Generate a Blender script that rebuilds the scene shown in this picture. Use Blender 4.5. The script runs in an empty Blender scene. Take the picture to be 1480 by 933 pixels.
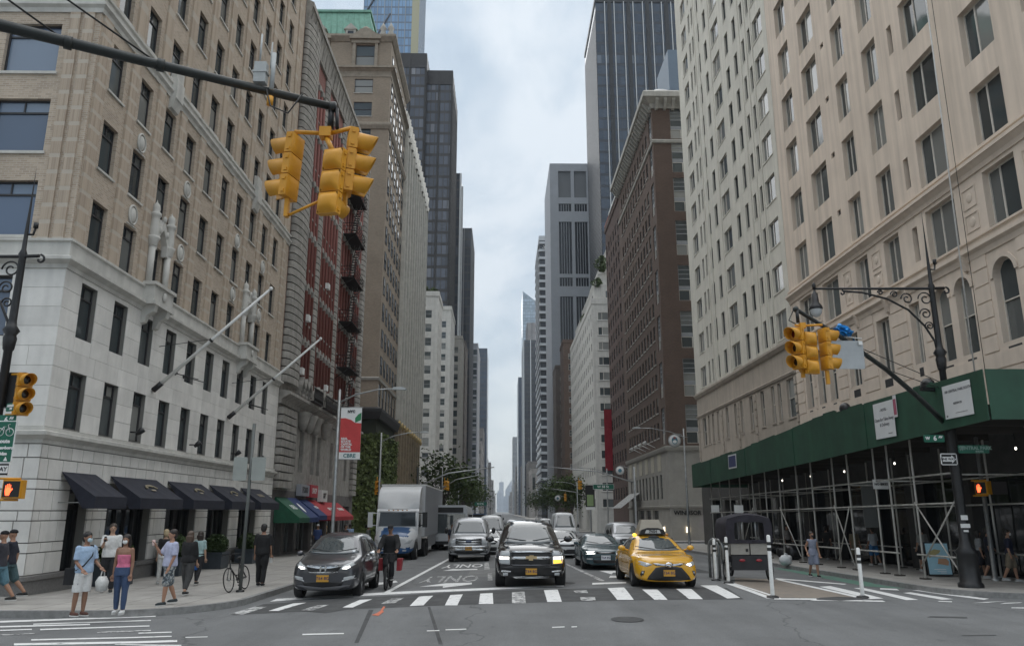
import bpy, bmesh, math, random
from mathutils import Matrix, Vector
random.seed(7)
PI = math.pi
S = bpy.context.scene
COL = S.collection
# ------------------------------------------------------------------ camera
CAM_F, CAM_H, CAM_P, CAM_Y = 1120.0, 2.3, math.atan(272/1120.0), math.atan(15/1120.0)
cam = bpy.data.cameras.new('camera'); cam.sensor_width = 36; cam.sensor_fit = 'HORIZONTAL'
cam.lens = 36*CAM_F/1480; cam.clip_end = 20000; cam.clip_start = .05
cam_o = bpy.data.objects.new('camera', cam); COL.objects.link(cam_o)
cam_o.location = (0, 0, CAM_H); cam_o.rotation_euler = (PI/2+CAM_P, 0, -CAM_Y)
S.camera = cam_o
# ------------------------------------------------------------------ world: overcast over a Nishita sky
SUN_EL, SUN_AZ = math.radians(72), math.radians(12)
W = bpy.data.worlds.new('World'); S.world = W; W.use_nodes = True
def world():
    nt = W.node_tree; N = nt.nodes; L = nt.links; N.clear()
    out = N.new('ShaderNodeOutputWorld'); bg = N.new('ShaderNodeBackground'); L.new(bg.outputs[0], out.inputs[0])
    sky = N.new('ShaderNodeTexSky'); sky.sky_type = 'NISHITA'; sky.sun_disc = False
    sky.sun_elevation = SUN_EL; sky.sun_rotation = SUN_AZ
    tc = N.new('ShaderNodeTexCoord'); sep = N.new('ShaderNodeSeparateXYZ'); L.new(tc.outputs['Generated'], sep.inputs[0])
    def math_(op, a, b=None, c=None):
        n = N.new('ShaderNodeMath'); n.operation = op
        for i, v in enumerate((a, b, c)):
            if v is None: continue
            if isinstance(v, (int, float)): n.inputs[i].default_value = v
            else: L.new(v, n.inputs[i])
        return n.outputs[0]
    z = math_('MAXIMUM', sep.outputs[2], 0.0)
    zz = math_('ADD', z, .30)
    u = math_('DIVIDE', sep.outputs[0], zz); v = math_('DIVIDE', sep.outputs[1], zz)
    cmb = N.new('ShaderNodeCombineXYZ'); L.new(u, cmb.inputs[0]); L.new(v, cmb.inputs[1])
    def noise(sc, det, rough, dist=0, off=0):
        m = N.new('ShaderNodeMapping'); m.inputs['Location'].default_value = (off, off*.7, 0); m.inputs['Scale'].default_value = (1.0, .62, 1)
        L.new(cmb.outputs[0], m.inputs[0])
        n = N.new('ShaderNodeTexNoise'); n.inputs['Scale'].default_value = sc; n.inputs['Detail'].default_value = det
        n.inputs['Roughness'].default_value = rough; n.inputs['Distortion'].default_value = dist; L.new(m.outputs[0], n.inputs[0]); return n.outputs[0]
    n1 = noise(1.7, 7, .55, .5, 3.3); n2 = noise(4.6, 6, .6, .3, 9.1)
    mixn = math_('ADD', math_('MULTIPLY', n1, .68), math_('MULTIPLY', n2, .32))
    rmp = N.new('ShaderNodeValToRGB'); L.new(mixn, rmp.inputs[0]); cr = rmp.color_ramp
    cr.elements[0].position = .41; cr.elements[0].color = (.195, .238, .285, 1)
    cr.elements[1].position = .585; cr.elements[1].color = (.385, .415, .437, 1)
    e = cr.elements.new(.495); e.color = (.272, .318, .360, 1)
    # warm pale band where the overcast thins towards the horizon
    hz = math_('POWER', math_('SUBTRACT', 1.0, math_('MINIMUM', math_('MULTIPLY', z, 3.2), 1.0)), 1.7)
    mh = N.new('ShaderNodeMix'); mh.data_type = 'RGBA'; L.new(math_('MULTIPLY', hz, .75), mh.inputs[0]); L.new(rmp.outputs[0], mh.inputs[6]); mh.inputs[7].default_value = (.53, .545, .515, 1)
    # overcast luminance: a little brighter towards the zenith
    lum = math_('ADD', .96, math_('MULTIPLY', z, .30))
    sc = N.new('ShaderNodeVectorMath'); sc.operation = 'SCALE'; L.new(mh.outputs[2], sc.inputs[0]); L.new(lum, sc.inputs['Scale'])
    ns = N.new('ShaderNodeVectorMath'); ns.operation = 'SCALE'; L.new(sky.outputs[0], ns.inputs[0]); ns.inputs['Scale'].default_value = .10
    mx = N.new('ShaderNodeMix'); mx.data_type = 'RGBA'; mx.inputs[0].default_value = .9
    L.new(ns.outputs[0], mx.inputs[6]); L.new(sc.outputs[0], mx.inputs[7]); L.new(mx.outputs[2], bg.inputs[0])
    bg.inputs[1].default_value = SKY_STR
SKY_STR = .93
world()
sl = bpy.data.lights.new('sun', 'SUN'); sl.energy = 1.5; sl.angle = math.radians(120); sl.color = (1, .96, .9)
so = bpy.data.objects.new('sun', sl); COL.objects.link(so)
so.rotation_euler = (PI/2-SUN_EL, 0, PI-SUN_AZ)   # high in the south, widely diffused by the overcast
so.location = (0, 0, 120)
vs = S.view_settings; vs.view_transform = 'Standard'; vs.look = 'None'; vs.gamma = 1; vs.exposure = 1.12; vs.use_curve_mapping = False
S.cycles.max_bounces = 6; S.cycles.diffuse_bounces = 3; S.cycles.glossy_bounces = 3; S.cycles.transmission_bounces = 4
S.cycles.volume_bounces = 0; S.cycles.use_adaptive_sampling = True; S.cycles.use_denoising = True
# ------------------------------------------------------------------ pixel -> place helpers
def ray(px, py):
    xc = (px-740)/CAM_F; yc = (466-py)/CAM_F
    d = (xc, math.cos(CAM_P)-yc*math.sin(CAM_P), math.sin(CAM_P)+yc*math.cos(CAM_P))
    c, s = math.cos(CAM_Y), math.sin(CAM_Y)
    return (d[0]*c+d[1]*s, -d[0]*s+d[1]*c, d[2])
SLOPE = .012
def gz(y): return -SLOPE*max(0., min(y, 150)-20)           # the avenue falls gently away from the junction
def crown(x, y):
    k = max(0., min(1., (y-10)/13.)); k = k*k*(3-2*k)
    return .25*k*max(0., 1-((x-3.15)/9.65)**2)              # the carriageway is cambered between its kerbs
def rz_(x, y): return gz(y)+crown(x, y)
def gp(px, py, h=0.):
    d = ray(px, py); z = h; camber = h == 0.
    for i in range(40):
        t = (z-CAM_H)/d[2]; z = h+(rz_(d[0]*t, d[1]*t) if camber else gz(d[1]*t))
    return Vector((d[0]*t, d[1]*t, z))
def atx(px, py, X):
    d = ray(px, py); t = X/d[0]; return Vector((X, d[1]*t, CAM_H+d[2]*t))
def aty(px, py, Y):
    d = ray(px, py); t = Y/d[1]; return Vector((d[0]*t, Y, CAM_H+d[2]*t))
# ------------------------------------------------------------------ materials
MATS = {}
def mat(name, col, rough=.8, metal=0., nscale=0., namt=0., rnd=0., bump=0., emit=None, estr=0., spec=.5, coat=0., alpha=1., trans=0., streak=0., coord='Object'):
    if name in MATS: return MATS[name]
    m = bpy.data.materials.new(name); m.use_nodes = True; nt = m.node_tree; N = nt.nodes; L = nt.links
    b = N['Principled BSDF']; b.inputs['Base Color'].default_value = (*col, 1); b.inputs['Roughness'].default_value = rough
    b.inputs['Metallic'].default_value = metal; b.inputs['Specular IOR Level'].default_value = spec
    if coat: b.inputs['Coat Weight'].default_value = coat; b.inputs['Coat Roughness'].default_value = .04
    if trans: b.inputs['Transmission Weight'].default_value = trans
    if emit: b.inputs['Emission Color'].default_value = (*emit, 1); b.inputs['Emission Strength'].default_value = estr
    if alpha < 1: b.inputs['Alpha'].default_value = alpha
    val = None
    def mul(a, c):
        n = N.new('ShaderNodeMath'); n.operation = 'MULTIPLY'
        L.new(a, n.inputs[0]); L.new(c, n.inputs[1]) if not isinstance(c, float) else setattr(n.inputs[1], 'default_value', c); return n.outputs[0]
    def rng(a, lo, hi, f0=.3, f1=.7):
        n = N.new('ShaderNodeMapRange'); L.new(a, n.inputs[0]); n.inputs[1].default_value = f0; n.inputs[2].default_value = f1; n.inputs[3].default_value = lo; n.inputs[4].default_value = hi; return n.outputs[0]
    tc = N.new('ShaderNodeTexCoord'); nz = None
    if nscale:
        src = N.new('ShaderNodeNewGeometry').outputs['Position'] if coord == 'World' else tc.outputs[coord]
        t = N.new('ShaderNodeTexNoise'); t.inputs['Scale'].default_value = nscale; t.inputs['Detail'].default_value = 6; t.inputs['Roughness'].default_value = .62
        L.new(src, t.inputs[0]); nz = t.outputs[0]; val = rng(nz, 1-namt, 1+namt)
        if streak:
            mp = N.new('ShaderNodeMapping'); mp.inputs['Scale'].default_value = (2.2, 2.2, .10); L.new(src, mp.inputs[0])
            t2 = N.new('ShaderNodeTexNoise'); t2.inputs['Scale'].default_value = 1.3; t2.inputs['Detail'].default_value = 4; L.new(mp.outputs[0], t2.inputs[0])
            val = mul(val, rng(t2.outputs[0], 1-streak, 1+streak*.5))
    if rnd:
        oi = N.new('ShaderNodeObjectInfo'); r = rng(oi.outputs['Random'], 1-rnd, 1+rnd, 0, 1); val = mul(val, r) if val else r
    if val:
        mx = N.new('ShaderNodeVectorMath'); mx.operation = 'SCALE'; mx.inputs[0].default_value = col; L.new(val, mx.inputs['Scale']); L.new(mx.outputs[0], b.inputs['Base Color'])
    if bump and nz:
        bp = N.new('ShaderNodeBump'); bp.inputs['Strength'].default_value = bump; bp.inputs['Distance'].default_value = .02; L.new(nz, bp.inputs['Height']); L.new(bp.outputs[0], b.inputs['Normal'])
    MATS[name] = m; return m
def brick_mat(name, c1, c2, mortar, bw=.22, bh=.075, msize=.012, big=.12, rough=.9):
    """running-bond brick in the wall's own u/z plane"""
    if name in MATS: return MATS[name]
    m = mat(name, c1, rough); nt = m.node_tree; N = nt.nodes; L = nt.links; b = N['Principled BSDF']
    tc = N.new('ShaderNodeTexCoord'); sp = N.new('ShaderNodeSeparateXYZ'); L.new(tc.outputs['Object'], sp.inputs[0])
    add = N.new('ShaderNodeMath'); add.operation = 'ADD'; L.new(sp.outputs[0], add.inputs[0]); L.new(sp.outputs[1], add.inputs[1])
    cb = N.new('ShaderNodeCombineXYZ'); L.new(add.outputs[0], cb.inputs[0]); L.new(sp.outputs[2], cb.inputs[1])
    br = N.new('ShaderNodeTexBrick'); L.new(cb.outputs[0], br.inputs[0])
    br.inputs['Color1'].default_value = (*c1, 1); br.inputs['Color2'].default_value = (*c2, 1); br.inputs['Mortar'].default_value = (*mortar, 1)
    br.inputs['Scale'].default_value = 1; br.inputs['Mortar Size'].default_value = msize; br.inputs['Brick Width'].default_value = bw; br.inputs['Row Height'].default_value = bh; br.inputs['Mortar Smooth'].default_value = .3
    t = N.new('ShaderNodeTexNoise'); t.inputs['Scale'].default_value = .5; t.inputs['Detail'].default_value = 5; L.new(tc.outputs['Object'], t.inputs[0])
    mr = N.new('ShaderNodeMapRange'); L.new(t.outputs[0], mr.inputs[0]); mr.inputs[1].default_value = .3; mr.inputs[2].default_value = .7; mr.inputs[3].default_value = 1-big; mr.inputs[4].default_value = 1+big
    sc = N.new('ShaderNodeVectorMath'); sc.operation = 'SCALE'; L.new(br.outputs[0], sc.inputs[0]); L.new(mr.outputs[0], sc.inputs['Scale']); L.new(sc.outputs[0], b.inputs['Base Color'])
    bp = N.new('ShaderNodeBump'); bp.inputs['Strength'].default_value = .35; bp.inputs['Distance'].default_value = .01; bp.invert = True; L.new(br.outputs['Fac'], bp.inputs['Height']); L.new(bp.outputs[0], b.inputs['Normal'])
    return m
def glass_mat(name, c_dark, c_light, p_light=.25, rough=.06, spec=.6, tint=None):
    """window glass seen from outside in daylight: dark room or drawn blind behind a reflecting pane"""
    if name in MATS: return MATS[name]
    m = mat(name, c_dark, rough, spec=spec); nt = m.node_tree; N = nt.nodes; L = nt.links; b = N['Principled BSDF']
    oi = N.new('ShaderNodeObjectInfo'); r = N.new('ShaderNodeValToRGB'); L.new(oi.outputs['Random'], r.inputs[0]); cr = r.color_ramp
    cr.elements[0].position = 0; cr.elements[0].color = (*c_dark, 1); cr.elements[1].position = 1; cr.elements[1].color = (*c_light, 1)
    e = cr.elements.new(1-p_light); e.color = (*[a*1.6 for a in c_dark], 1)
    L.new(r.outputs[0], b.inputs['Base Color']); b.inputs['IOR'].default_value = 1.6
    g = N.new('ShaderNodeNewGeometry'); t = N.new('ShaderNodeTexNoise'); t.inputs['Scale'].default_value = .7; L.new(g.outputs['Position'], t.inputs[0])
    bp = N.new('ShaderNodeBump'); bp.inputs['Strength'].default_value = .08; bp.inputs['Distance'].default_value = .05; L.new(t.outputs[0], bp.inputs['Height']); L.new(bp.outputs[0], b.inputs['Normal'])
    return m
# ------------------------------------------------------------------ mesh builder
class MB:
    def __init__(s): s.v = []; s.f = []; s.m = []; s.sm = []
    def add(s, vs, fs, mi=0, smooth=False):
        o = len(s.v); s.v += [tuple(v) for v in vs]; s.f += [tuple(o+i for i in f) for f in fs]; s.m += [mi]*len(fs); s.sm += [smooth]*len(fs); return s
    def quad(s, a, b, c, d, mi=0): return s.add([a, b, c, d], [(0, 1, 2, 3)], mi)
    def box(s, x0, x1, y0, y1, z0, z1, mi=0):
        return s.add([(x0,y0,z0),(x1,y0,z0),(x1,y1,z0),(x0,y1,z0),(x0,y0,z1),(x1,y0,z1),(x1,y1,z1),(x0,y1,z1)],
                     [(0,3,2,1),(4,5,6,7),(0,1,5,4),(1,2,6,5),(2,3,7,6),(3,0,4,7)], mi)
    def obox(s, M, dx, dy, dz, mi=0):      # box centred on matrix
        P = [M @ Vector((x*dx/2, y*dy/2, z*dz/2)) for z in (-1,1) for x, y in ((-1,-1),(1,-1),(1,1),(-1,1))]
        return s.add(P, [(0,3,2,1),(4,5,6,7),(0,1,5,4),(1,2,6,5),(2,3,7,6),(3,0,4,7)], mi)
    def prism(s, poly, axis, a0, a1, mi=0, smooth=False):
        """poly: 2-D points; axis 'x','y','z' along which it is extruded from a0 to a1"""
        def P(p, a):
            return {'x': (a, p[0], p[1]), 'y': (p[0], a, p[1]), 'z': (p[0], p[1], a)}[axis]
        n = len(poly); vs = [P(p, a0) for p in poly]+[P(p, a1) for p in poly]
        fs = [tuple(range(n))[::-1], tuple(range(n, 2*n))]
        s.add(vs, fs, mi); return s.add(vs, [(i, (i+1) % n, n+(i+1) % n, n+i) for i in range(n)], mi, smooth)
    def tube(s, path, r, n=8, mi=0, caps=True, smooth=True, sx=1.):
        path = [Vector(p) for p in path]; k = len(path)
        rs = r if isinstance(r, (list, tuple)) else [r]*k
        vs = []; up = None
        for i, p in enumerate(path):
            t = (path[min(i+1, k-1)]-path[max(i-1, 0)]); t = t.normalized() if t.length > 1e-9 else Vector((0, 0, 1))
            if up is None:
                up = Vector((0, 0, 1)) if abs(t.z) < .95 else Vector((1, 0, 0))
            a = t.cross(up); a = a.normalized() if a.length > 1e-6 else t.orthogonal().normalized(); up = a.cross(t).normalized()
            for j in range(n):
                q = 2*PI*j/n; vs.append(p+a*math.cos(q)*rs[i]*sx+up*math.sin(q)*rs[i])
        fs = [(i*n+j, i*n+(j+1) % n, (i+1)*n+(j+1) % n, (i+1)*n+j) for i in range(k-1) for j in range(n)]
        s.add(vs, fs, mi, smooth)
        if caps:
            o = len(s.v)-len(vs)
            s.f += [tuple(o+j for j in range(n))[::-1], tuple(o+(k-1)*n+j for j in range(n))]; s.m += [mi]*2; s.sm += [False]*2
        return s
    def lathe(s, prof, n=16, M=None, mi=0, smooth=True, a0=0., a1=2*PI):
        """prof: (r, z) points turned about local z"""
        M = M or Matrix(); full = abs(a1-a0-2*PI) < 1e-6; k = n if full else n+1
        vs = [M @ Vector((r*math.cos(a0+(a1-a0)*j/n), r*math.sin(a0+(a1-a0)*j/n), z)) for r, z in prof for j in range(k)]
        fs = [(i*k+j, i*k+(j+1) % k, (i+1)*k+(j+1) % k, (i+1)*k+j) for i in range(len(prof)-1) for j in range(n)]
        return s.add(vs, fs, mi, smooth)
    def blob(s, c, rx, ry, rz, nu=12, nv=8, mi=0, M=None):
        vs = []; M = M or Matrix()
        for i in range(nv+1):
            t = PI*i/nv
            for j in range(nu):
                p = 2*PI*j/nu; vs.append(M @ Vector((c[0]+rx*math.sin(t)*math.cos(p), c[1]+ry*math.sin(t)*math.sin(p), c[2]+rz*math.cos(t))))
        fs = [(i*nu+j, (i+1)*nu+j, (i+1)*nu+(j+1) % nu, i*nu+(j+1) % nu) for i in range(nv) for j in range(nu)]
        return s.add(vs, fs, mi, True)
    def mesh(s, name, mats):
        me = bpy.data.meshes.new(name); me.from_pydata(s.v, [], s.f)
        for m in (mats if isinstance(mats, (list, tuple)) else [mats]): me.materials.append(m)
        me.polygons.foreach_set('material_index', s.m); me.polygons.foreach_set('use_smooth', s.sm); me.update(); return me
    def build(s, name, mats, parent=None, M=None, **kw): return place(name, s.mesh(name, mats), parent, M, **kw)
def place(name, me, parent=None, M=None, label=None, cat=None, group=None, kind=None):
    """link a mesh; M is in the parent's own frame"""
    o = bpy.data.objects.new(name, me); COL.objects.link(o)
    if parent is not None: o.parent = parent
    if M is not None: o.matrix_basis = M
    return tag(o, label, cat, group, kind)
def tag(o, label=None, cat=None, group=None, kind=None):
    for k, v in (('label', label), ('category', cat), ('group', group), ('kind', kind)):
        if v: o[k] = v
    return o
def thing(name, label, cat, loc=(0, 0, 0), rz=0., group=None):
    o = bpy.data.objects.new(name, None); COL.objects.link(o); o.location = loc; o.rotation_euler = (0, 0, rz); o.empty_display_size = .2
    return tag(o, label, cat, group)
def kids(o): return KIDS.get(o.name, [])
def copy_tree(o, parent=None, loc=None, rz=None, label=None, group=None):
    c = o.copy(); COL.objects.link(c); c.parent = parent
    if loc is not None: c.location = loc
    if rz is not None: c.rotation_euler = (0, 0, rz)
    if label: c['label'] = label
    if group: c['group'] = group
    for ch in list(o.children): copy_tree(ch, c)
    return c
def T(x=0, y=0, z=0): return Matrix.Translation((x, y, z))
def RZ(a): return Matrix.Rotation(a, 4, 'Z')
def RX(a): return Matrix.Rotation(a, 4, 'X')
def RY(a): return Matrix.Rotation(a, 4, 'Y')
def SC(x, y, z): return Matrix.Diagonal((x, y, z, 1))
TXT = {}
def text_mesh(txt, size, m, align='CENTER', ext=.004, bold=0., sx=1.):
    """flat lettering in the local x/z plane, reading along +x, facing -y"""
    key = (txt, size, m.name, align, bold, sx)
    if key in TXT: return TXT[key]
    cu = bpy.data.curves.new('lettering', 'FONT'); cu.body = txt; cu.size = size; cu.align_x = align; cu.align_y = 'CENTER'; cu.extrude = ext; cu.offset = bold; cu.resolution_u = 2
    o = bpy.data.objects.new('lettering_tmp', cu); me = bpy.data.meshes.new_from_object(o)
    bpy.data.objects.remove(o); bpy.data.curves.remove(cu)
    me.transform(RX(PI/2) @ SC(sx, 1, 1)); me.materials.clear(); me.materials.append(m); me.name = 'lettering'; TXT[key] = me
    return me
CUBE = None
def cube_mesh(m):
    k = 'cube_'+m.name
    if k not in TXT:
        TXT[k] = MB().box(0, 1, 0, 1, 0, 1).mesh('block', m)
    return TXT[k]
def boxobj(name, m, parent, x0, x1, y0, y1, z0, z1, F=None, **kw):
    """a box part that shares one unit-cube mesh"""
    M = T(x0, y0, z0) @ SC(x1-x0, y1-y0, z1-z0)
    return place(name, cube_mesh(m), parent, (F @ M) if F is not None else M, **kw)
# ------------------------------------------------------------------ palette
limestone = mat('limestone', (.72, .705, .67), .85, nscale=1.3, namt=.10, rnd=.07, bump=.15, streak=.10, coord='World')
limestone_trim = mat('limestone_trim', (.56, .55, .515), .85, nscale=1.1, namt=.14, bump=.2, streak=.14, coord='World')
granite = mat('granite', (.17, .165, .16), .55, nscale=22, namt=.25)
hotel_brick = brick_mat('hotel_brick', (.50, .41, .32), (.37, .295, .23), (.50, .445, .375), .21, .07, .010)
tan_stucco = mat('tan_stucco', (.69, .585, .485), .9, nscale=.55, namt=.07, bump=.1, streak=.17, coord='World')
tan_stone = mat('tan_stone', (.68, .58, .485), .88, nscale=.9, namt=.08, rnd=.04, bump=.12, streak=.08, coord='World')
grey_stucco = mat('grey_stucco', (.63, .605, .53), .9, nscale=.7, namt=.08, bump=.12, streak=.12, coord='World')
beige_stone = mat('beige_stone', (.43, .375, .315), .9, nscale=.8, namt=.12, bump=.15, streak=.12, coord='World')
black_metal = mat('black_metal', (.012, .012, .013), .4, nscale=9, namt=.3)
dark_frame = mat('dark_frame', (.035, .035, .038), .45, nscale=3, namt=.2)
white_frame = mat('white_frame', (.62, .58, .52), .6, nscale=4, namt=.12)
win_glass = glass_mat('window_glass', (.038, .047, .050), (.30, .30, .28), .45)
sky_painted_glass = glass_mat('sky_painted_glass', (.085, .115, .17), (.20, .26, .34), .5)  # the sky's reflection in the north windows is painted into the pane colour
dark_glass = glass_mat('dark_glass', (.008, .010, .012), (.03, .034, .038), .3)
steel = mat('galvanised_steel', (.34, .35, .35), .42, metal=.75, nscale=7, namt=.2)
grey_paint = mat('grey_paint', (.30, .31, .31), .5, nscale=5, namt=.12)
white_paint = mat('white_paint', (.74, .74, .72), .5, nscale=5, namt=.08)
# ------------------------------------------------------------------ ground
XL, XR = -12.8, 17.5            # building lines of the avenue
KL, KR = -6.5, 12.8             # kerbs of the avenue
CN = 19.6                       # kerb of the cross street (far side)
def asphalt_mat():
    m = mat('asphalt', (.1, .1, .1), .86, spec=.35); nt = m.node_tree; N = nt.nodes; L = nt.links; b = N['Principled BSDF']
    g = N.new('ShaderNodeNewGeometry')
    def noise(sc, det=5, sx=1., sy=1.):
        mp = N.new('ShaderNodeMapping'); mp.inputs['Scale'].default_value = (sx, sy, 1); L.new(g.outputs['Position'], mp.inputs[0])
        n = N.new('ShaderNodeTexNoise'); n.inputs['Scale'].default_value = sc; n.inputs['Detail'].default_value = det; n.inputs['Roughness'].default_value = .65; L.new(mp.outputs[0], n.inputs[0]); return n.outputs[0]
    def ramp(a, p0, c0, p1, c1):
        n = N.new('ShaderNodeMapRange'); L.new(a, n.inputs[0]); n.inputs[1].default_value = p0; n.inputs[2].default_value = p1; n.inputs[3].default_value = c0; n.inputs[4].default_value = c1; return n.outputs[0]
    def mul(a, c):
        n = N.new('ShaderNodeMath'); n.operation = 'MULTIPLY'; L.new(a, n.inputs[0]); L.new(c, n.inputs[1]); return n.outputs[0]
    v = mul(ramp(noise(.35, 6), .3, .82, .7, 1.16), ramp(noise(45, 3), .25, .72, .75, 1.25))
    v = mul(v, ramp(noise(1.0, 5, .9, .09), .35, .86, .7, 1.1))          # tracks along the lanes
    v = mul(v, ramp(noise(2.6, 6), .62, 1., .78, .62))                    # oil and patch stains
    vo = N.new('ShaderNodeTexVoronoi'); vo.feature = 'DISTANCE_TO_EDGE'; vo.inputs['Scale'].default_value = .13; dm = N.new('ShaderNodeVectorMath'); dm.operation = 'ADD'; L.new(g.outputs['Position'], dm.inputs[0]); nn = N.new('ShaderNodeTexNoise'); nn.inputs['Scale'].default_value = 1.3; nn.inputs['Detail'].default_value = 5; L.new(g.outputs['Position'], nn.inputs[0]); L.new(nn.outputs['Color'], dm.inputs[1]); L.new(dm.outputs[0], vo.inputs[0])
    v = mul(v, ramp(vo.outputs['Distance'], .0015, .68, .005, 1.))       # sealed cracks
    sc = N.new('ShaderNodeVectorMath'); sc.operation = 'SCALE'; sc.inputs[0].default_value = (.160, .164, .166); L.new(v, sc.inputs['Scale']); L.new(sc.outputs[0], b.inputs['Base Color'])
    bp = N.new('ShaderNodeBump'); bp.inputs['Strength'].default_value = .5; bp.inputs['Distance'].default_value = .01; L.new(noise(60, 3), bp.inputs['Height']); L.new(bp.outputs[0], b.inputs['Normal'])
    return m
asphalt = asphalt_mat()
patch = mat('asphalt_patch', (.062, .063, .064), .9, nscale=3, namt=.3, coord='World', bump=.2)
concrete_flag = mat('concrete_pavement', (.35, .335, .31), .9, nscale=1.2, namt=.18, bump=.15, coord='World')
def flag_joints():
    nt = concrete_flag.node_tree; N = nt.nodes; L = nt.links; b = N['Principled BSDF']; src = b.inputs['Base Color'].links[0].from_socket
    g = N.new('ShaderNodeNewGeometry'); br = N.new('ShaderNodeTexBrick'); L.new(g.outputs['Position'], br.inputs[0]); br.offset = 0
    br.inputs['Scale'].default_value = 1; br.inputs['Brick Width'].default_value = 1.52; br.inputs['Row Height'].default_value = 1.52; br.inputs['Mortar Size'].default_value = .014
    br.inputs['Color1'].default_value = (1, 1, 1, 1); br.inputs['Color2'].default_value = (.90, .90, .91, 1); br.inputs['Mortar'].default_value = (.42, .42, .42, 1)
    mx = N.new('ShaderNodeVectorMath'); mx.operation = 'MULTIPLY'; L.new(src, mx.inputs[0]); L.new(br.outputs[0], mx.inputs[1]); L.new(mx.outputs[0], b.inputs['Base Color'])
    # trodden gum spots
    v = N.new('ShaderNodeTexVoronoi'); v.inputs['Scale'].default_value = 2.3; L.new(g.outputs['Position'], v.inputs[0])
    r = N.new('ShaderNodeMapRange'); L.new(v.outputs['Distance'], r.inputs[0]); r.inputs[1].default_value = .05; r.inputs[2].default_value = .09; r.inputs[3].default_value = .5; r.inputs[4].default_value = 1
    m2 = N.new('ShaderNodeVectorMath'); m2.operation = 'SCALE'; L.new(mx.outputs[0], m2.inputs[0]); L.new(r.outputs[0], m2.inputs['Scale']); L.new(m2.outputs[0], b.inputs['Base Color'])
flag_joints()
kerb_stone = mat('kerb_stone', (.22, .22, .215), .8, nscale=6, namt=.25, bump=.2, coord='World')
def worn_paint(name, col, lo=.42, hi=.60, sc=5.):
    m = mat(name, col, .75); nt = m.node_tree; N = nt.nodes; L = nt.links; b = N['Principled BSDF']
    g = N.new('ShaderNodeNewGeometry'); t = N.new('ShaderNodeTexNoise'); t.inputs['Scale'].default_value = sc; t.inputs['Detail'].default_value = 9; t.inputs['Roughness'].default_value = .72; L.new(g.outputs['Position'], t.inputs[0])
    r = N.new('ShaderNodeValToRGB'); L.new(t.outputs[0], r.inputs[0]); r.color_ramp.elements[0].position = lo; r.color_ramp.elements[0].color = (.12, .122, .122, 1); r.color_ramp.elements[1].position = hi; r.color_ramp.elements[1].color = (*col, 1)
    L.new(r.outputs[0], b.inputs['Base Color']); return m
road_white = worn_paint('road_paint', (.72, .72, .71), .30, .44)
road_worn = worn_paint('road_paint_worn', (.58, .58, .57), .44, .56)
bike_green = worn_paint('bike_lane_green', (.09, .20, .15), .32, .5, 3)
road_tan = worn_paint('tan_epoxy', (.235, .20, .165), .25, .5, 4)
def sheet(name, x0, x1, ys, h, m, parent=None, kind='structure', xs=None):
    b = MB()
    for ya, yb in zip(ys, ys[1:]):
        b.quad((x0, ya, gz(ya)+h), (x1, ya, gz(ya)+h), (x1, yb, gz(yb)+h), (x0, yb, gz(yb)+h))
    o = b.build(name, m, parent)
    if parent is None: tag(o, kind=kind)
    return o
earth = mat('earth', (.12, .118, .11), .95, nscale=.02, namt=.2)
gr = MB(); E_ = 6500
for ya, yb in ((-400, 20), (20, 150), (150, E_)):
    gr.quad((-E_, ya, gz(ya)-.06), (E_, ya, gz(ya)-.06), (E_, yb, gz(yb)-.06), (-E_, yb, gz(yb)-.06))
tag(gr.build('ground', earth), kind='structure')
def cambered(name, xs, ys, m):
    b = MB()
    for xa, xb in zip(xs, xs[1:]):
        for ya, yb in zip(ys, ys[1:]):
            b.add([(xa, ya, rz_(xa, ya)), (xb, ya, rz_(xb, ya)), (xb, yb, rz_(xb, yb)), (xa, yb, rz_(xa, yb))], [(0, 1, 2, 3)], 0, True)
    return b.build(name, m, kind='structure')
XS = [KL-.2+(KR-KL+.4)*i/30 for i in range(31)]
road = cambered('road', [-160, -60]+XS+[60, 160], [-30, 0]+[10+.8*i for i in range(13)]+[20], asphalt)
avenue = cambered('avenue', [-60]+XS+[60], [20, 21, 22, 23, 24, 30, 40, 60, 80, 100, 125, 150, 400, 2600], asphalt)
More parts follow.
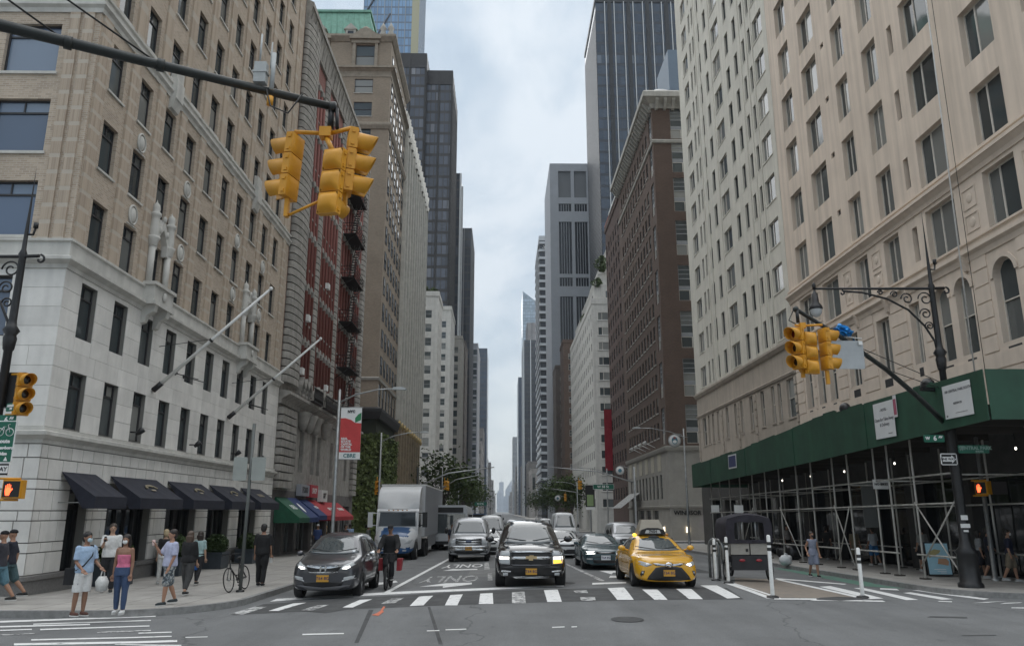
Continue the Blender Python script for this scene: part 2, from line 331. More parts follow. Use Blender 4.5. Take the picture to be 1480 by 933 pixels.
def pavement(name, x0, x1, y0, y1, corners):
    """raised kerbed slab; corners: set of rounded corners ('tl' = near, street side)"""
    R = 2.6; pts = []
    def arc(cx, cy, a0, a1): 
        for i in range(9):
            a = a0+(a1-a0)*i/8; pts.append((cx+R*math.cos(a), cy+R*math.sin(a)))
    # order: near-left, near-right, far-right, far-left
    if 'nl' in corners: arc(x0+R, y0+R, PI, 1.5*PI)
    else: pts.append((x0, y0))
    if 'nr' in corners: arc(x1-R, y0+R, 1.5*PI, 2*PI)
    else: pts.append((x1, y0))
    for yy in (y0+(y1-y0)*.5,): pts.append((x1, yy))
    if 'fr' in corners: arc(x1-R, y1-R, 0, .5*PI)
    else: pts.append((x1, y1))
    if 'fl' in corners: arc(x0+R, y1-R, .5*PI, PI)
    else: pts.append((x0, y1))
    pts.append((x0, y0+(y1-y0)*.5))
    n = len(pts); c = (sum(p[0] for p in pts)/n, sum(p[1] for p in pts)/n)
    b = MB(); K = .16
    def inset(p, d):
        x = min(max(p[0], x0+d), x1-d); y = min(max(p[1], y0+d), y1-d)
        q = Vector((p[0]-c[0], p[1]-c[1])); 
        return (x, y) if (abs(p[0]-x0) < .01 or abs(p[0]-x1) < .01 or abs(p[1]-y0) < .01 or abs(p[1]-y1) < .01) else (p[0]-d*.7*(1 if p[0] > c[0] else -1), p[1]-d*.7*(1 if p[1] > c[1] else -1))
    top = [(*inset(p, K), gz(p[1])+.150) for p in pts]
    b.add(top, [tuple(range(n))])
    o = b.build(name, concrete_flag, kind='structure')
    kb = MB(); ou = [(p[0], p[1], gz(p[1])+.153) for p in pts]; inn = [(*inset(p, K), gz(p[1])+.153) for p in pts]; dn = [(p[0]*1.0, p[1], gz(p[1])-.05) for p in pts]
    kb.add(ou+inn, [(i, (i+1) % n, n+(i+1) % n, n+i) for i in range(n)]); kb.add(dn+ou, [(i, (i+1) % n, n+(i+1) % n, n+i) for i in range(n)])
    kb.build('kerb', kerb_stone, o)
    return o
pavement('pavement', -60, KL, CN-1.2, 70.5, ('nr', 'fr'))
pavement('pavement', KR, 60, CN+2.2, 70.5, ('nl', 'fl'))
yb = [(79.8-3, 124), (148, 215), (233, 297), (313, 378), (394, 460), (476, 545), (562, 900)]
for a, b_ in yb:
    pavement('pavement', -60, KL, a, b_, ('nr', 'fr')); pavement('pavement', KR, 60, a+1.5, b_+1.5, ('nl', 'fl'))
# ---- paint on the road: each mark its own part of the road
def mark(name, pts, m, parent, h=.004):
    bm = bmesh.new(); bm.faces.new([bm.verts.new((p[0], p[1], 0)) for p in pts]); bmesh.ops.triangulate(bm, faces=bm.faces[:])
    for it in range(6):
        es = [e for e in bm.edges if e.calc_length() > .7]
        if not es: break
        bmesh.ops.subdivide_edges(bm, edges=es, cuts=1); bmesh.ops.triangulate(bm, faces=bm.faces[:])
    for v in bm.verts: v.co.z = rz_(v.co.x, v.co.y)+h
    bmesh.ops.recalc_face_normals(bm, faces=bm.faces[:])
    if bm.faces[:][0].normal.z < 0: bmesh.ops.reverse_faces(bm, faces=bm.faces[:])
    me = bpy.data.meshes.new(name); bm.to_mesh(me); bm.free(); me.materials.append(m); return place(name, me, parent)
def pxmark(name, pix, m, parent, h=.004):
    P = [gp(*p) for p in pix]
    a = sum(P[i].x*P[(i+1) % len(P)].y-P[(i+1) % len(P)].x*P[i].y for i in range(len(P)))
    if a < 0: P.reverse()
    return mark(name, P, m, parent, h)
# darker resurfaced band under the crossing, patches
pxmark('asphalt_band', [(335, 888), (700, 872), (1075, 865), (1050, 848), (700, 853), (380, 872)], patch, avenue, .003)
bars = [[(330,887),(352,887),(386,876),(368,876)], [(388,882),(402,882),(443,870),(424,871)], [(435,881),(452,881),(476,873),(458,874)],
        [(495,877),(510,877),(538,865),(520,866)], [(550,872),(570,871),(584,863),(566,864)], [(592,875),(612,874),(626,860),(606,861)],
        [(643,874),(661,874),(669,858),(651,859)], [(692,872),(713,872),(712,856),(694,857)], [(740,871),(760,871),(758,854),(740,855)],
        [(791,869),(812,869),(806,851),(786,852)], [(840,867),(861,867),(860,862),(838,862)], [(829,853),(848,852),(850,856),(832,856)], [(892,866),(916,866),(902,848),(878,849)],
        [(946,866),(965,866),(950,851),(928,851)], [(996,865),(1016,865),(999,850),(977,850)], [(1051,864),(1070,863),(1036,845),(1012,845)]]
for i, p in enumerate(bars):
    pxmark('crosswalk_stripe', p, road_worn if i in (0, 2, 4, 8, 10, 11) else road_white, avenue, .008)
pxmark('stop_line', [(390, 868.5), (550, 859), (700, 852), (815, 846.5), (815, 844), (700, 849), (550, 855.5), (400, 864.5)], road_white, avenue, .008)
pxmark('stop_line', [(856, 844), (905, 842), (905, 840), (856, 841.5)], road_white, avenue, .008)
pxmark('lane_line', [(550, 858), (558, 858), (652, 806.5), (648, 806)], road_white, avenue, .008)
pxmark('lane_line', [(816, 814), (819, 813.4), (875, 838.5), (869, 839.5)], road_worn, avenue, .008)
for p in ([(700,822),(708,822),(706,812),(700,812)], [(705,838),(712,838),(711,828),(705,828)], [(716,806),(719,806),(719,800),(716,800)]): pxmark('lane_line', p, road_worn, avenue, .008)
# ONLY, painted to be read by oncoming drivers (upside down from here), twice
def ground_text(txt, pix_l, pix_r, length, m):
    A, Bp = gp(*pix_l), gp(*pix_r); w = (Bp-A).length
    me = text_mesh(txt, 1., m, 'CENTER', 0., .012).copy(); xs = [v.co.x for v in me.vertices]; zs = [v.co.z for v in me.vertices]
    sx = w/(max(xs)-min(xs)); sz = length/(max(zs)-min(zs)); cx = (max(xs)+min(xs))/2; cz = (max(zs)+min(zs))/2
    c = (A+Bp)/2
    for v in me.vertices:
        x = -(v.co.x-cx)*sx; y = -(v.co.z-cz)*sz; Y = c.y+y
        v.co = (c.x+x, Y, rz_(c.x+x, Y)+.009)
    me.update(); return place('lane_lettering', me, avenue)
ground_text('ONLY', (609, 838), (690, 834), 3.0, road_worn)
ground_text('ONLY', (640, 818), (698, 816), 2.6, road_white)
pxmark('arrow_marking', [(606,847),(640,846),(640,848.5),(682,843.5),(682,841),(650,843.5),(644,842)], road_white, avenue, .008)
pxmark('arrow_marking', [(640,824),(660,823.5),(690,822.5),(690,821),(662,821.5),(655,821)], road_white, avenue, .008)
pxmark('arrow_marking', [(530,842),(560,840),(572,838),(575,840.5),(550,844),(540,846)], road_white, avenue, .008)
pxmark('arrow_marking', [(866,824),(884,829),(886,826.5),(905,826),(905,824),(884,824)], road_white, avenue, .008)
pxmark('arrow_marking', [(880,834),(905,834),(905,831),(882,831)], road_white, avenue, .008)
pxmark('arrow_marking', [(828,807),(842,806),(846,803),(834,804)], road_white, avenue, .008)
pxmark('utility_marking', [(537,888),(547,889),(555,883),(551,881),(545,885)], mat('orange_paint', (.55, .16, .09), .8), avenue, .008)
pxmark('utility_marking', [(553,882),(557,876),(554,875.5),(550,881)], MATS['orange_paint'], avenue, .008)
# left: the crossing of the side street, stripes running across the picture
LB = [((0,899,896.5),(225,890.5,888.5)), ((0,906,904),(130,902.5,900.5)), ((48,902,900.5),(218,896.5,895)), ((58,910,908),(216,904.5,903)), ((140,914,912.5),(218,911,909.5)), ((0,911,909.5),(46,909.5,908)),
      ((45,925,923),(248,919.5,918)), ((200,915,913.5),(248,913.5,912)), ((20,932,929),(256,927,924)), ((0,917.5,916),(50,915.5,914)), ((166,931,930),(262,933.5,931.2))]
for (xa, y0, y1), (xb, y2, y3) in LB: pxmark('crosswalk_stripe', [(xa, y0), (xb, y2), (xb, y3), (xa, y1)], road_white if y0 not in (914, 917.5) else road_worn, road, .008)
for p in ([(437,917),(497,915.5),(497,914),(437,915.2)], [(268,921),(300,920),(300,919),(268,919.8)], [(617,911.5),(635,911),(635,909.8),(617,910.3)], [(644,910),(674,909),(674,907.8),(644,908.8)], [(798,906.5),(816,905.8),(816,904.5),(798,905.2)], [(826,905.8),(834,905.5),(834,904.2),(826,904.5)]):
    pxmark('lane_line', p, road_white, road, .008)
for p in ([(512,928),(518,928),(540,880),(533,880)], [(634,930),(640,930),(622,876),(618,876)]): pxmark('asphalt_seam', p, patch, road if p[0][1] > 900 else avenue, .003)
# right: tan buffer, green cycle lane, stripes
pxmark('tan_buffer', [(1062,848),(1112,863),(1246,864),(1126,836.5),(1062,834)], road_tan, avenue, .0045)
pxmark('bike_lane', [(1118,820.5),(1140,818),(1330,849),(1290,849),(1250,846)], bike_green, avenue, .0045)
pxmark('edge_line', [(1044,841),(1052,840.5),(1119,864),(1108,864)], road_white, avenue, .009)
pxmark('edge_line', [(1058,842.5),(1062,842),(1130,864),(1124,864)], road_white, avenue, .009)
pxmark('edge_line', [(1119,865.5),(1180,866),(1180,864),(1119,863.8)], road_white, avenue, .009)
pxmark('edge_line', [(1122,837),(1126,836),(1250,863),(1238,863)], road_white, avenue, .009)
pxmark('edge_line', [(1120,836),(1220,844),(1224,843),(1122,834.6)], road_white, avenue, .009)
for p in ([(1184,847),(1200,846),(1277,864),(1258,865)], [(1234,849),(1247,848.5),(1328,866),(1310,866.5)], [(1305,856),(1316,855),(1378,865),(1362,866)], [(1318,852),(1332,852),(1430,864.5),(1422,866)],
          [(1170,867),(1280,869),(1276,867.2),(1180,865.5)], [(1355,868.5),(1376,869.5),(1376,868.2),(1358,867.6)], [(1405,870.5),(1448,868.5),(1456,868),(1430,868.8)], [(1445,872),(1474,870.5),(1478,869.5),(1452,870.5)], [(1462,878),(1480,878.5),(1480,877),(1462,877)], [(1272,851),(1300,852.5),(1296,850),(1272,849)]):
    pxmark('crosswalk_stripe', p, road_white, avenue, .009)
for p in ([(1340,891),(1398,892.5),(1398,890.5),(1345,889.5)], [(1390,918),(1440,917.5),(1440,916.5),(1390,917)]): pxmark('manhole_cover', p, patch, road, .006)
pxmark('manhole_cover', [(1180,866),(1215,867.5),(1250,866),(1240,862.5),(1210,861.5),(1185,863)], patch, avenue, .0105)
pxmark('manhole_cover', [(436,882),(470,885),(500,880),(505,876),(470,876)], patch, avenue, .006)
rect = lambda x0, x1, y0, y1: [(x0, y0), (x1, y0), (x1, y1), (x0, y1)]
pl_ = mat('asphalt_patch_pale', (.175, .177, .175), .9, nscale=3, namt=.25, coord='World')
for (x0, x1, y0, y1, mm, pr_) in ((-4.2, -1.6, 13.2, 14.3, patch, road), (-1.2, 1.4, 28, 33, pl_, avenue), (6.8, 8.0, 30, 37, patch, avenue), (5.2, 6.4, 11.0, 11.5, patch, road)): mark('utility_patch', rect(x0, x1, y0, y1), mm, pr_, .0035)
for (x, y, pr_) in ((2.6, 16.9, road), (-2.2, 11.6, road), (6.2, 12.0, road), (1.9, 24.6, avenue)): mark('manhole_cover', [(x+.34*math.cos(a*PI/8), y+.34*math.sin(a*PI/8)) for a in range(16)], patch, pr_, .012)
for y in (118, 125, 160, 230, 300):
    for x in (-3.2, 3.3, 6.6): mark('lane_line', [(x-.06, y), (x+.06, y), (x+.06, y+3), (x-.06, y+3)], road_white, avenue, .006)
# ------------------------------------------------------------------ building kit
class Bld:
    """side -1: west-facing block on the left; +1: east-facing block on the right. Faces: 'a' avenue, 'n' north."""
    def __init__(s, name, label, side, X, Yc, Ye, Wd, z0=-2.2, group=None):
        s.side, s.X, s.Yc, s.Ye, s.Wd, s.z0 = side, X, Yc, Ye, Wd, z0
        s.o = thing(name, label, 'building', (X, Yc, 0), group=group); s.org = Vector((X, Yc, 0))
        if side < 0:
            s.Fa = T(0, 0, 0) @ RZ(PI/2); s.Fn = T(-Wd, 0, 0)
        else:
            s.Fa = T(0, Ye-Yc, 0) @ RZ(-PI/2); s.Fn = T(0, 0, 0)
    def ua(s, Y): return Y-s.Yc if s.side < 0 else s.Ye-Y
    def un(s, X): return X-(s.X-s.Wd) if s.side < 0 else X-s.X
    def F(s, f): return s.Fa if f == 'a' else s.Fn
    def span(s, f, a, b):
        if f == 'a': return sorted((s.ua(a), s.ua(b)))
        return sorted((s.un(a), s.un(b)))
    def full(s, f): return (0, s.Ye-s.Yc) if f == 'a' else (0, s.Wd)
    def wall(s, f, z0, z1, wins, m, depth=.25, name='wall', inset=0., a=None, b=None):
        """wins: (u0,u1,z0,z1) in face units; real openings with reveals"""
        u0, u1 = s.full(f) if a is None else s.span(f, a, b)
        wins = [w for w in wins if w[0] >= u0-1e-6 and w[1] <= u1+1e-6 and w[2] >= z0-1e-6 and w[3] <= z1+1e-6]
        mb = MB(); zs = sorted({z0, z1, *[w[2] for w in wins], *[w[3] for w in wins]})
        for za, zb in zip(zs, zs[1:]):
            if zb-za < 1e-6: continue
            act = sorted((w for w in wins if w[2] < (za+zb)/2 < w[3]), key=lambda w: w[0]); u = u0
            for w in act+[(u1, u1, 0, 0)]:
                if w[0] > u+1e-6: mb.quad((u, inset, za), (w[0], inset, za), (w[0], inset, zb), (u, inset, zb))
                u = max(u, w[1])
        d = inset+depth
        for (a_, b_, c, e) in wins:
            mb.quad((a_, inset, c), (a_, d, c), (a_, d, e), (a_, inset, e)); mb.quad((b_, d, c), (b_, inset, c), (b_, inset, e), (b_, d, e))
            mb.quad((a_, inset, c), (b_, inset, c), (b_, d, c), (a_, d, c)); mb.quad((a_, d, e), (b_, d, e), (b_, inset, e), (a_, inset, e))
        return mb.build(name, m, s.o, s.F(f))
    def windows(s, f, wins, style, depth=.2, sill=None, label=None, extra=None):
        for w in wins:
            win_obj(s.o, s.F(f) @ T(w[0], depth, w[2]), w[1]-w[0], w[3]-w[2], style, sill, extra)
    def box(s, name, f, m, u0, u1, out, inn, z0, z1):
        """a proud box on a face: from `out` metres in front to `inn` behind the face"""
        return boxobj(name, m, s.o, u0, u1, -out, inn, z0, z1, s.F(f))
    def shell(s, zt, m, roof_m=None, z0=None):
        """back, far side and roof so that the block is closed"""
        z0 = s.z0 if z0 is None else z0; D = s.Ye-s.Yc; w = s.Wd; sg = s.side
        mb = MB(); xb = w*sg
        mb.quad((0, D, z0), (xb, D, z0), (xb, D, zt), (0, D, zt)); mb.quad((xb, 0, z0), (xb, D, z0), (xb, D, zt), (xb, 0, zt))
        mb.build('rear_wall', m, s.o)
        MB().quad((0, 0, zt), (xb, 0, zt), (xb, D, zt), (0, D, zt)).build('roof', roof_m or m, s.o)
    def band(s, name, m, prof, ya=None, yb=None, xb=None, north=True):
        """moulding: prof = [(out, z)...] swept along the north face, round the corner and along the avenue"""
        sg = s.side; D = (s.Ye if yb is None else yb)-s.Yc; w = s.Wd if xb is None else xb
        st = 0 if ya is None else ya-s.Yc
        rings = []
        if north: rings.append([(w*sg, -o, z) for o, z in prof]); rings.append([(-o*sg, -o, z) for o, z in prof])
        else: rings.append([(-o*sg, st, z) for o, z in prof])
        rings.append([(-o*sg, D, z) for o, z in prof])
        n = len(prof); vs = [p for r in rings for p in r]; fs = []
        for i in range(len(rings)-1):
            for j in range(n-1): fs.append((i*n+j, i*n+j+1, (i+1)*n+j+1, (i+1)*n+j))
        fs.append(tuple((len(rings)-1)*n+j for j in range(n))); fs.append(tuple(range(n)))
        return MB().add(vs, fs).build(name, m, s.o)
WINM = {}
def win_meshes(style, w, h):
    key = (style, round(w, 3), round(h, 3))
    if key in WINM: return WINM[key]
    f = MB(); panes = []
    fr = .055; t = .07
    FM = {'hotel': dark_frame, 'dark': dark_frame, 'white': white_frame, 'slider': white_frame, 'grid': MATS.get('grey_frame') or mat('grey_frame', (.30, .31, .32), .6, nscale=4, namt=.15), 'tiny': dark_frame, 'greyd': MATS.get('grey_frame') or white_frame, 'dh': mat('brown_frame', (.10, .085, .075), .6), 'big': dark_frame}[style]
    GM = {'hotel': win_glass, 'big': sky_painted_glass}.get(style, win_glass)
    def border(b=fr):
        f.box(0, b, -t, 0, 0, h); f.box(w-b, w, -t, 0, 0, h); f.box(b, w-b, -t, 0, 0, b); f.box(b, w-b, -t, 0, h-b, h)
    def pane(a, b, c, d, y=-.025):
        m = MB().quad((a, y, c), (b, y, c), (b, y, d), (a, y, d)).mesh('pane', GM); panes.append(m)
    border()
    if style in ('hotel', 'big'):
        zt = h*.76; f.box(fr, w-fr, -t+.004, 0, zt-.03, zt+.03); f.box(w/2-.02, w/2+.02, -t+.006, 0, zt+.03, h-fr)
        pane(fr, w-fr, fr, zt-.03); pane(fr, w/2-.02, zt+.03, h-fr); pane(w/2+.02, w-fr, zt+.03, h-fr)
    elif style in ('dark', 'white', 'dh', 'greyd'):
        f.box(fr, w-fr, -t-.012, 0, h*.5-.025, h*.5+.025); pane(fr, w-fr, fr, h*.5-.025); pane(fr, w-fr, h*.5+.025, h-fr, -.055)
    elif style == 'slider':
        k = w*.38; f.box(k-.035, k+.035, -t-.012, 0, fr, h-fr); pane(fr, k-.035, fr, h-fr); pane(k+.035, w-fr, fr, h-fr, -.045)
    elif style == 'grid':
        f.box(w/2-.05, w/2+.05, -t-.01, 0, fr, h-fr); z3 = h*.36
        f.box(fr, w-fr, -t-.014, 0, z3-.05, z3+.05); f.box(fr, w-fr, -t+.006, 0, h*.58-.03, h*.58+.03); f.box(fr, w-fr, -t+.006, 0, h*.79-.03, h*.79+.03)
        for a, b in ((fr, w/2-.05), (w/2+.05, w-fr)):
            pane(a, b, fr, z3-.05); pane(a, b, z3+.05, h-fr)
    else:
        pane(fr, w-fr, fr, h-fr)
    me = f.mesh('window', FM)
    WINM[key] = (me, panes); return WINM[key]
def win_obj(parent, M, w, h, style, sill=None, extra=None):
    me, panes = win_meshes(style, w, h)
    o = place('window', me, parent, M)
    for p in panes: place('pane', p, o)
    if sill:
        sm, so_, sh = sill
        place('sill', sill_mesh(sm, w, so_, sh), o)
    if extra:
        extra(o, w, h)
    return o
SILL = {}
def sill_mesh(m, w, out, h, d=.2):
    k = (m.name, round(w, 3), out, h, d)
    if k not in SILL: SILL[k] = MB().box(-.07, w+.07, -d-out, -.005, -h, 0).mesh('sill', m)
    return SILL[k]
def cells(us, zs): return [(a, b, c, d) for c, d in zs for a, b in us]
# ------------------------------------------------------------------ corner hotel on the left
H1 = Bld('corner_hotel', 'tall corner hotel, limestone base under tan brick, navy awnings along its front', -1, XL, 21.9, 44.3, 16)
def hotel():
    b = H1; ZT = 44.0
    cols = [23.3+2.045*i for i in range(10)]
    ua = [(b.ua(y)-.47, b.ua(y)+.47) for y in cols]
    # ground-floor openings on the avenue (behind the awnings)
    d0 = [(23.6, 24.75), (25.95, 29.2), (30.5, 33.5), (34.8, 37.6), (38.9, 41.6)]
    doors = [(b.ua(y0), b.ua(y1), .15, 2.95) for y0, y1 in d0]
    w2 = cells(ua, [(4.66, 6.34), (7.38, 9.06)])
    up = [(10.12+2.735*i, 11.80+2.735*i) for i in range(3)]+[(18.55+2.735*i, 20.2+2.735*i) for i in range(9)]
    w3 = cells(ua, up)
    # north front
    nxs = [-14.85-2.9*i for i in range(5)]
    un = [(b.un(x)-.85, b.un(x)+.85) for x in nxs]; unb = [(b.un(x)-.95, b.un(x)+.55) for x in nxs]
    n2 = cells(unb, [(4.66, 6.34), (7.2, 9.0)]); n3 = cells(un, [(10.25, 12.0), (12.95, 14.72), (15.65, 17.35)]+up[3:])
    nd = [(b.un(-18.5), b.un(-16.2), .15, 3.0)]
    base = granite
    b.wall('a', b.z0, 4.15, doors, mat('joint_shadow', (.20, .195, .18), .9), .45); b.wall('n', b.z0, 4.15, nd, MATS['joint_shadow'], .45)
    b.wall('a', 4.15, 9.25, w2, MATS['joint_shadow'], .28); b.wall('n', 4.15, 9.25, n2, MATS['joint_shadow'], .28)
    b.wall('a', 9.25, ZT, w3, hotel_brick, .26); b.wall('n', 9.25, ZT, n3, hotel_brick, .26)
    b.shell(ZT, hotel_brick)
    b.windows('a', w2, 'hotel', .2); b.windows('a', w3, 'hotel', .2, (limestone_trim, .06, .07)); b.windows('n', n2, 'big', .2); b.windows('n', n3, 'big', .2, (limestone_trim, .06, .09))
    # stone blocks of the lower floors, one object each
    cnt = 0
    def course(f, z0, z1, ops, L, off, proud, gap=.014, m=limestone):
        nonlocal cnt
        u0, u1 = b.full(f); sp = [(u0, u1)]
        for o in ops:
            if o[2] < z1-.05 and o[3] > z0+.05:
                sp = [q for s_ in sp for q in ((s_[0], min(s_[1], o[0])), (max(s_[0], o[1]), s_[1])) if q[1]-q[0] > .06]
        for a, c in sp:
            if c-a < L*1.35: cuts = [a, c]
            else:
                k = max(1, round((c-a)/L)); st = (c-a)/k; cuts = [a]+[a+st*(i+(.5 if off and k > 1 else 0)) for i in range(0 if off and k > 1 else 1, k)]+[c]
            for p, q in zip(cuts, cuts[1:]):
                e0 = -proud if (f == 'a' and p == 0) else gap/2; e1 = -proud if (f == 'n' and q == u1) else gap/2
                b.box('stone_block', f, m, p+e0, q-e1, proud-(0.0015 if f == 'n' else 0), -.0, z0+gap/2, z1-gap/2); cnt += 1
    hs = [.62, .27]*5; z = .62; i = 0
    zz = [(z, z)]; k = 0
    z = .62
    while z < 4.1:
        h = (.58, .27)[k % 2]; z1 = min(z+h, 4.13)
        if 4.13-z1 < .15: z1 = 4.13
        for f, ops in (('a', doors), ('n', nd)): course(f, z, z1, ops, .78 if k % 2 == 0 else .62, k % 4 > 1, .05, .03)
        z = z1; k += 1
    z = 4.62
    for k in range(8):
        for f, ops in (('a', w2), ('n', n2)): course(f, z, z+.575, ops, 1.45, k % 2, .02, .010)
        z += .575
    for f, ws_, gaps in (('a', ua, ((6.92, 7.37), (9.07, 9.22))), ('n', unb, ((6.92, 7.19), (9.01, 9.22)))):
        for a, c in ws_:
            for g0, g1 in gaps: b.box('stone_block', f, limestone, a+.004, c-.004, .018, 0, g0, g1)
    # plinth, string course and cornices
    b.band('plinth', granite, [(0, -2), (.12, -2), (.12, .45), (.20, .50), (.20, .60), (0, .62)], north=True)
    for dd in doors[:0]: pass
    b.band('string_course', limestone_trim, [(0, 4.14), (.07, 4.14), (.07, 4.25), (.22, 4.36), (.26, 4.36), (.26, 4.46), (.10, 4.5), (.10, 4.6), (0, 4.62)])
    b.band('cornice', limestone_trim, [(0, 9.22), (.06, 9.22), (.08, 9.34), (.26, 9.44), (.26, 9.53), (.10, 9.60), (.10, 10.0), (.16, 10.04), (.16, 10.11), (0, 10.13)])
    b.band('belt_course', limestone_trim, [(0, 17.75), (.05, 17.75), (.07, 17.9), (.16, 17.98), (.16, 18.06), (.05, 18.12), (.05, 18.3), (.11, 18.34), (.11, 18.42), (0, 18.44)])
    b.band('belt_course', limestone_trim, [(0, 36.2), (.06, 36.2), (.2, 36.45), (.2, 36.6), (0, 36.65)])
    b.band('cornice', limestone_trim, [(0, ZT-.9), (.1, ZT-.9), (.55, ZT-.3), (.55, ZT), (0, ZT+.02)])
    # brick piers between the upper bays
    for y in [22.28]+[(a+c)/2 for a, c in zip(cols, cols[1:])]+[43.2]:
        u = b.ua(y); b.box('pier', 'a', hotel_brick, u-.27, u+.27, .075, 0, 10.13, 17.75); b.box('pier', 'a', hotel_brick, u-.27, u+.27, .075, 0, 18.44, 36.2)
    for x in (-13.15, -13.6):
        u = b.un(x); b.box('pier', 'n', hotel_brick, u-.16, u+.16, .06, 0, 10.13, 17.75); b.box('pier', 'n', hotel_brick, u-.16, u+.16, .06, 0, 18.44, 36.2)
    # gothic canopied surrounds with balconettes at bays 3 and 8
    def surround(y):
        u = b.ua(y); F = b.Fa
        bal = MB(); bal.box(u-.85, u+.85, -.55, -.0, 9.42, 9.56).box(u-.80, u+.80, -.48, -.40, 9.56, 10.12).box(u-.80, u-.72, -.40, 0, 9.56, 10.12).box(u+.72, u+.80, -.40, 0, 9.56, 10.12).box(u-.88, u+.88, -.56, .0, 10.12, 10.24)
        bal.blob((u, -.52, 9.85), .14, .06, .17, 10, 6)
        bo = bal.build('balconette', limestone_trim, b.o, F)
        for s_ in (-1, 1):
            MB().prism([(0, 8.75), (-.14, 8.8), (-.22, 9.05), (-.45, 9.2), (-.5, 9.42), (0, 9.42)], 'x', u+s_*.5-.13, u+s_*.5+.13).build('bracket', limestone_trim, b.o, F)
        for s_ in (-1, 1):
            c = MB(); x = u+s_*.66
            c.tube([(x, -.16, 10.24), (x, -.16, 11.6)], .12, 10)
            c.lathe([(.13, 0), (.17, .06), (.19, .2), (.24, .3), (.24, .36), (.15, .38)], 10, F.inverted() @ F @ T(x, -.16, 11.6))
            c.lathe([(.16, 0), (.19, .25), (.15, .6), (.17, .75), (.21, .8), (.21, .86), (.12, .95), (.15, 1.05), (.12, 1.2), (.03, 1.3), (.0, 1.42)], 8, T(x, -.16, 11.98))
            c.build('pinnacle', limestone_trim, b.o, F)
        h = MB(); pts = [(u-.55, 11.55), (u-.52, 12.0), (u-.3, 12.45), (u, 12.85), (u+.3, 12.45), (u+.52, 12.0), (u+.55, 11.55), (u+.42, 11.55), (u+.38, 11.95), (u+.2, 12.25), (u, 12.45), (u-.2, 12.25), (u-.38, 11.95), (u-.42, 11.55)]
        n = len(pts)
        for i in range(6):
            q = [pts[i], pts[i+1], pts[n-2-i], pts[n-1-i]]; h.prism(q, 'y', -.22, 0)
        for t in (-.3, 0, .3): h.blob((u+t, -.2, 12.35+(.5 if t == 0 else 0)), .09, .09, .14, 8, 6)
        h.build('gothic_hood', limestone_trim, b.o, F)
    surround(cols[2]); surround(cols[7])
    # carved cartouches in some spandrels
    for ci, zc in ((1, 12.25), (3, 12.25), (6, 12.3), (6, 14.95), (3, 14.95), (1, 14.95), (8, 14.95), (8, 12.3)):
        u = b.ua(cols[ci]); m = MB()
        m.blob((u, -.01, zc), .2, .09, .27, 12, 8); m.tube([(u+.28*math.cos(t), -.03, zc+.33*math.sin(t)) for t in [i*PI/8 for i in range(17)]], .04, 6, caps=False); m.box(u-.34, u+.34, -.03, .02, zc-.40, zc-.36)
        m.build('cartouche', limestone_trim, b.o, b.Fa)
    # small blocks breaking the belt course
    for ci in (2, 7):
        u = b.ua(cols[ci]); MB().prism([(0, 17.3), (-.12, 17.35), (-.22, 17.7), (-.26, 17.75), (-.26, 18.5), (-.2, 18.6), (-.2, 19.1), (0, 19.15)], 'x', u-.33, u+.33).build('carved_block', limestone_trim, b.o, b.Fa)
    # shopfronts behind the awnings
    for k, dd in enumerate(doors):
        u0, u1 = dd[0], dd[1]; m = MB(); w = u1-u0
        m.box(u0, u0+.12, .25, .38, .15, 2.95).box(u1-.12, u1, .25, .38, .15, 2.95).box(u0+.12, u1-.12, .25, .38, 2.35, 2.5).box(u0+.12, u1-.12, .25, .38, 2.83, 2.95).box(u0+.12, u1-.12, .25, .38, .15, .4)
        n = max(1, int(w/.62))
        for i in range(1, n): x = u0+w*i/n; m.box(x-.045, x+.045, .255, .375, .4, 2.35)
        so_ = m.build('shopfront', black_metal, b.o, b.Fa)
        for i in range(n):
            a, c = u0+w*i/n+.06, u0+w*(i+1)/n-.06
            MB().quad((a, .33, .4), (c, .33, .4), (c, .33, 2.35), (a, .33, 2.35)).build('pane', dark_glass, so_)
        MB().quad((u0+.12, .33, 2.5), (u1-.12, .33, 2.5), (u1-.12, .33, 2.83), (u0+.12, .33, 2.83)).build('pane', win_glass, so_)
    m = MB(); dd = nd[0]; m.box(dd[0], dd[1], .3, .4, .15, 3.0); m.build('shopfront', black_metal, b.o, b.Fn)
    # awnings: thing parts of the hotel front
    navy = mat('navy_canvas', (.016, .018, .030), .85, nscale=5, namt=.25, bump=.2)
    gold = mat('gold_print', (.30, .26, .18), .7)
    for k, (y0, y1) in enumerate([(23.0, 24.95), (25.9, 29.35), (30.35, 33.75), (34.7, 37.9), (38.85, 42.0)]):
        u0, u1 = b.ua(y0), b.ua(y1); dp = 1.05; zt, zf, zb = (3.42, 2.72, 2.38)
        if k == 0: dp = 1.05
        nm = 9; m = MB()
        # slope with faint sag between its ribs
        for i in range(nm):
            for j in range(4):
                def P(i_, j_):
                    uu = u0+(u1-u0)*i_/nm; t = j_/4; sag = .035*math.sin(PI*t)*(1 if i_ % 3 else .2)
                    return (uu, -.06-dp*t, zt+(zf-zt)*t-sag)
                m.add([P(i, j), P(i+1, j), P(i+1, j+1), P(i, j+1)], [(0, 3, 2, 1)], 0, True)
        m.box(u0, u1, -dp-.075, -dp-.06, zb, zf+.004)
        m.add([(u0, -.06, zt), (u0, -dp-.06, zf), (u0, -dp-.06, zb), (u0, -dp*.75, zb), (u0, -dp*.6, zf-.1)], [(0, 1, 2, 3, 4)]); m.add([(u1, -.06, zt), (u1, -dp-.06, zf), (u1, -dp-.06, zb), (u1, -dp*.75, zb), (u1, -dp*.6, zf-.1)], [(4, 3, 2, 1, 0)])
        aw = m.build('awning', navy, b.o, b.Fa)
        fr = MB()
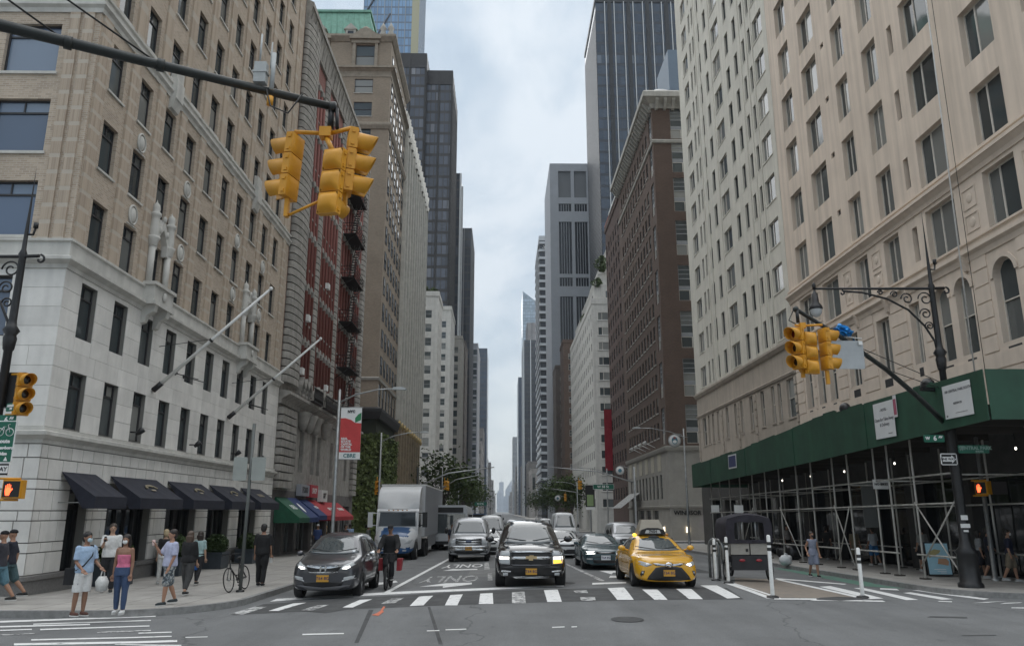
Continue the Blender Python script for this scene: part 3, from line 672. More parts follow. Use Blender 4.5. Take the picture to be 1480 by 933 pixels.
        for uu in (u0+.03, u1-.03): fr.tube([(uu, -.06, 2.55), (uu, -dp-.03, 2.55)], .015, 6); fr.tube([(uu, -.06, 3.3), (uu, -dp-.03, 2.65)], .012, 6)
        fr.build('awning_frame', steel, aw)
        # crest printed on the slope
        if k in (1, 2, 3):
            uc = (u0+u1)/2+.2; sl = math.atan2(zt-zf, dp); Ms = T(uc, -.06-dp*.5-.015, (zt+zf)/2+.012) @ RX(-(PI/2-sl)) 
            c = MB(); R_ = .42
            c.tube([(R_*math.cos(t), 0, R_*.62*math.sin(t)-.08) for t in [PI*(.08+.84*i/14) for i in range(15)]], .03, 4)
            if k != 3: c.tube([((R_-.09)*math.cos(t), 0, (R_-.09)*.62*math.sin(t)-.08) for t in [PI*(.3+.6*i/10) for i in range(11)]], .02, 4)
            c.box(-.2, .1, -.004, .004, -.16, -.08); c.build('crest', gold, aw, Ms)
        if k == 4:
            uc = (u0+u1)/2; sl = math.atan2(zt-zf, dp); Ms = T(uc, -.06-dp*.5-.015, (zt+zf)/2+.012) @ RX(-(PI/2-sl))
            c = MB()
            for zz_ in (-.08, 0, .08): c.box(-.45, .45, -.004, .004, zz_-.02, zz_+.02)
            c.build('crest', gold, aw, Ms)
    # floodlights and security cameras along the string course
    for y in (27.0, 32.2, 37.2, 41.0):
        u = b.ua(y); m = MB(); m.tube([(u, -.02, 4.95), (u, -.25, 4.95)], .03, 6); m.lathe([(.05, -.12), (.10, 0), (.11, .16), (0, .17)], 10, T(u, -.32, 4.95) @ RX(.9)); m.build('floodlight', black_metal, b.o, b.Fa)
    # arms that once held flag ropes
    for y in (30.1, 30.9, 38.7, 39.4):
        u = b.ua(y); m = MB(); m.tube([(u, -.01, 7.55), (u, -.95, 7.3)], .02, 6); m.lathe([(0, 0), (.09, .01), (.05, .06), (.02, .1)], 8, T(u, -.02, 7.55) @ RX(PI/2)); m.build('wall_arm', black_metal, b.o, b.Fa)
    return cnt
NB = hotel()
def planter(y, label, r=.48):
    t = thing('box_planter', label, 'planter', (XL+.75, y, gz(y)+.15), group='planters along the hotel front')
    MB().box(-.42, .42, -.45, .45, 0, .62).box(-.45, .45, -.48, .48, .58, .66).build('tub', mat('zinc_planter', (.035, .045, .055), .5, nscale=4, namt=.2), t)
    leaf = mat('boxwood_leaf', (.045, .075, .022), .7, nscale=14, namt=.5)
    rnd_ = random.Random(y); v = MB()
    for i in range(1100):
        th = rnd_.uniform(0, 2*PI); ph = math.acos(rnd_.uniform(-.75, 1)); rr = r*(.82+.2*rnd_.random())*(1+.06*math.sin(5*th))
        p = Vector((rr*math.sin(ph)*math.cos(th), rr*math.sin(ph)*math.sin(th), .95+rr*.86*math.cos(ph))); M = T(*p) @ RZ(rnd_.uniform(0, 6)) @ RX(rnd_.uniform(-1.3, 1.3)); s_ = .045
        v.add([M @ Vector(q) for q in ((-s_, -s_*1.3, 0), (s_, -s_*.6, .01), (s_*.7, s_*1.2, 0), (-s_*.8, s_, .01))], [(0, 1, 2, 3)])
    v.blob((0, 0, .95), r*.86, r*.86, r*.74, 12, 8)
    v.build('shrub', leaf, t)
planter(25.4, 'zinc planter with round clipped boxwood by the first wide awning')
planter(29.9, 'large zinc planter with clipped boxwood between two hotel shopfronts', .55)
planter(34.2, 'zinc planter with clipped boxwood behind the woman with the blue bag')
planter(38.4, 'zinc planter with clipped boxwood near the leaning bicycle')
# two white flagpoles leaning out from the front
def flagpole(pb, pt, label):
    A = atx(*pb, XL+.1); d = Vector(ray(*pt)); t = (A.y-.3)/d.y; Bp = d*t+Vector((0, 0, CAM_H))
    if Bp.x < A.x: Bp.x = A.x+2
    o = thing('flagpole', label, 'flagpole', A, group='flagpoles on the hotel front'); v = Bp-A; L_ = v.length; n = v.normalized()
    MB().tube([Vector(), v], [.075, .045], 10).build('pole', white_paint, o)
    k = MB(); k.tube([n*-.05, n*.35], .10, 10); k.build('socket', black_metal, o); k = MB(); k.tube([n*(L_*.48), n*(L_*.48+.08)], .085, 10); k.build('collar', black_metal, o)
    MB().blob(v+n*.06, .075, .075, .075, 10, 8).build('finial', white_paint, o)
    MB().tube([Vector((0, 0, 1.6)), n*(L_*.5)], .012, 4).build('stay_wire', black_metal, o)
flagpole((223, 562), (390, 418), 'long white flagpole leaning out over the pavement from the hotel, the nearer to the corner')
flagpole((331, 602), (462, 490), 'white flagpole leaning out beside the red brick building')
# ------------------------------------------------------------------ red brick block with quoins and fire escapes
red_brick = brick_mat('red_brick', (.26, .10, .082), (.20, .078, .064), (.27, .18, .155), .22, .075, .008)
old_stone = mat('weathered_stone', (.31, .295, .27), .9, nscale=2.2, namt=.25, rnd=.12, bump=.3, streak=.2, coord='World')
iron = mat('wrought_iron', (.016, .013, .013), .6, nscale=6, namt=.3)
H2 = Bld('brick_walkup', 'old red brick building with grey quoined piers and iron fire escapes beside the hotel', -1, XL, 44.35, 68.4, 14)
def walkup():
    b = H2; ZT = 34.9
    bays = [(47.75, 50.35, 3), (51.95, 56.6, 5), (58.2, 62.4, 4), (63.6, 66.4, 3)]
    piers = [(44.36, 47.55, .5), (50.55, 51.75, .22), (56.8, 58.0, .22), (62.5, 63.5, .22), (66.6, 68.4, .4)]
    zs = [(10.6+3.6*i, 12.9+3.6*i) for i in range(6)]; W = []
    for y0, y1, n in bays:
        st = (y1-y0)/n
        for i in range(n): u0, u1 = b.span('a', y0+st*i+.17, y0+st*(i+1)-.17); W += [(u0, u1, za, zb) for za, zb in zs]
    low = []
    for y in (48.4, 50.2, 53.4, 55.0, 59.2, 61.0, 64.6): u0, u1 = b.span('a', y-.5, y+.5); low.append((u0, u1, 4.7, 7.3))
    shop = [(*b.span('a', y0, y1), .2-.012*25, 2.7) for y0, y1 in ((45.2, 46.8), (47.4, 49.6), (50.2, 53.4), (54.2, 58.0), (58.8, 62.8), (63.6, 67.2))]
    b.wall('a', b.z0, 3.5, shop, mat('shop_stone', (.14, .13, .125), .85, nscale=2, namt=.3), .5); b.wall('a', 3.5, 8.4, low, old_stone, .35); b.wall('a', 8.4, 9.6, [], old_stone); b.wall('a', 9.6, ZT, W, red_brick, .3)
    b.wall('n', b.z0, ZT, [], red_brick); b.shell(ZT, red_brick)
    b.windows('a', W, 'dh', .25, (old_stone, .10, .14)); b.windows('a', low, 'dh', .3)
    for s_ in shop: 
        m = MB(); u0, u1 = s_[0], s_[1]; m.box(u0, u1, .4, .48, s_[2], s_[3]); m.build('shopfront', dark_glass, b.o, b.Fa)
        m = MB()
        for k in range(4): x = u0+(u1-u0-.06)*k/3; m.box(x, x+.06, .33, .395, s_[2], s_[3])
        m.build('shopfront_frame', steel, b.o, b.Fa)
    # rounded pier quoins, course by course
    for pi_, (y0, y1, dep) in enumerate(piers):
        u0, u1 = b.span('a', y0, y1); z = 9.6; h = .46; cm = {}
        while z < ZT-1.5:
            key = round(u1-u0, 3), dep
            if key not in cm:
                m = MB(); w = u1-u0; pts = [(0, .02)]+[(w/2-w/2*math.cos(PI*i/8), -dep*(.35+.65*math.sin(PI*i/8))) for i in range(9)]+[(w, .02)]
                m.prism(pts, 'z', 0, h-.07, 0, True); cm[key] = m.mesh('quoin', old_stone)
            place('quoin', cm[key], b.o, b.Fa @ T(u0, 0, z)); z += h
        if pi_ in (0, 4):
            z = 3.6
            while z < 8.2:
                b.box('quoin', 'a', old_stone, u0+.05, u1-.05, dep*.7, 0, z, z+.38); z += .46
    # lintels over every window group, columns between
    for y0, y1, n in bays:
        st = (y1-y0)/n
        for za, zb in zs:
            u0, u1 = b.span('a', y0, y1); m = MB()
            m.box(u0, u1, -.08, 0, zb+.22, zb+.34)
            for i in range(n):
                c = u0+st*(i+.5); w = st/2-.13
                m.prism([(c-w, zb), (c-w, zb+.1)]+[(c-w*math.cos(PI*k/8), zb+.1+w*.75*math.sin(PI*k/8)) for k in range(9)]+[(c+w, zb)], 'y', -.11, -.001)
                m.box(c+st/2-.1, c+st/2+.1, -.16, 0, zb-.3, zb+.12)
            m.build('lintel', old_stone, b.o, b.Fa)
        for i in range(n+1):
            u = b.ua(y0)+st*i
            MB().tube([(u, -.06, 10.2), (u, -.06, 30.8)], .10, 8).build('colonnette', mat('red_terracotta', (.20, .07, .058), .8), b.o, b.Fa)
    # carved hoods above the second floor
    for y0, y1, n in bays:
        st = (y1-y0)/n
        for i in range(n):
            c = b.ua(y0)+st*(i+.5); m = MB()
            m.prism([(c-st*.46, 9.75), (c-st*.46, 9.95), (c, 10.5), (c+st*.46, 9.95), (c+st*.46, 9.75), (c, 10.25)], 'y', -.45, -.01)
            for s_ in (-.36, .36): m.prism([(0, 9.0), (-.12, 9.1), (-.4, 9.6), (-.4, 9.78), (0, 9.78)], 'x', c+s_*st-.09, c+s_*st+.09); m.blob((c+s_*st, -.28, 9.35), .1, .1, .16, 8, 6)
            m.build('carved_hood', old_stone, b.o, b.Fa)
    b.band('cornice', old_stone, [(0, 8.35), (.15, 8.35), (.2, 8.6), (.6, 8.85), (.7, 8.85), (.7, 9.02), (.3, 9.1), (0, 9.12)], north=False)
    b.band('roof_cornice', old_stone, [(0, ZT-2.2), (.15, ZT-2.2), (.25, ZT-1.2), (.42, ZT-.7), (.5, ZT-.7), (.5, ZT-.35), (.2, ZT-.2), (0, ZT)], north=False)
    for i in range(26):
        u = .5+i*.92; m = MB(); m.prism([(0, ZT-2.1), (-.2, ZT-2), (-.40, ZT-.95), (-.40, ZT-.7), (0, ZT-.7)], 'x', u-.12, u+.12); m.build('bracket', old_stone, b.o, b.Fa)
    # consoles and iron balconies over the shops
    for y0, y1 in ((48.9, 51.3), (52.3, 56.0)):
        u0, u1 = b.span('a', y0, y1); m = MB(); m.box(u0, u1, -1.0, -.72, 9.02, 9.10)
        for i in range(15): x = u0+(u1-u0)*i/14; m.tube([(x, -.96, 9.1), (x, -.96, 9.85)], .022, 5)
        m.box(u0, u1, -1.0, -.92, 9.85, 9.92); m.box(u0, u1, -.99, -.93, 9.3, 9.6); m.build('balcony_railing', iron, b.o, b.Fa)
        for x in (u0+.3, u1-.3):
            MB().lathe([(.05, 0), (.25, .15), (.34, .5), (.42, .8), (.5, 1.0), (.52, 1.15)], 12, T(x, -.25, 7.2)).build('console', old_stone, b.o, b.Fa)
    # fire escape
    fe_u0, fe_u1 = b.span('a', 58.6, 62.6)
    for k in range(7):
        z = 9.4+3.6*k; m = MB(); m.box(fe_u0, fe_u1, -1.15, -.1, z, z+.05)
        for zz in (.35, .65, .95):
            m.tube([(fe_u0, -.05, z+zz), (fe_u0, -1.15, z+zz), (fe_u1, -1.15, z+zz), (fe_u1, -.05, z+zz)], .022, 5)
        for i in range(9): x = fe_u0+(fe_u1-fe_u0)*i/8; m.tube([(x, -1.15, z), (x, -1.15, z+.95)], .02, 5)
        for x in (fe_u0+.2, fe_u1-.2): m.tube([(x, -1.1, z), (x, -.02, z-.8)], .03, 5)
        p = m.build('fire_escape_platform', iron, b.o, b.Fa)
        if k < 6:
            m = MB()
            for s_ in (-.55, -.95): m.tube([(fe_u0+.6, s_, z+.05), (fe_u1-.7, s_, z+3.6)], .035, 5); m.tube([(fe_u0+.6, s_, z+.85), (fe_u1-.7, s_, z+4.3)], .02, 5)
            for i in range(12): t = i/12; x = fe_u0+.6+(fe_u1-fe_u0-1.3)*t; m.box(x, x+.18, -.95, -.55, z+.1+3.5*t, z+.13+3.5*t)
            m.build('stair', iron, p)
    # window air conditioners
    for y, z in ((49.0, 14.25), (54.0, 17.85), (55.2, 10.65), (48.3, 10.65)):
        u = b.ua(y); b.box('air_conditioner', 'a', white_paint, u-.28, u+.28, .32, -.05, z, z+.42)
    # shop awnings and signs
    def awning(y0, y1, zt, zf, dp, mats, txt, tcol, splits):
        u0, u1 = b.span('a', y0, y1); m = MB(); n = len(splits)
        for i in range(n):
            a, c = u0+(u1-u0)*i/n, u0+(u1-u0)*(i+1)/n; mi = splits[i]
            m.add([(a, -.05, zt), (c, -.05, zt), (c, -dp, zf), (a, -dp, zf)], [(0, 3, 2, 1)], mi); m.box(a, c, -dp-.012, -dp, zf-.28, zf, mi)
        m.add([(u0, -.05, zt), (u0, -dp, zf), (u0, -dp, zf-.28), (u0, -.05, zf-.28)], [(0, 1, 2, 3)], splits[0]); m.add([(u1, -.05, zt), (u1, -dp, zf), (u1, -dp, zf-.28), (u1, -.05, zf-.28)], [(3, 2, 1, 0)], splits[-1])
        aw = m.build('shop_awning', mats, b.o, b.Fa); sl = math.atan2(zt-zf, dp)
        for (t, fu, sz) in txt: place('lettering', text_mesh(t, sz, tcol, 'CENTER', .004, .012), aw, T(u0+(u1-u0)*fu, -dp*.5-.03, (zt+zf)/2+.01) @ RX(-(PI/2-sl)))
        return aw
    green = mat('green_canvas', (.012, .085, .045), .8, nscale=4, namt=.2); blue = mat('blue_canvas', (.015, .035, .13), .8, nscale=4, namt=.2); red = mat('red_canvas', (.36, .022, .03), .8, nscale=4, namt=.2)
    a1 = awning(44.9, 49.6, 3.1, 1.95, 1.5, [green, blue], [('DELI', .3, .5)], white_paint, [0, 0, 1, 1])
    u0, u1 = b.span('a', 47.3, 49.3); m = MB(); m.blob((0, 0, 0), .22, .012, .5, 14, 8); m.build('print', white_paint, a1, T(b.ua(48.0), -.80, 2.52) @ RX(-(PI/2-.65)) @ RY(.5))
    awning(50.2, 54.6, 3.05, 2.05, 1.4, [blue, red], [('PIZZA', .45, .3)], white_paint, [0, 1])
    awning(54.9, 62.2, 2.95, 1.95, 1.3, [red], [('GIFT SHOP', .28, .38), ('SOUVENIRS', .74, .38)], white_paint, [0, 0])
    for (y0, y1, z0, z1, mm, t, tm) in ((49.4, 51.6, 3.25, 3.95, mat('sign_grey', (.30, .31, .34), .5), 'FOOD', black_metal), (52.0, 54.0, 3.2, 4.0, mat('sign_red', (.45, .05, .07), .5), 'SHOP', white_paint), (55.2, 57.0, 2.95, 3.75, white_paint, 'GIFT', black_metal)):
        u0, u1 = b.span('a', y0, y1); o = boxobj('sign', mm, b.o, u0, u1, -.35, -.05, z0, z1, b.Fa)
        place('lettering', text_mesh(t, .5, tm, 'CENTER', .004, .01), b.o, b.Fa @ T((u0+u1)/2, -.36, (z0+z1)/2))
    # end boards facing the junction
    atm = boxobj('sign', white_paint, b.o, .35, 1.55, -1.62, -1.56, 1.15, 1.65, b.Fn @ T(14-1.62+1.0, 1.0, 0) @ T(-1, 0, 0))
# ------------------------------------------------------------------ tan brick tower across the side street
tan_brick = brick_mat('tan_brick', (.29, .238, .185), (.23, .188, .145), (.29, .25, .20), .22, .075, .01)
pale_stone = mat('pale_stone', (.40, .385, .35), .85, nscale=1.2, namt=.15, bump=.2, streak=.15, coord='World')
copper = mat('copper_roof', (.16, .33, .26), .7, nscale=2, namt=.2, coord='World')
H3 = Bld('tan_brick_tower', 'tan brick tower with green copper mansard and ivy covered base beyond the side street', -1, XL, 79.5, 93.5, 22)
def tower3():
    b = H3; ZT = 55.6
    nw = []; rows = [18.6+2.95*i-1.75-.4 for i in range(0, 12)]
    for x in (-15.8, -21.5, -27):
        u = b.un(x)
        nw += [(u-1.03, u+1.03, z, z+1.75) for z in [13.45-.3+0*1]+[16.5+2.9*i for i in range(12)]]
    nw = [w for w in nw if w[3] < 50.6]
    nbig = [(b.un(x)-1.06, b.un(x)+1.06, 51.75, 54.5) for x in (-15.8, -21.5, -27)]
    ys = [80.9+2.25*i for i in range(6)]; ua = [(b.ua(y)-.55, b.ua(y)+.55) for y in ys]
    aw = cells(ua, [(16.3+2.9*i, 18.2+2.9*i) for i in range(12)]+[(51.8, 53.6)]); al = cells([(b.ua(y)-.8, b.ua(y)+.8) for y in ys], [(12.9, 15.3)])
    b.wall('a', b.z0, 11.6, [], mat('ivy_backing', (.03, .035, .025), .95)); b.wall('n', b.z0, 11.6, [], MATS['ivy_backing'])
    b.wall('a', 11.6, 15.7, al, tan_brick, .25); b.wall('a', 15.7, ZT, aw, tan_brick, .25); b.wall('n', 11.6, ZT, nw+nbig, tan_brick, .25); b.shell(ZT, tan_brick)
    b.windows('n', nw, 'dark', .18, (pale_stone, .05, .09)); b.windows('n', nbig, 'dark', .18); b.windows('a', aw, 'dark', .0); b.windows('a', al, 'dark', .12)
    b.band('cornice', mat('dark_cornice', (.03, .03, .032), .7), [(0, 11.5), (.35, 11.5), (.45, 11.8), (.6, 12.2), (.6, 12.5), (.1, 12.7), (0, 12.7)])
    b.band('belt_course', pale_stone, [(0, 15.5), (.12, 15.5), (.18, 15.75), (0, 15.85)])
    b.band('belt_course', mat('tan_trim', (.27, .235, .19), .85, nscale=2, namt=.2, coord='World'), [(0, 43.9), (.1, 43.9), (.3, 44.3), (.3, 44.55), (.05, 44.75), (0, 44.75)])
    tt = MATS['tan_trim']
    b.band('cornice', tt, [(0, 50.4), (.06, 50.4), (.06, 51.1), (.35, 51.35), (.5, 51.35), (.5, 51.6), (0, 51.7)])
    b.band('roof_cornice', tt, [(0, 54.9), (.1, 54.9), (.5, 55.4), (.5, 55.65), (0, 55.75)])
    # dormer surrounds with pediments
    for x in (-15.8, -21.5):
        u = b.un(x); m = MB(); m.box(u-1.45, u-1.1, -.22, 0, 51.75, 54.7).box(u+1.1, u+1.45, -.22, 0, 51.75, 54.7).box(u-1.6, u+1.6, -.3, 0, 54.6, 55.0)
        m.prism([(u-1.8, 55.05), (u-1.8, 55.25), (u-.5, 56.3), (u+.5, 56.3), (u+1.8, 55.25), (u+1.8, 55.05)], 'y', -.55, 0); m.blob((u, -.3, 56.2), .5, .25, .5, 10, 8)
        m.build('dormer_surround', tt, b.o, b.Fn)
    for u in (b.un(-13.0), b.un(-13.9)): MB().lathe([(.3, 0), (.38, .5), (.25, .9), (.4, 1.2), (.15, 1.7), (0, 2)], 8, T(u, .2, 55.6)).build('urn', pale_stone, b.o, b.Fn)
    # rooftop: stone attic, copper mansard, dormers
    m = MB(); W_ = 22; x0, x1 = 2.2, W_-2.0; y0 = 2.0; y1 = 12
    m.add([(x0, y0, 55.6), (x1, y0, 55.6), (x1, y1, 55.6), (x0, y1, 55.6), (x0+1.2, y0+1.5, 61.2), (x1-1.4, y0+1.5, 61.2), (x1-1.4, y1-1.5, 61.2), (x0+1.2, y1-1.5, 61.2)], [(0, 1, 5, 4), (1, 2, 6, 5), (2, 3, 7, 6), (3, 0, 4, 7), (4, 5, 6, 7)])
    mo = m.build('mansard_roof', copper, b.o, b.Fn)
    for i in range(24):
        x = x0+.4+(x1-x0-.8)*i/23; t = MB(); t.tube([(x, y0-.02, 55.7), (x0+1.2+(x1-x0-2.6)*(i/23), y0+1.48, 61.2)], .05, 4); t.build('standing_seam', copper, mo)
    MB().box(x0+1, x1-1.2, y0+1.3, y1-1.3, 61.2, 61.5).build('ridge_cap', copper, mo)
    for x in (6, 9.6, 13.2, 16.8):
        d = MB(); d.box(x-.6, x+.6, y0-.3, y0+1.2, 55.7, 57.7); d.prism([(x-.8, 57.7), (x, 58.5), (x+.8, 57.7)], 'y', y0-.4, y0+1.3); d.build('roof_dormer', pale_stone, b.o, b.Fn)
        d = MB(); d.quad((x-.35, y0-.31, 56), (x+.35, y0-.31, 56), (x+.35, y0-.31, 57.5), (x-.35, y0-.31, 57.5)); d.build('pane', dark_glass, b.o, b.Fn)
    b.box('attic_block', 'n', tan_brick, 4, 12, 0, 2, 55.6, 57.2)
    # ivy: one mass
    rnd_ = random.Random(5); v = MB()
    def leafs(f, u0, u1, z0, z1, n):
        for i in range(n):
            u = rnd_.uniform(u0, u1); z = rnd_.uniform(z0, z1); y = -.05-abs(rnd_.gauss(0, .16))-.18*max(0, math.sin(u*2.2+math.sin(z)))-.1*max(0, math.sin(u*5))
            s_ = rnd_.uniform(.09, .17); M = (b.Fa if f == 'a' else b.Fn) @ T(u, y, z) @ RZ(rnd_.uniform(-1, 1)) @ RX(rnd_.uniform(-.9, .5)) @ RY(rnd_.uniform(0, 6))
            v.add([M @ Vector(q) for q in ((-s_, 0, -s_), (s_, 0, -s_*.7), (s_*.8, .02, s_), (-s_*.6, 0, s_*1.1))], [(0, 1, 2, 3)])
    leafs('a', 0, 14, -1, 10.2, 15000); leafs('n', 14, 22.2, -1, 10.0, 6000)
    o = v.build('ivy', mat('ivy_leaf', (.085, .115, .030), .75, nscale=.9, namt=.55, coord='World'), b.o); o['kind'] = 'stuff'
tower3(); walkup()
# ------------------------------------------------------------------ white ribbed building and its neighbours down the left side
H4 = Bld('white_ribbed_building', 'white building of slender vertical ribs with an ornate stepped crown', -1, XL, 93.6, 121.5, 20)
def ribbed():
    b = H4; ZT = 52.0; rib = mat('white_terracotta', (.52, .505, .46), .8, nscale=1.5, namt=.15, streak=.1, coord='World'); span = mat('dark_spandrel', (.09, .085, .08), .6, nscale=2, namt=.3)
    b.wall('a', b.z0, 13.0, [], mat('bronze_base', (.25, .20, .135), .6, nscale=1.2, namt=.3, coord='World')); b.wall('a', 13, ZT, [], span); b.wall('n', b.z0, ZT, [], rib); b.shell(ZT, rib)
    n = 20
    for i in range(n+1):
        u = (121.5-93.6)*i/n; b.box('rib', 'a', rib, max(0, u-.17), min(27.9, u+.17), .45 if i % 2 == 0 else .28, 0, 13, ZT)
    for i in range(n):
        u = 27.9*i/n
        for k in range(12):
            z = 14.2+3.15*k; M = b.Fa @ T(u+.2, -.03, z); me = TXT.get('ribwin') or MB().quad((0, 0, 0), (1.0, 0, 0), (1.0, 0, 2.0), (0, 0, 2.0)).mesh('pane', win_glass); TXT['ribwin'] = me; place('window', me, b.o, M)
    for i in range(10):
        u = 27.9*i/10+.5; m = MB(); m.box(u, u+1.8, -.06, .0, 0, 11.5); m.build('base_opening', dark_glass, b.o, b.Fa); m = MB(); m.box(u-.32, u-.05, -.4, 0, -1, 12.4); m.build('base_pier', MATS['bronze_base'], b.o, b.Fa)
        for k in range(3): MB().blob((u+.4+k*.55, -.3, 12.5+.2*(k % 2)), .22, .22, .42, 8, 6).build('gilt_ornament', mat('gilt', (.36, .27, .12), .5, metal=.4, nscale=6, namt=.4), b.o, b.Fa)
    rnd_ = random.Random(3)
    for lev, (inset, z0, z1) in enumerate(((0, 50.5, 53.4), (.9, 53.4, 56.2), (1.8, 56, 58.6))):
        for i in range(14-lev*2):
            u = .6+lev*.8+i*(26.5/13.0); m = MB(); m.lathe([(.5, z0), (.62, z0+.6), (.4, z0+.9), (.55, z1-.5), (.28, z1-.3), (.34, z1), (0, z1+.7)], 8, T(u, inset-.1, 0)); m.build('crown_finial', rib, b.o, b.Fa)
        b.box('crown_step', 'a', rib, lev*.8, 27.9-lev*.8, -inset+.1, inset+6, z0-.6, z1-.9)
ribbed()
glass_far = glass_mat('far_glass', (.03, .035, .04), (.12, .13, .14), .3)
def far_block(name, label, side, X, Yc, Ye, Wd, zt, wall_m, ncols=0, nrows=0, z0w=6., ww=1.2, wh=1.5, ax=2.2, style='greyd', acols=0, aw=1.1, parapet=True, steps=(), nstart=1.4, anw=None):
    b = Bld(name, label, side, X, Yc, Ye, Wd); D = Ye-Yc
    nw = []; aws = []
    ph = (zt-2.2-z0w)/max(1, nrows)
    for k in range(nrows):
        z = z0w+ph*k
        for i in range(ncols):
            c = nstart+ax*i; u = (Wd-c) if side < 0 else c; nw.append((u-ww/2, u+ww/2, z, z+wh))
        for i in range(acols):
            u = D*(i+.5)/acols; aws.append((u-aw/2, u+aw/2, z, z+wh))
    b.wall('n', b.z0, zt, nw, wall_m, .2); b.wall('a', b.z0, zt, aws, wall_m, .2); b.shell(zt, wall_m)
    b.windows('n', nw, style, .14); b.windows('a', aws, 'tiny' if anw is None else anw, .14)
    if parapet: b.band('parapet', wall_m, [(0, zt-.6), (.15, zt-.5), (.15, zt+.5), (-.2, zt+.5), (-.2, zt)])
    return b
white_brick = mat('white_brick', (.50, .485, .45), .85, nscale=1.2, namt=.1, bump=.1, streak=.12, coord='World')
white_brick2 = mat('cream_brick', (.43, .405, .36), .85, nscale=1.2, namt=.1, streak=.12, coord='World')
brown_wall = brick_mat('brown_brick', (.115, .075, .055), (.085, .055, .042), (.12, .09, .075), .22, .075, .009)
grey_wall = mat('grey_panel', (.30, .30, .31), .7, nscale=.6, namt=.1, coord='World')
L5 = far_block('white_apartment_building', 'pale grey apartment building with a roof garden beyond the white ribbed building', -1, XL, 151, 161, 18, 45, white_brick, 4, 13, 6, 1.25, 1.6, 2.9, 'greyd', 3, .9, nstart=1.9)
L6 = far_block('white_apartment_building', 'lower pale apartment building set between the roof garden and beige balcony block', -1, XL, 189, 205, 18, 52, white_brick, 4, 15, 8, 1.25, 1.6, 2.9, 'greyd', 3, 1.0, nstart=1.8)
L7 = far_block('beige_apartment_building', 'narrow beige apartment building with stacked balconies in the left row', -1, XL, 245, 258, 18, 57, white_brick2, 3, 16, 8, 1.4, 1.9, 3.3, 'dark', 3, 1.4, nstart=2.0)
L7b = far_block('brown_office_block', 'plain brown stone block squeezed beside the beige balcony building', -1, XL-.5, 275, 296, 20, 62, mat('brown_stone', (.14, .115, .10), .85, nscale=.8, namt=.15, coord='World'), 2, 16, 8, 1.4, 1.9, 3.3, 'dark', 3, 1.4)
L8 = far_block('grey_pier_tower', 'mid grey tower of vertical piers far down the left side', -1, XL, 405, 450, 22, 89, grey_wall, 4, 22, 8, 1.9, 2.8, 3.0, 'dark', 8, 2.4)
for i, (y, h, c) in enumerate(((500, 45, .2), (560, 60, .16), (760, 52, .22), (850, 38, .26), (960, 60, .15), (1080, 44, .2), (1250, 50, .18), (1500, 40, .2), (1800, 36, .2))):
    far_block('distant_building', 'distant %s building far down the left side of the avenue' % ('low grey', 'brownish', 'grey stone', 'pale low', 'dark brown', 'dull grey', 'hazy grey', 'hazy low', 'most distant hazy')[i], -1, XL-.3*(i % 3), y, y+45, 20, h, mat('far_wall_%d' % i, (c, c*.93, c*.87), .85, nscale=.3, namt=.2, coord='World'), 2, 8, 6, 1.6, 2.2, 3.4, 'tiny', 8, 2.6)
# roof garden
def bush(name, label, loc, r, h, parent=None, n=900, seed=1, col=(.05, .075, .03)):
    rnd_ = random.Random(seed); v = MB()
    for i in range(n):
        a = rnd_.uniform(0, 2*PI); q = math.sqrt(rnd_.random()); z = rnd_.random()
        k = (.6+.4*math.sin(3*a+seed))*math.sin(PI*min(.95, z*.8+.15)); p = Vector((r*q*k*math.cos(a), r*q*k*math.sin(a), h*z)); s_ = .10+.08*rnd_.random()
        M = T(*p) @ RZ(rnd_.uniform(0, 6)) @ RX(rnd_.uniform(-1.4, 1.4)); v.add([M @ Vector(c) for c in ((-s_, -s_, 0), (s_, -s_*.7, 0), (s_*.7, s_, 0), (-s_, s_*.8, 0))], [(0, 1, 2, 3)])
    return v.build(name, mat('shrub_leaf', (.085, .12, .045), .75, nscale=1.5, namt=.5, coord='World'), parent, T(*loc), label=label, cat=None if parent else 'shrub')
for i, (dx, r) in enumerate(((-1.2, 1.2), (-2.8, .9), (-4.2, 1.4))): bush('roof_shrub', ('small shrub on the corner of the pale grey roof garden', 'middle shrub of the pale grey roof garden', 'widest shrub on the pale grey roof garden')[i], (XL+dx, 152.2, 45), r, 1.6+.4*i, n=500, seed=i)
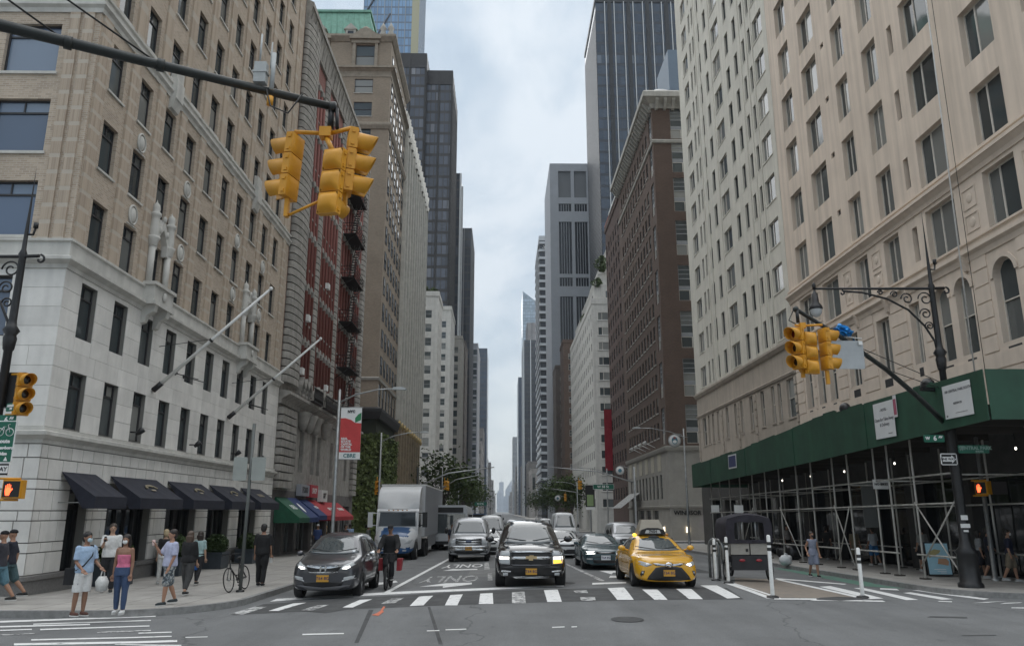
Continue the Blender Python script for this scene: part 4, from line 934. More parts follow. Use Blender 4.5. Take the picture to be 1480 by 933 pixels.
# ------------------------------------------------------------------ curtain-wall towers
def cell_glass(name, cw, fh, dark, light, p=.2, rough=.12, frame=(.02, .02, .022), fw=.14, fhh=.22):
    """office glazing too far off to pick apart: panes vary one by one, dark spandrel line between floors"""
    if name in MATS: return MATS[name]
    m = mat(name, dark, rough, spec=.6); nt = m.node_tree; N = nt.nodes; L = nt.links; b = N['Principled BSDF']
    tc = N.new('ShaderNodeTexCoord'); sp = N.new('ShaderNodeSeparateXYZ'); L.new(tc.outputs['Object'], sp.inputs[0])
    def mt(op, a, c=None):
        n = N.new('ShaderNodeMath'); n.operation = op
        for i, v in enumerate((a, c)):
            if v is None: continue
            if isinstance(v, (int, float)): n.inputs[i].default_value = v
            else: L.new(v, n.inputs[i])
        return n.outputs[0]
    u = mt('DIVIDE', sp.outputs[0], cw); z = mt('DIVIDE', sp.outputs[2], fh)
    cb = N.new('ShaderNodeCombineXYZ'); L.new(mt('FLOOR', u), cb.inputs[0]); L.new(mt('FLOOR', z), cb.inputs[1])
    wn = N.new('ShaderNodeTexWhiteNoise'); wn.noise_dimensions = '2D'; L.new(cb.outputs[0], wn.inputs[0])
    wf = N.new('ShaderNodeTexWhiteNoise'); wf.noise_dimensions = '1D'; L.new(mt('FLOOR', z), wf.inputs['W'])
    v = mt('ADD', mt('MULTIPLY', wn.outputs[0], .6), mt('MULTIPLY', wf.outputs[0], .4))
    r = N.new('ShaderNodeValToRGB'); L.new(v, r.inputs[0]); cr = r.color_ramp
    cr.elements[0].position = 0; cr.elements[0].color = (*dark, 1); cr.elements[1].position = 1; cr.elements[1].color = (*light, 1); e = cr.elements.new(1-p); e.color = (*[q*1.7 for q in dark], 1)
    fu = mt('FRACT', u); fz = mt('FRACT', z)
    msk = mt('MAXIMUM', mt('LESS_THAN', fu, fw), mt('LESS_THAN', fz, fhh))
    mx = N.new('ShaderNodeMix'); mx.data_type = 'RGBA'; L.new(msk, mx.inputs[0]); L.new(r.outputs[0], mx.inputs[6]); mx.inputs[7].default_value = (*frame, 1); L.new(mx.outputs[2], b.inputs['Base Color'])
    L.new(mt('ADD', rough, mt('MULTIPLY', msk, .4)), b.inputs['Roughness']); return m
def tower(name, label, side, X, Yc, D, Wd, zt, gm, mull=None, bands=None, z0=-2.2, top=None, amull=None):
    b = Bld(name, label, side, X, Yc, Yc+D, Wd, z0)
    b.wall('n', z0, zt, [], gm); b.wall('a', z0, zt, [], gm); b.shell(zt, gm)
    if mull:
        st, w, pr, mm = mull
        for f, L_ in (('n', Wd), ('a', D)):
            n = int(round(L_/st))
            for i in range(n+1):
                u = L_*i/n; b.box('mullion', f, mm, max(0, u-w/2), min(L_, u+w/2), pr, 0, z0, zt)
    if bands:
        st, h, pr, mm = bands
        for k in range(int((zt-8)/st)):
            z = 8+k*st
            for f, L_ in (('n', Wd), ('a', D)): b.box('spandrel', f, mm, .0, L_, pr, 0, z, z+h)
    if top: b.band('roof_band', top[1], [(0, zt-top[0]), (.25, zt-top[0]), (.25, zt+.3), (0, zt+.3)])
    return b
bronze = mat('bronze_metal', (.022, .020, .020), .45, nscale=1, namt=.2, coord='World')
black_bar = mat('black_bar', (.014, .015, .018), .4)
white_bar = mat('white_bar', (.55, .57, .58), .5)
cg1 = cell_glass('bronze_glazing', 1.42, 3.55, (.060, .066, .082), (.26, .26, .28), .30, .12, (.026, .024, .025), .16, .26)
tower('bronze_slab_tower', 'dark bronze office slab rising behind the white ribbed building, its wider left half', -1, -23.6, 213, 20, 14.5, 139, cg1, (4.3, .5, .35, bronze), None, top=(4.5, bronze))
tower('bronze_slab_tower', 'dark bronze office slab standing on the avenue line, right half of the pair', -1, -15.7, 216, 24, 7.9, 135, cg1, (3.95, .5, .35, bronze), None, top=(4.5, bronze))
tower('black_office_tower', 'slim black tower with a pale edge just beyond the bronze slabs', -1, -15.2, 262, 12, 9, 122, cell_glass('black_glazing', 1.5, 3.6, (.03, .034, .042), (.13, .14, .155), .2, .15), (9, .5, .4, white_bar))
tower('black_office_tower', 'black glass tower with pale stripes stepping down toward the gap of sky', -1, XL, 305, 30, 12, 117, MATS['black_glazing'], (3, .35, .3, mat('grey_bar', (.16, .16, .165), .5)))
tower('blue_black_tower', 'flat blue black glass tower at the far end of the left row', -1, XL, 670, 60, 14, 142, cell_glass('blue_black_glazing', 2.2, 3.8, (.03, .045, .07), (.07, .09, .12), .2, .15, (.02, .03, .045)), None)
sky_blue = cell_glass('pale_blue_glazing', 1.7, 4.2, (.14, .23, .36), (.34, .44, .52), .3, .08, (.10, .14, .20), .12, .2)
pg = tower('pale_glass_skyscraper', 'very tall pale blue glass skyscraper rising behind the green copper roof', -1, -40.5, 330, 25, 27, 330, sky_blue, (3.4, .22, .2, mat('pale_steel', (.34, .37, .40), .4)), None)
for i in range(7):
    z = 140+i*24; m = MB(); m.tube([(1, -.3, z), (13, -.3, z+24)], .45, 4); m.build('diagonal_brace', mat('dark_steel', (.05, .06, .08), .5), pg.o, pg.Fn)
pg.box('corner_panel', 'n', mat('gold_glass', (.40, .38, .26), .2), 23.5, 27, .35, 0, 60, 330)
# ------------------------------------------------------------------ tan apartment building at the right corner
R1 = Bld('tan_apartment_building', 'big tan rendered apartment building with white framed windows above the green pavement shed', 1, XR, 20.5, 45.2, 20)
def tan_building():
    b = R1; ZT = 52
    cols = [('A', 24.2, 26.0), ('B', 27.82, 29.9), ('C', 32.12, 33.5), ('D', 35.12, 36.46), ('E', 38.46, 40.5), ('F', 42.04, 43.75), ('Z', 21.2, 22.7)]
    zs = [(15.36+3.25*i, 17.56+3.25*i) for i in range(11)]; us = [b.span('a', y0, y1) for _, y0, y1 in cols]
    W = cells(us, zs); sm = cells([b.span('a', 30.62, 31.02)], [(z0+.42, z1-.38) for z0, z1 in zs]); vents = cells([b.span('a', 37.35, 37.75)], [(z0+1.85, z0+2.15) for z0, z1 in zs])
    mid = cells(us, [(12.15, 14.3)]); mids = cells([b.span('a', 30.62, 31.02)], [(12.5, 14.0)])
    b.wall('a', 14.6, ZT, W+sm+vents, tan_stucco, .34); b.wall('a', 11.5, 14.6, mid+mids, tan_stone, .34)
    # rusticated arcade floor: arches are built with their own heads
    arches = [(25.0, 26.2), (27.55, 28.6), (29.05, 30.1)]; flats = [(31.2, 32.0), (33.8, 35.0), (37.0, 38.2), (22.0, 23.4)]; far_ar = [(39.8, 40.7), (41.3, 42.2), (43.0, 43.9)]
    op = [(*b.span('a', y0, y1), 8.0, 10.95) for y0, y1 in arches+far_ar]+[(*b.span('a', y0, y1), 8.3, 10.9) for y0, y1 in flats]
    b.wall('a', 5.0, 11.5, op, tan_stone, .4)
    shop = [(*b.span('a', y0, y0+3.2), .1-.012*15, 3.6) for y0 in (22.2, 26.2, 30.2, 34.2, 38.2, 41.6)]
    b.wall('a', b.z0, 5.0, shop, mat('shaded_shop_stone', (.05, .048, .045), .7, nscale=2, namt=.3), .5); b.wall('n', b.z0, ZT, [], tan_stucco); b.shell(ZT, tan_stucco)  # stone and shopfronts kept dark so the space beneath the shed reads shaded
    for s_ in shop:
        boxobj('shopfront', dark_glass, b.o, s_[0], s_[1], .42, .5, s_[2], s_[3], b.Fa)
    grille = mat('vent_grille', (.035, .035, .037), .6, nscale=30, namt=.3)
    def ac(o, w, h):
        place('vent_grille', sill_mesh(grille, w*.46-.14, -.27, .42, .36), o, T(.07+w*.24, -.0, -.09))
    b.windows('a', W, 'slider', .30, (white_frame, .04, .08), None, ac); b.windows('a', sm, 'tiny', .28, (white_frame, .04, .05)); b.windows('a', mid, 'slider', .3, (tan_stone, .05, .1), None, ac); b.windows('a', mids, 'tiny', .28)
    for v in vents: boxobj('vent_grille', grille, b.o, v[0], v[1], .1, .2, v[2], v[3], b.Fa)
    # stucco jamb of each window on its far side
    for i, q in enumerate(op):
        if i < 6:
            u0, u1 = q[0], q[1]; c = (u0+u1)/2; r = (u1-u0)/2; zc = q[3]-r; m = MB()
            for k in range(12):
                a0, a1 = PI*k/12, PI*(k+1)/12
                P = [(c+r*math.cos(a0), zc+r*math.sin(a0)), (c+r*math.cos(a1), zc+r*math.sin(a1)), (c+r*math.cos(a1), zc+r+.002), (c+r*math.cos(a0), zc+r+.002)]
                m.prism(P, 'y', .001, .39); 
            m.build('arch_head', tan_stone, b.o, b.Fa)
            m = MB()
            for k in range(12):
                a0, a1 = PI*k/12, PI*(k+1)/12; R_ = r+.16
                m.prism([(c+r*math.cos(a0), zc+r*math.sin(a0)), (c+R_*math.cos(a0), zc+R_*math.sin(a0)), (c+R_*math.cos(a1), zc+R_*math.sin(a1)), (c+r*math.cos(a1), zc+r*math.sin(a1))], 'y', -.05, .0)
            m.build('arch_moulding', tan_stone, b.o, b.Fa)
        win_obj(b.o, b.Fa @ T(q[0], .3, q[2]), q[1]-q[0], q[3]-q[2]-(.0), 'slider' if i > 5 else 'white', (tan_stone, .1, .1))
        boxobj('vent_grille', grille, b.o, q[0]+.25, q[1]-.25, -.012, .0, q[2]-.75, q[2]-.18, b.Fa)
    # rustication: raised courses, cut by the openings
    z = 5.3
    while z < 11.3:
        sp = [(0., 24.7)]
        for q in op:
            if q[2]-.2 < z+.6 and q[3]+.2 > z: sp = [r for s_ in sp for r in ((s_[0], min(s_[1], q[0]-.25)), (max(s_[0], q[1]+.25), s_[1])) if r[1]-r[0] > .1]
        for a, c in sp: b.box('stone_course', 'a', tan_stone, a, c, .035, 0, z+.02, z+.58)
        z += .62
    b.band('cornice', tan_stone, [(0, 11.35), (.05, 11.35), (.10, 11.55), (.22, 11.65), (.22, 11.78), (.08, 11.85), (.08, 12.0), (.16, 12.02), (.16, 12.1), (0, 12.12)])
    b.band('cornice', tan_stone, [(0, 14.45), (.06, 14.45), (.10, 14.62), (.26, 14.8), (.30, 14.8), (.30, 14.93), (.08, 15.0), (.08, 15.12), (.14, 15.14), (.14, 15.22), (0, 15.24)])
    # carved panels between the middle-floor windows, scroll brackets under
    for y in (26.9, 34.3, 37.4, 41.2, 23.4):
        u = b.ua(y); m = MB()
        for a, c in ((12.4, 13.1), (13.3, 14.1)):
            for (x0, x1, z0, z1) in ((-.42, .42, a, a+.05), (-.42, .42, c-.05, c), (-.42, -.37, a+.05, c-.05), (.37, .42, a+.05, c-.05)): m.box(u+x0, u+x1, -.03, 0, z0, z1)
            m.blob((u, 0, (a+c)/2), .18, .04, .2, 10, 6)
        m.build('carved_panel', tan_stone, b.o, b.Fa)
    for y in (27.6, 31.9, 33.7, 36.7, 40.7): u = b.ua(y); MB().prism([(0, 11.0), (-.1, 11.05), (-.22, 11.5), (-.3, 11.66), (0, 11.66)], 'x', u-.1, u+.1).build('bracket', tan_stone, b.o, b.Fa)
    # hanging ropes of the window rig
    for y0, y1, r in ((26.9, 27.1, .03), (26.75, 26.5, .012)):
        pth = [(b.ua(y0), -.35, 50), (b.ua((y0+y1)/2), -.5, 20), (b.ua(y1), -.6, 7)]; MB().tube(pth, r, 6).build('hanging_rope', white_paint if r > .02 else black_metal, b.o, b.Fa)
tan_building()
R1b = Bld('grey_apartment_building', 'grey rendered apartment building with many narrow windows next to the tan one', 1, XR, 45.25, 69, 20)
def grey_building():
    b = R1b; ZT = 60; c = [(46, 47.8), (48.3, 48.9), (49.65, 50.25), (51.35, 52.1), (53.25, 54.1), (55.5, 57.5), (58.85, 59.7), (60.95, 61.7), (62.75, 63.3), (63.85, 64.4), (65.3, 67.0)]
    st = 3.02; us = [b.span('a', *q) for q in c]; W = []
    for k in range(16):
        z = 12.75+st*k
        for i, q in enumerate(us): W.append((*q, z, z+1.75) if i in (0, 5, 10) else (*q, z, z+1.85))
    low = [(*b.span('a', *q), 7.8, 10.15) for q in ((45.55, 47.0), (48.0, 48.6), (49.2, 49.8), (51.2, 51.9), (53.6, 54.3), (55.9, 56.5), (57.4, 58.0), (59.6, 60.3), (62.2, 62.8), (63.7, 64.3), (65.0, 65.6), (66.2, 67.4))]
    shop = [(*b.span('a', y0, y0+3.4), -.5, 3.2) for y0 in (46, 50.2, 54.4, 58.6, 62.8)]
    b.wall('a', 12.3, ZT, W, grey_stucco, .3); b.wall('a', 5.0, 12.3, low, beige_stone, .3); b.wall('a', b.z0, 5.0, shop, MATS['shaded_shop_stone'], .5); b.wall('n', b.z0, ZT, [], grey_stucco); b.shell(ZT, grey_stucco)
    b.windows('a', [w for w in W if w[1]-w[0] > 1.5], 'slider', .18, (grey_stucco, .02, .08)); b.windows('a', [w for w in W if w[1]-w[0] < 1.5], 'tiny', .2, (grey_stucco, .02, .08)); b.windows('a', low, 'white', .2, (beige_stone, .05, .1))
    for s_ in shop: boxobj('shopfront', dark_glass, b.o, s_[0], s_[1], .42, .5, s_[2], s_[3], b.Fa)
    b.band('cornice', beige_stone, [(0, 12.0), (.12, 12.05), (.25, 12.25), (.25, 12.4), (0, 12.45)], north=False); b.band('belt_course', beige_stone, [(0, 10.3), (.08, 10.3), (.14, 10.45), (0, 10.55)], north=False)
    for u in [q for s_ in (48.1, 49.25, 50.6, 57.9, 61.3, 62.5) for q in (b.ua(s_),)]: b.box('pilaster_strip', 'a', grey_stucco, u-.11, u+.11, .05, 0, 12.5, ZT)
    for y in (53.0, 57.0, 61.3, 68.6, 45.4):
        for k in range(9): u = b.ua(y); b.box('quoin', 'a', beige_stone, max(0.02, u-.22), min(23.7, u+.22), .06, 0, 5.2+k*.56, 5.2+k*.56+.44)
grey_building()
# ------------------------------------------------------------------ brown brick building across the side street, right
R2 = Bld('brown_brick_building', 'dark brown brick building with a bracketed cornice and corner windows', 1, XR, 82.3, 109, 20)
def brown_building():
    b = R2; ZT = 49.6; g = mat('grey_metal_panel', (.24, .25, .26), .6, nscale=2, namt=.15)
    nw = []; zs = [9.3, 14.3, 19.6, 24.9, 30.2, 35.4, 40.2, 44.4]
    for x in (21.2, 28): u = b.un(x); nw += [(u-1.6, u+1.6, z, z+(4.1 if z < 44 else 3.9)) for z in zs]
    ca = [83.6]; aw = []
    for z in zs: aw.append((*b.span('a', 83.1, 84.7), z, z+3.9))
    sm = cells([b.span('a', y-.5, y+.5) for y in [86.6+1.95*i for i in range(11)]], [(10.2+2.75*i, 11.9+2.75*i) for i in range(11)]+[(41.2, 43.2), (45, 46.8)])
    low = cells([b.span('a', y-.6, y+.6) for y in [86.4+2.2*i for i in range(10)]], [(3.6, 6.2)])
    shop = [(*b.span('a', y, y+3.4), -.6, 2.4) for y in (88.5, 93, 97.5, 102)]
    nl = [(b.un(22)-1.0, b.un(22)+1.0, -.6, 1.9)]
    stone = mat('light_stone_base', (.31, .295, .265), .85, nscale=1, namt=.12, coord='World')
    b.wall('n', b.z0, 8.9, nl, stone, .3); b.wall('a', b.z0, 8.9, low+shop, stone, .3); b.wall('n', 8.9, ZT, nw, brown_wall, .25); b.wall('a', 8.9, ZT, aw+sm, brown_wall, .25); b.shell(ZT, brown_wall)
    for w in nw+aw: 
        f = 'n' if w in nw else 'a'; h = w[3]-w[2]
        win_obj(b.o, b.F(f) @ T(w[0], .18, w[2]+h*.40), w[1]-w[0], h*.60, 'grid'); win_obj(b.o, b.F(f) @ T(w[0], .18, w[2]), w[1]-w[0], h*.30, 'slider')
        boxobj('spandrel_panel', g, b.o, w[0], w[1], .10, .2, w[2]+h*.30, w[2]+h*.40, b.F(f))
    b.windows('a', sm, 'dark', .16, (pale_stone, .06, .12)); b.windows('a', low, 'dark', .2)
    for s_ in shop+nl: boxobj('shopfront', dark_glass, b.o, s_[0], s_[1], .22, .3, s_[2], s_[3], b.Fn if s_ in nl else b.Fa)
    b.band('cornice', pale_stone, [(0, 48.2), (.2, 48.2), (.3, 48.7), (.9, 49.1), (1.2, 49.2), (1.2, 49.8), (.9, 50.1), (0, 50.2)])
    b.band('belt_course', pale_stone, [(0, 43.8), (.15, 43.85), (.22, 44.1), (.1, 44.25), (0, 44.25)]); b.band('belt_course', stone, [(0, 8.5), (.2, 8.55), (.3, 8.85), (.3, 9.0), (0, 9.05)]); b.band('belt_course', stone, [(0, 2.6), (.15, 2.65), (.2, 2.85), (0, 2.9)])
    bk = MB().prism([(0, 48.0), (-.3, 48.1), (-.95, 48.9), (-1.0, 49.15), (0, 49.15)], 'x', -.17, .17).mesh('bracket', pale_stone)
    for i in range(29): place('bracket', bk, b.o, b.Fa @ T(.4+i*.92, 0, 0))
    for i in range(20): place('bracket', bk, b.o, b.Fn @ T(.5+i*.98, 0, 0))
    for i in range(24): MB().blob((1+i*1.08, -.6, 50.3), .3, .25, .28, 8, 6).build('antefix', pale_stone, b.o, b.Fa)
    # rooftop bulkhead and dish
    b.box('rooftop_housing', 'n', mat('blue_grey_metal', (.14, .19, .25), .5), 2.6, 9, -1.5, 8, 49.8, 57)
    m = MB(); m.lathe([(0, 0), (.5, .07), (.85, .28), (.87, .31), (.5, .12), (0, .06)], 16, T(1.6, 1.6, 51.2) @ RX(.7)); m.tube([(1.6, 1.6, 49.8), (1.6, 1.6, 51.2)], .1, 6); m.build('satellite_dish', white_paint, b.o, b.Fn)
    # pharmacy lettering on the stone corner
    place('lettering', text_mesh('WINDSOR PHARMACY', .60, black_metal, 'LEFT', .03, .012), b.o, b.Fn @ T(.35, -.06, 2.15))
    boxobj('lit_sign', mat('violet_sign', (.08, .02, .12), .4, emit=(.30, .05, .75), estr=1.6), b.o, b.un(22)-.75, b.un(22)+.75, -.14, -.05, .95, 1.6, b.Fn)
    lamp = mat('wall_lamp_glow', (.9, .85, .7), .4, emit=(1, .85, .6), estr=1.2)
    for x in (19.2, 24.6): u = b.un(x); boxobj('wall_lamp', lamp, b.o, u-.16, u+.16, -.16, -.02, .2, .75, b.Fn)
    for y in (85.5, 88, 92.5): u = b.ua(y); boxobj('wall_lamp', lamp, b.o, u-.15, u+.15, -.16, -.02, .2, .7, b.Fa)
    # striped shop awning, banners and floodlights
    m = MB(); u0, u1 = b.span('a', 99, 107)
    for i in range(14):
        a, c = u0+(u1-u0)*i/14, u0+(u1-u0)*(i+1)/14; m.add([(a, -.1, 4.6), (c, -.1, 4.6), (c, -2.6, 2.7), (a, -2.6, 2.7)], [(0, 3, 2, 1)], i % 2)
    m.build('striped_awning', [mat('awning_white', (.55, .55, .53), .8), mat('awning_grey', (.10, .10, .105), .8)], b.o, b.Fa)
    for i, y in enumerate((88.5, 91.5, 94.5, 97.5)):
        u = b.ua(y); m = MB(); m.tube([(u, -.05, 9.3), (u, -1.1, 9.8)], .04, 6); m.lathe([(.02, 0), (.22, .08), (.26, .3), (0, .32)], 10, T(u, -1.2, 9.7) @ RX(.5)); m.build('floodlight', white_paint, b.o, b.Fa)
    for i in range(6):
        u = b.ua(86.9+1.95*i*2); b.box('cream_panel', 'a', mat('cream_panel', (.45, .42, .34), .8), u-.9, u+.9, .05, 0, 6.6, 8.4)
brown_building()
R2b = far_block('brown_brick_building', 'darker brown brick block with red coping next along from the bracketed cornice', 1, XR, 109.1, 124, 18, 48.5, brick_mat('dark_brown_brick', (.085, .05, .04), (.07, .042, .034), (.10, .07, .06), .22, .075, .009), 0, 16, 4, 1, 1.7, 2, 'dark', 6, 1.1, anw='dark')
R2b.box('red_coping', 'a', mat('red_coping', (.30, .09, .07), .8), 0, 14.9, .12, .5, 48.5, 49.3); R2b.box('white_flashing', 'a', white_paint, 6, 14.9, .3, -.13, 48.9, 49.2)
m = MB(); m.box(-.02, .02, -1.3, -.1, 0, 9.5); m.build('banner', mat('crimson_cloth', (.30, .02, .035), .8, nscale=2, namt=.2), R2b.o, R2b.Fa @ T(R2b.ua(122.5), 0, 8.5))
m = MB()
for z in (8.4, 18.1): m.tube([(0, -1.4, z), (0, 0, z)], .05, 6)
m.build('banner_rod', black_metal, R2b.o, R2b.Fa @ T(R2b.ua(122.5), 0, 0))
# ------------------------------------------------------------------ stepped white brick apartments, then the far right row
R3 = Bld('stepped_white_building', 'white brick apartment building stepping back to planted terraces', 1, XR, 146, 194, 24)
def stepped():
    b = R3; ZT = 42.0; zs = [(3+2.95*i, 4.55+2.95*i) for i in range(13)]
    nw = [(a-1.05, a+1.05, z0, z1) for z0, z1 in zs for a in (2.2, 6.4, 10.6)]; aw = [(u-.5, u+.5, z0, z1) for z0, z1 in zs for u in [2+3.4*i for i in range(14)]]
    b.wall('n', b.z0, ZT, nw, white_brick, .2); b.wall('a', b.z0, ZT, aw, white_brick, .2); b.shell(ZT, white_brick)
    b.windows('n', nw, 'slider', .1, (white_paint, .05, .08)); b.windows('a', aw, 'tiny', .12)
    prev = ZT
    for i, (dx, dy, z1, y1) in enumerate(((.9, 1.2, 45.6, 190), (2.0, 3.6, 49, 184), (3.3, 6.0, 52.5, 178), (4.8, 9, 56.5, 172))):
        s_ = MB(); Y0 = dy; Y1 = y1-146
        ch = 1.2
        poly = [(dx+ch, Y0), (22, Y0), (22, Y1), (dx+ch, Y1), (dx, Y1-ch), (dx, Y0+ch)]
        s_.prism(poly, 'z', prev, z1); so_ = s_.build('setback_storey', white_brick, b.o)
        m = MB(); m.prism([(p[0]-.06 if p[0] < 20 else p[0], p[1]-.06 if p[1] < 20 else p[1]) for p in poly], 'z', z1, z1+.35); m.build('parapet', white_brick, so_)
        for xx in (dx+2.6, dx+5.5): win_obj(b.o, T(xx-.6, Y0-.0, prev+1.2), 1.2, 1.5, 'slider')
        n = int((Y1-Y0)/4)
        for k in range(n): win_obj(b.o, T(dx-.0, Y1-2-k*4, prev+1.2) @ RZ(-PI/2), 1.0, 1.5, 'tiny')
        prev = z1
    b.band('parapet', white_brick, [(0, ZT-.4), (.1, ZT-.4), (.1, ZT+.7), (-.15, ZT+.7), (-.15, ZT)])
stepped()
bush('terrace_tree', 'leafy little tree on the upper terrace of the stepped white building', (XR+2.6, 148.6, 49), 1.7, 3.4, n=900, seed=11)
bush('terrace_shrub', 'trailing flowering shrub at the corner terrace of the white building', (XR+1.5, 147.6, 45.6), 1.5, 1.8, n=500, seed=12)
bush('terrace_shrub', 'dark shrub on the lowest terrace of the white building', (XR+.6, 165, 42.2), 1.2, 2.2, n=500, seed=13)
cg2 = cell_glass('blue_office_glazing', 1.45, 3.7, (.034, .046, .066), (.18, .21, .25), .20, .12, (.024, .032, .046), .1, .24)
R4 = tower('blue_black_office_tower', 'huge dark blue glass tower with thin white vertical lines on the right', 1, 29.3, 215, 31, 46, 160.5, cg2, None, None, top=(1.2, black_bar))
for i in range(15):
    u = 2.9+i*5.8/1.0*.52
    R4.box('white_mullion', 'n', white_bar, u-.11, u+.11, .45, 0, 0, 159.5); 
    if i % 2 == 0: R4.box('dark_pier', 'n', black_bar, u+.9, u+2.1, .3, 0, 0, 159.5)
R4.wall('a', 0, 156, [], cell_glass('fine_dark_louvre', .45, 1.3, (.030, .034, .04), (.06, .065, .072), .3, .4, (.02, .022, .026), .3, .2), name='louvre_wall', inset=-.06)
R5 = Bld('grey_pier_office_tower', 'tall light grey office tower with dark window strips in panels', 1, XR, 265, 300, 26, -2.2)
def pier_tower():
    b = R5; ZT = 127.5; pm = mat('pale_grey_precast', (.36, .38, .41), .8, nscale=.5, namt=.06, coord='World'); dk = mat('strip_glass', (.025, .03, .038), .2, nscale=.6, namt=.4)
    op = []; zs = []; z = 12
    z = -4.4
    while z < 105: zs += [(z, z+3.2), (z+4.6, z+24.4)]; z += 28.2
    zs.append((108.6, 111.6))
    for u in (5.4, 11.2, 17.0, 22.8):
        for z0, z1 in zs:
            if z1 < 112: op.append((u-2.3, u+2.3, z0, z1))
    op2 = [(u-2.3, u+2.3, 114, 124.5) for u in (5.4, 11.2, 17.0, 22.8)]
    b.wall('n', b.z0, ZT, op+op2, pm, .8); b.wall('a', b.z0, ZT, [], pm); b.shell(ZT, pm)
    for q in op:
        boxobj('window_strip', dk, b.o, q[0], q[1], .62, .8, q[2], q[3], b.Fn)
        for k in range(1, 5): boxobj('mullion', pm, b.o, q[0]+.92*k-.08, q[0]+.92*k+.08, .1, .6, q[2], q[3], b.Fn)
    for q in op2: boxobj('louvre_panel', mat('mid_grey_panel', (.16, .17, .18), .7), b.o, q[0], q[1], .62, .8, q[2], q[3], b.Fn)
pier_tower()
R5b = tower('banded_tower', 'white banded tower with a snowflake like sign at its top', 1, XR, 345, 40, 14, 128, cell_glass('band_glazing', 1.2, 3.75, (.03, .035, .042), (.10, .11, .12), .2, .15), None, (3.75, 1.15, .5, mat('white_band', (.50, .52, .54), .7)), top=(2, MATS['white_band']))
m = MB()
for k in range(4): a = PI*k/4; m.tube([(1.6+1.7*math.cos(a), -.7, 122+1.7*math.sin(a)), (1.6-1.7*math.cos(a), -.7, 122-1.7*math.sin(a))], .14, 4)
m.build('snowflake_sign', white_paint, R5b.o, R5b.Fn @ T(1.4, 0, 0))
tower('blue_corner_tower', 'slender blue glass tower tucked between the grey pier tower and dark tower', 1, XR+19.5, 250, 12, 10, 108, MATS['blue_office_glazing'], (3.3, .4, .3, mat('grey_bar2', (.2, .21, .23), .5)))
Rb1 = far_block('brown_tower_house', 'narrow brown brick apartment house with stone corners beside the stepped white building', 1, XR, 216, 228, 20, 49.5, brown_wall, 1, 14, 4, 1.2, 1.7, 3, 'white', 3, 1.0, nstart=2.0)
Rb2 = far_block('brown_tower_house', 'second narrow brown brick house just beyond the first one', 1, XR, 248, 262, 20, 48, mat('brown_stone', (.14, .115, .10)), 1, 14, 4, 1.2, 1.7, 3, 'white', 3, 1.0, nstart=2.0)
tower('black_white_line_tower', 'black slab tower with a pale corner and thin white lines near the gap of sky', 1, XR, 608, 50, 22, 136, MATS['black_glazing'], (5.5, .7, .4, white_bar))
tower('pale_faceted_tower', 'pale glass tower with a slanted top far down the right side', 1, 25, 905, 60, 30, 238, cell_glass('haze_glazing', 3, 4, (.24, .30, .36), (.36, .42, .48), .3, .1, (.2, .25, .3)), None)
fp = MB(); fp.add([(25, 905, 238), (55, 905, 238), (55, 965, 238), (25, 965, 238), (25, 905, 262), (25, 965, 262)], [(0, 1, 4), (3, 5, 2), (0, 4, 5, 3), (1, 2, 5, 4)])
fp.build('slanted_crown', MATS['haze_glazing'], bpy.data.objects.get('pale_faceted_tower'), T(-25, -905, 0))
tower('grey_block_tower', 'grey stone tower standing in front of the slanted glass tower', 1, XR+4, 640, 30, 24, 158, mat('far_grey_stone', (.30, .29, .29), .8, nscale=.1, namt=.2, coord='World'), (4, .8, .4, mat('far_grey_rib', (.22, .22, .225), .8)))
tower('blue_glass_slice', 'thin blue glass tower edge at the far right of the sky gap', 1, XR, 815, 60, 20, 141, MATS['blue_black_glazing'], None)
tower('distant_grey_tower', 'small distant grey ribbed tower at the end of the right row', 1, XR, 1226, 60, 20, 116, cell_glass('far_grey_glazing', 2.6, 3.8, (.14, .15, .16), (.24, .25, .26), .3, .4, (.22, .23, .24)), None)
for i, (y, h, c) in enumerate(((460, 26, .3), (520, 34, .16), (700, 42, .2), (960, 55, .18), (1060, 40, .2), (1340, 45, .18), (1600, 40, .2), (1900, 38, .2))):
    far_block('distant_building', 'distant %s building far down the right side of the avenue' % ('pale low', 'brown', 'grey', 'dull brown', 'hazy grey', 'hazier grey', 'faint grey', 'faintest')[i], 1, XR+.3*(i % 3), y, y+45, 20, h, mat('far_wall_r%d' % i, (c, c*.94, c*.88), .85, nscale=.3, namt=.2, coord='World'), 2, 8, 6, 1.6, 2.2, 3.4, 'tiny', 8, 2.6)
# skyscrapers at the very end of the avenue
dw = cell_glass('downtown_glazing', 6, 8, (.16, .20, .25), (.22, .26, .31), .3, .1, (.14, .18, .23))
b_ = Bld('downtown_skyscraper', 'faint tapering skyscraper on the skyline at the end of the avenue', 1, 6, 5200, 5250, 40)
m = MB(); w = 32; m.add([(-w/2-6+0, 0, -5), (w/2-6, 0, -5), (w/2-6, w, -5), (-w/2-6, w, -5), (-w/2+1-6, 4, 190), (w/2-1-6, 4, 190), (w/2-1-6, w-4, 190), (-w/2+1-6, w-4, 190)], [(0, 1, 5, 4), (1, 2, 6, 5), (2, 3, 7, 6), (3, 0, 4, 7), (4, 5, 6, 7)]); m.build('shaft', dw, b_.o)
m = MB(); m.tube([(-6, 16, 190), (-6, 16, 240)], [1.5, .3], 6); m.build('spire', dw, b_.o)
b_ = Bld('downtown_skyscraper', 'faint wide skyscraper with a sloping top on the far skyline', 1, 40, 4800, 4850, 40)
m = MB(); m.prism([(-16, -5), (24, -5), (24, 190), (-16, 128)], 'y', 0, 40); m.build('shaft', dw, b_.o)
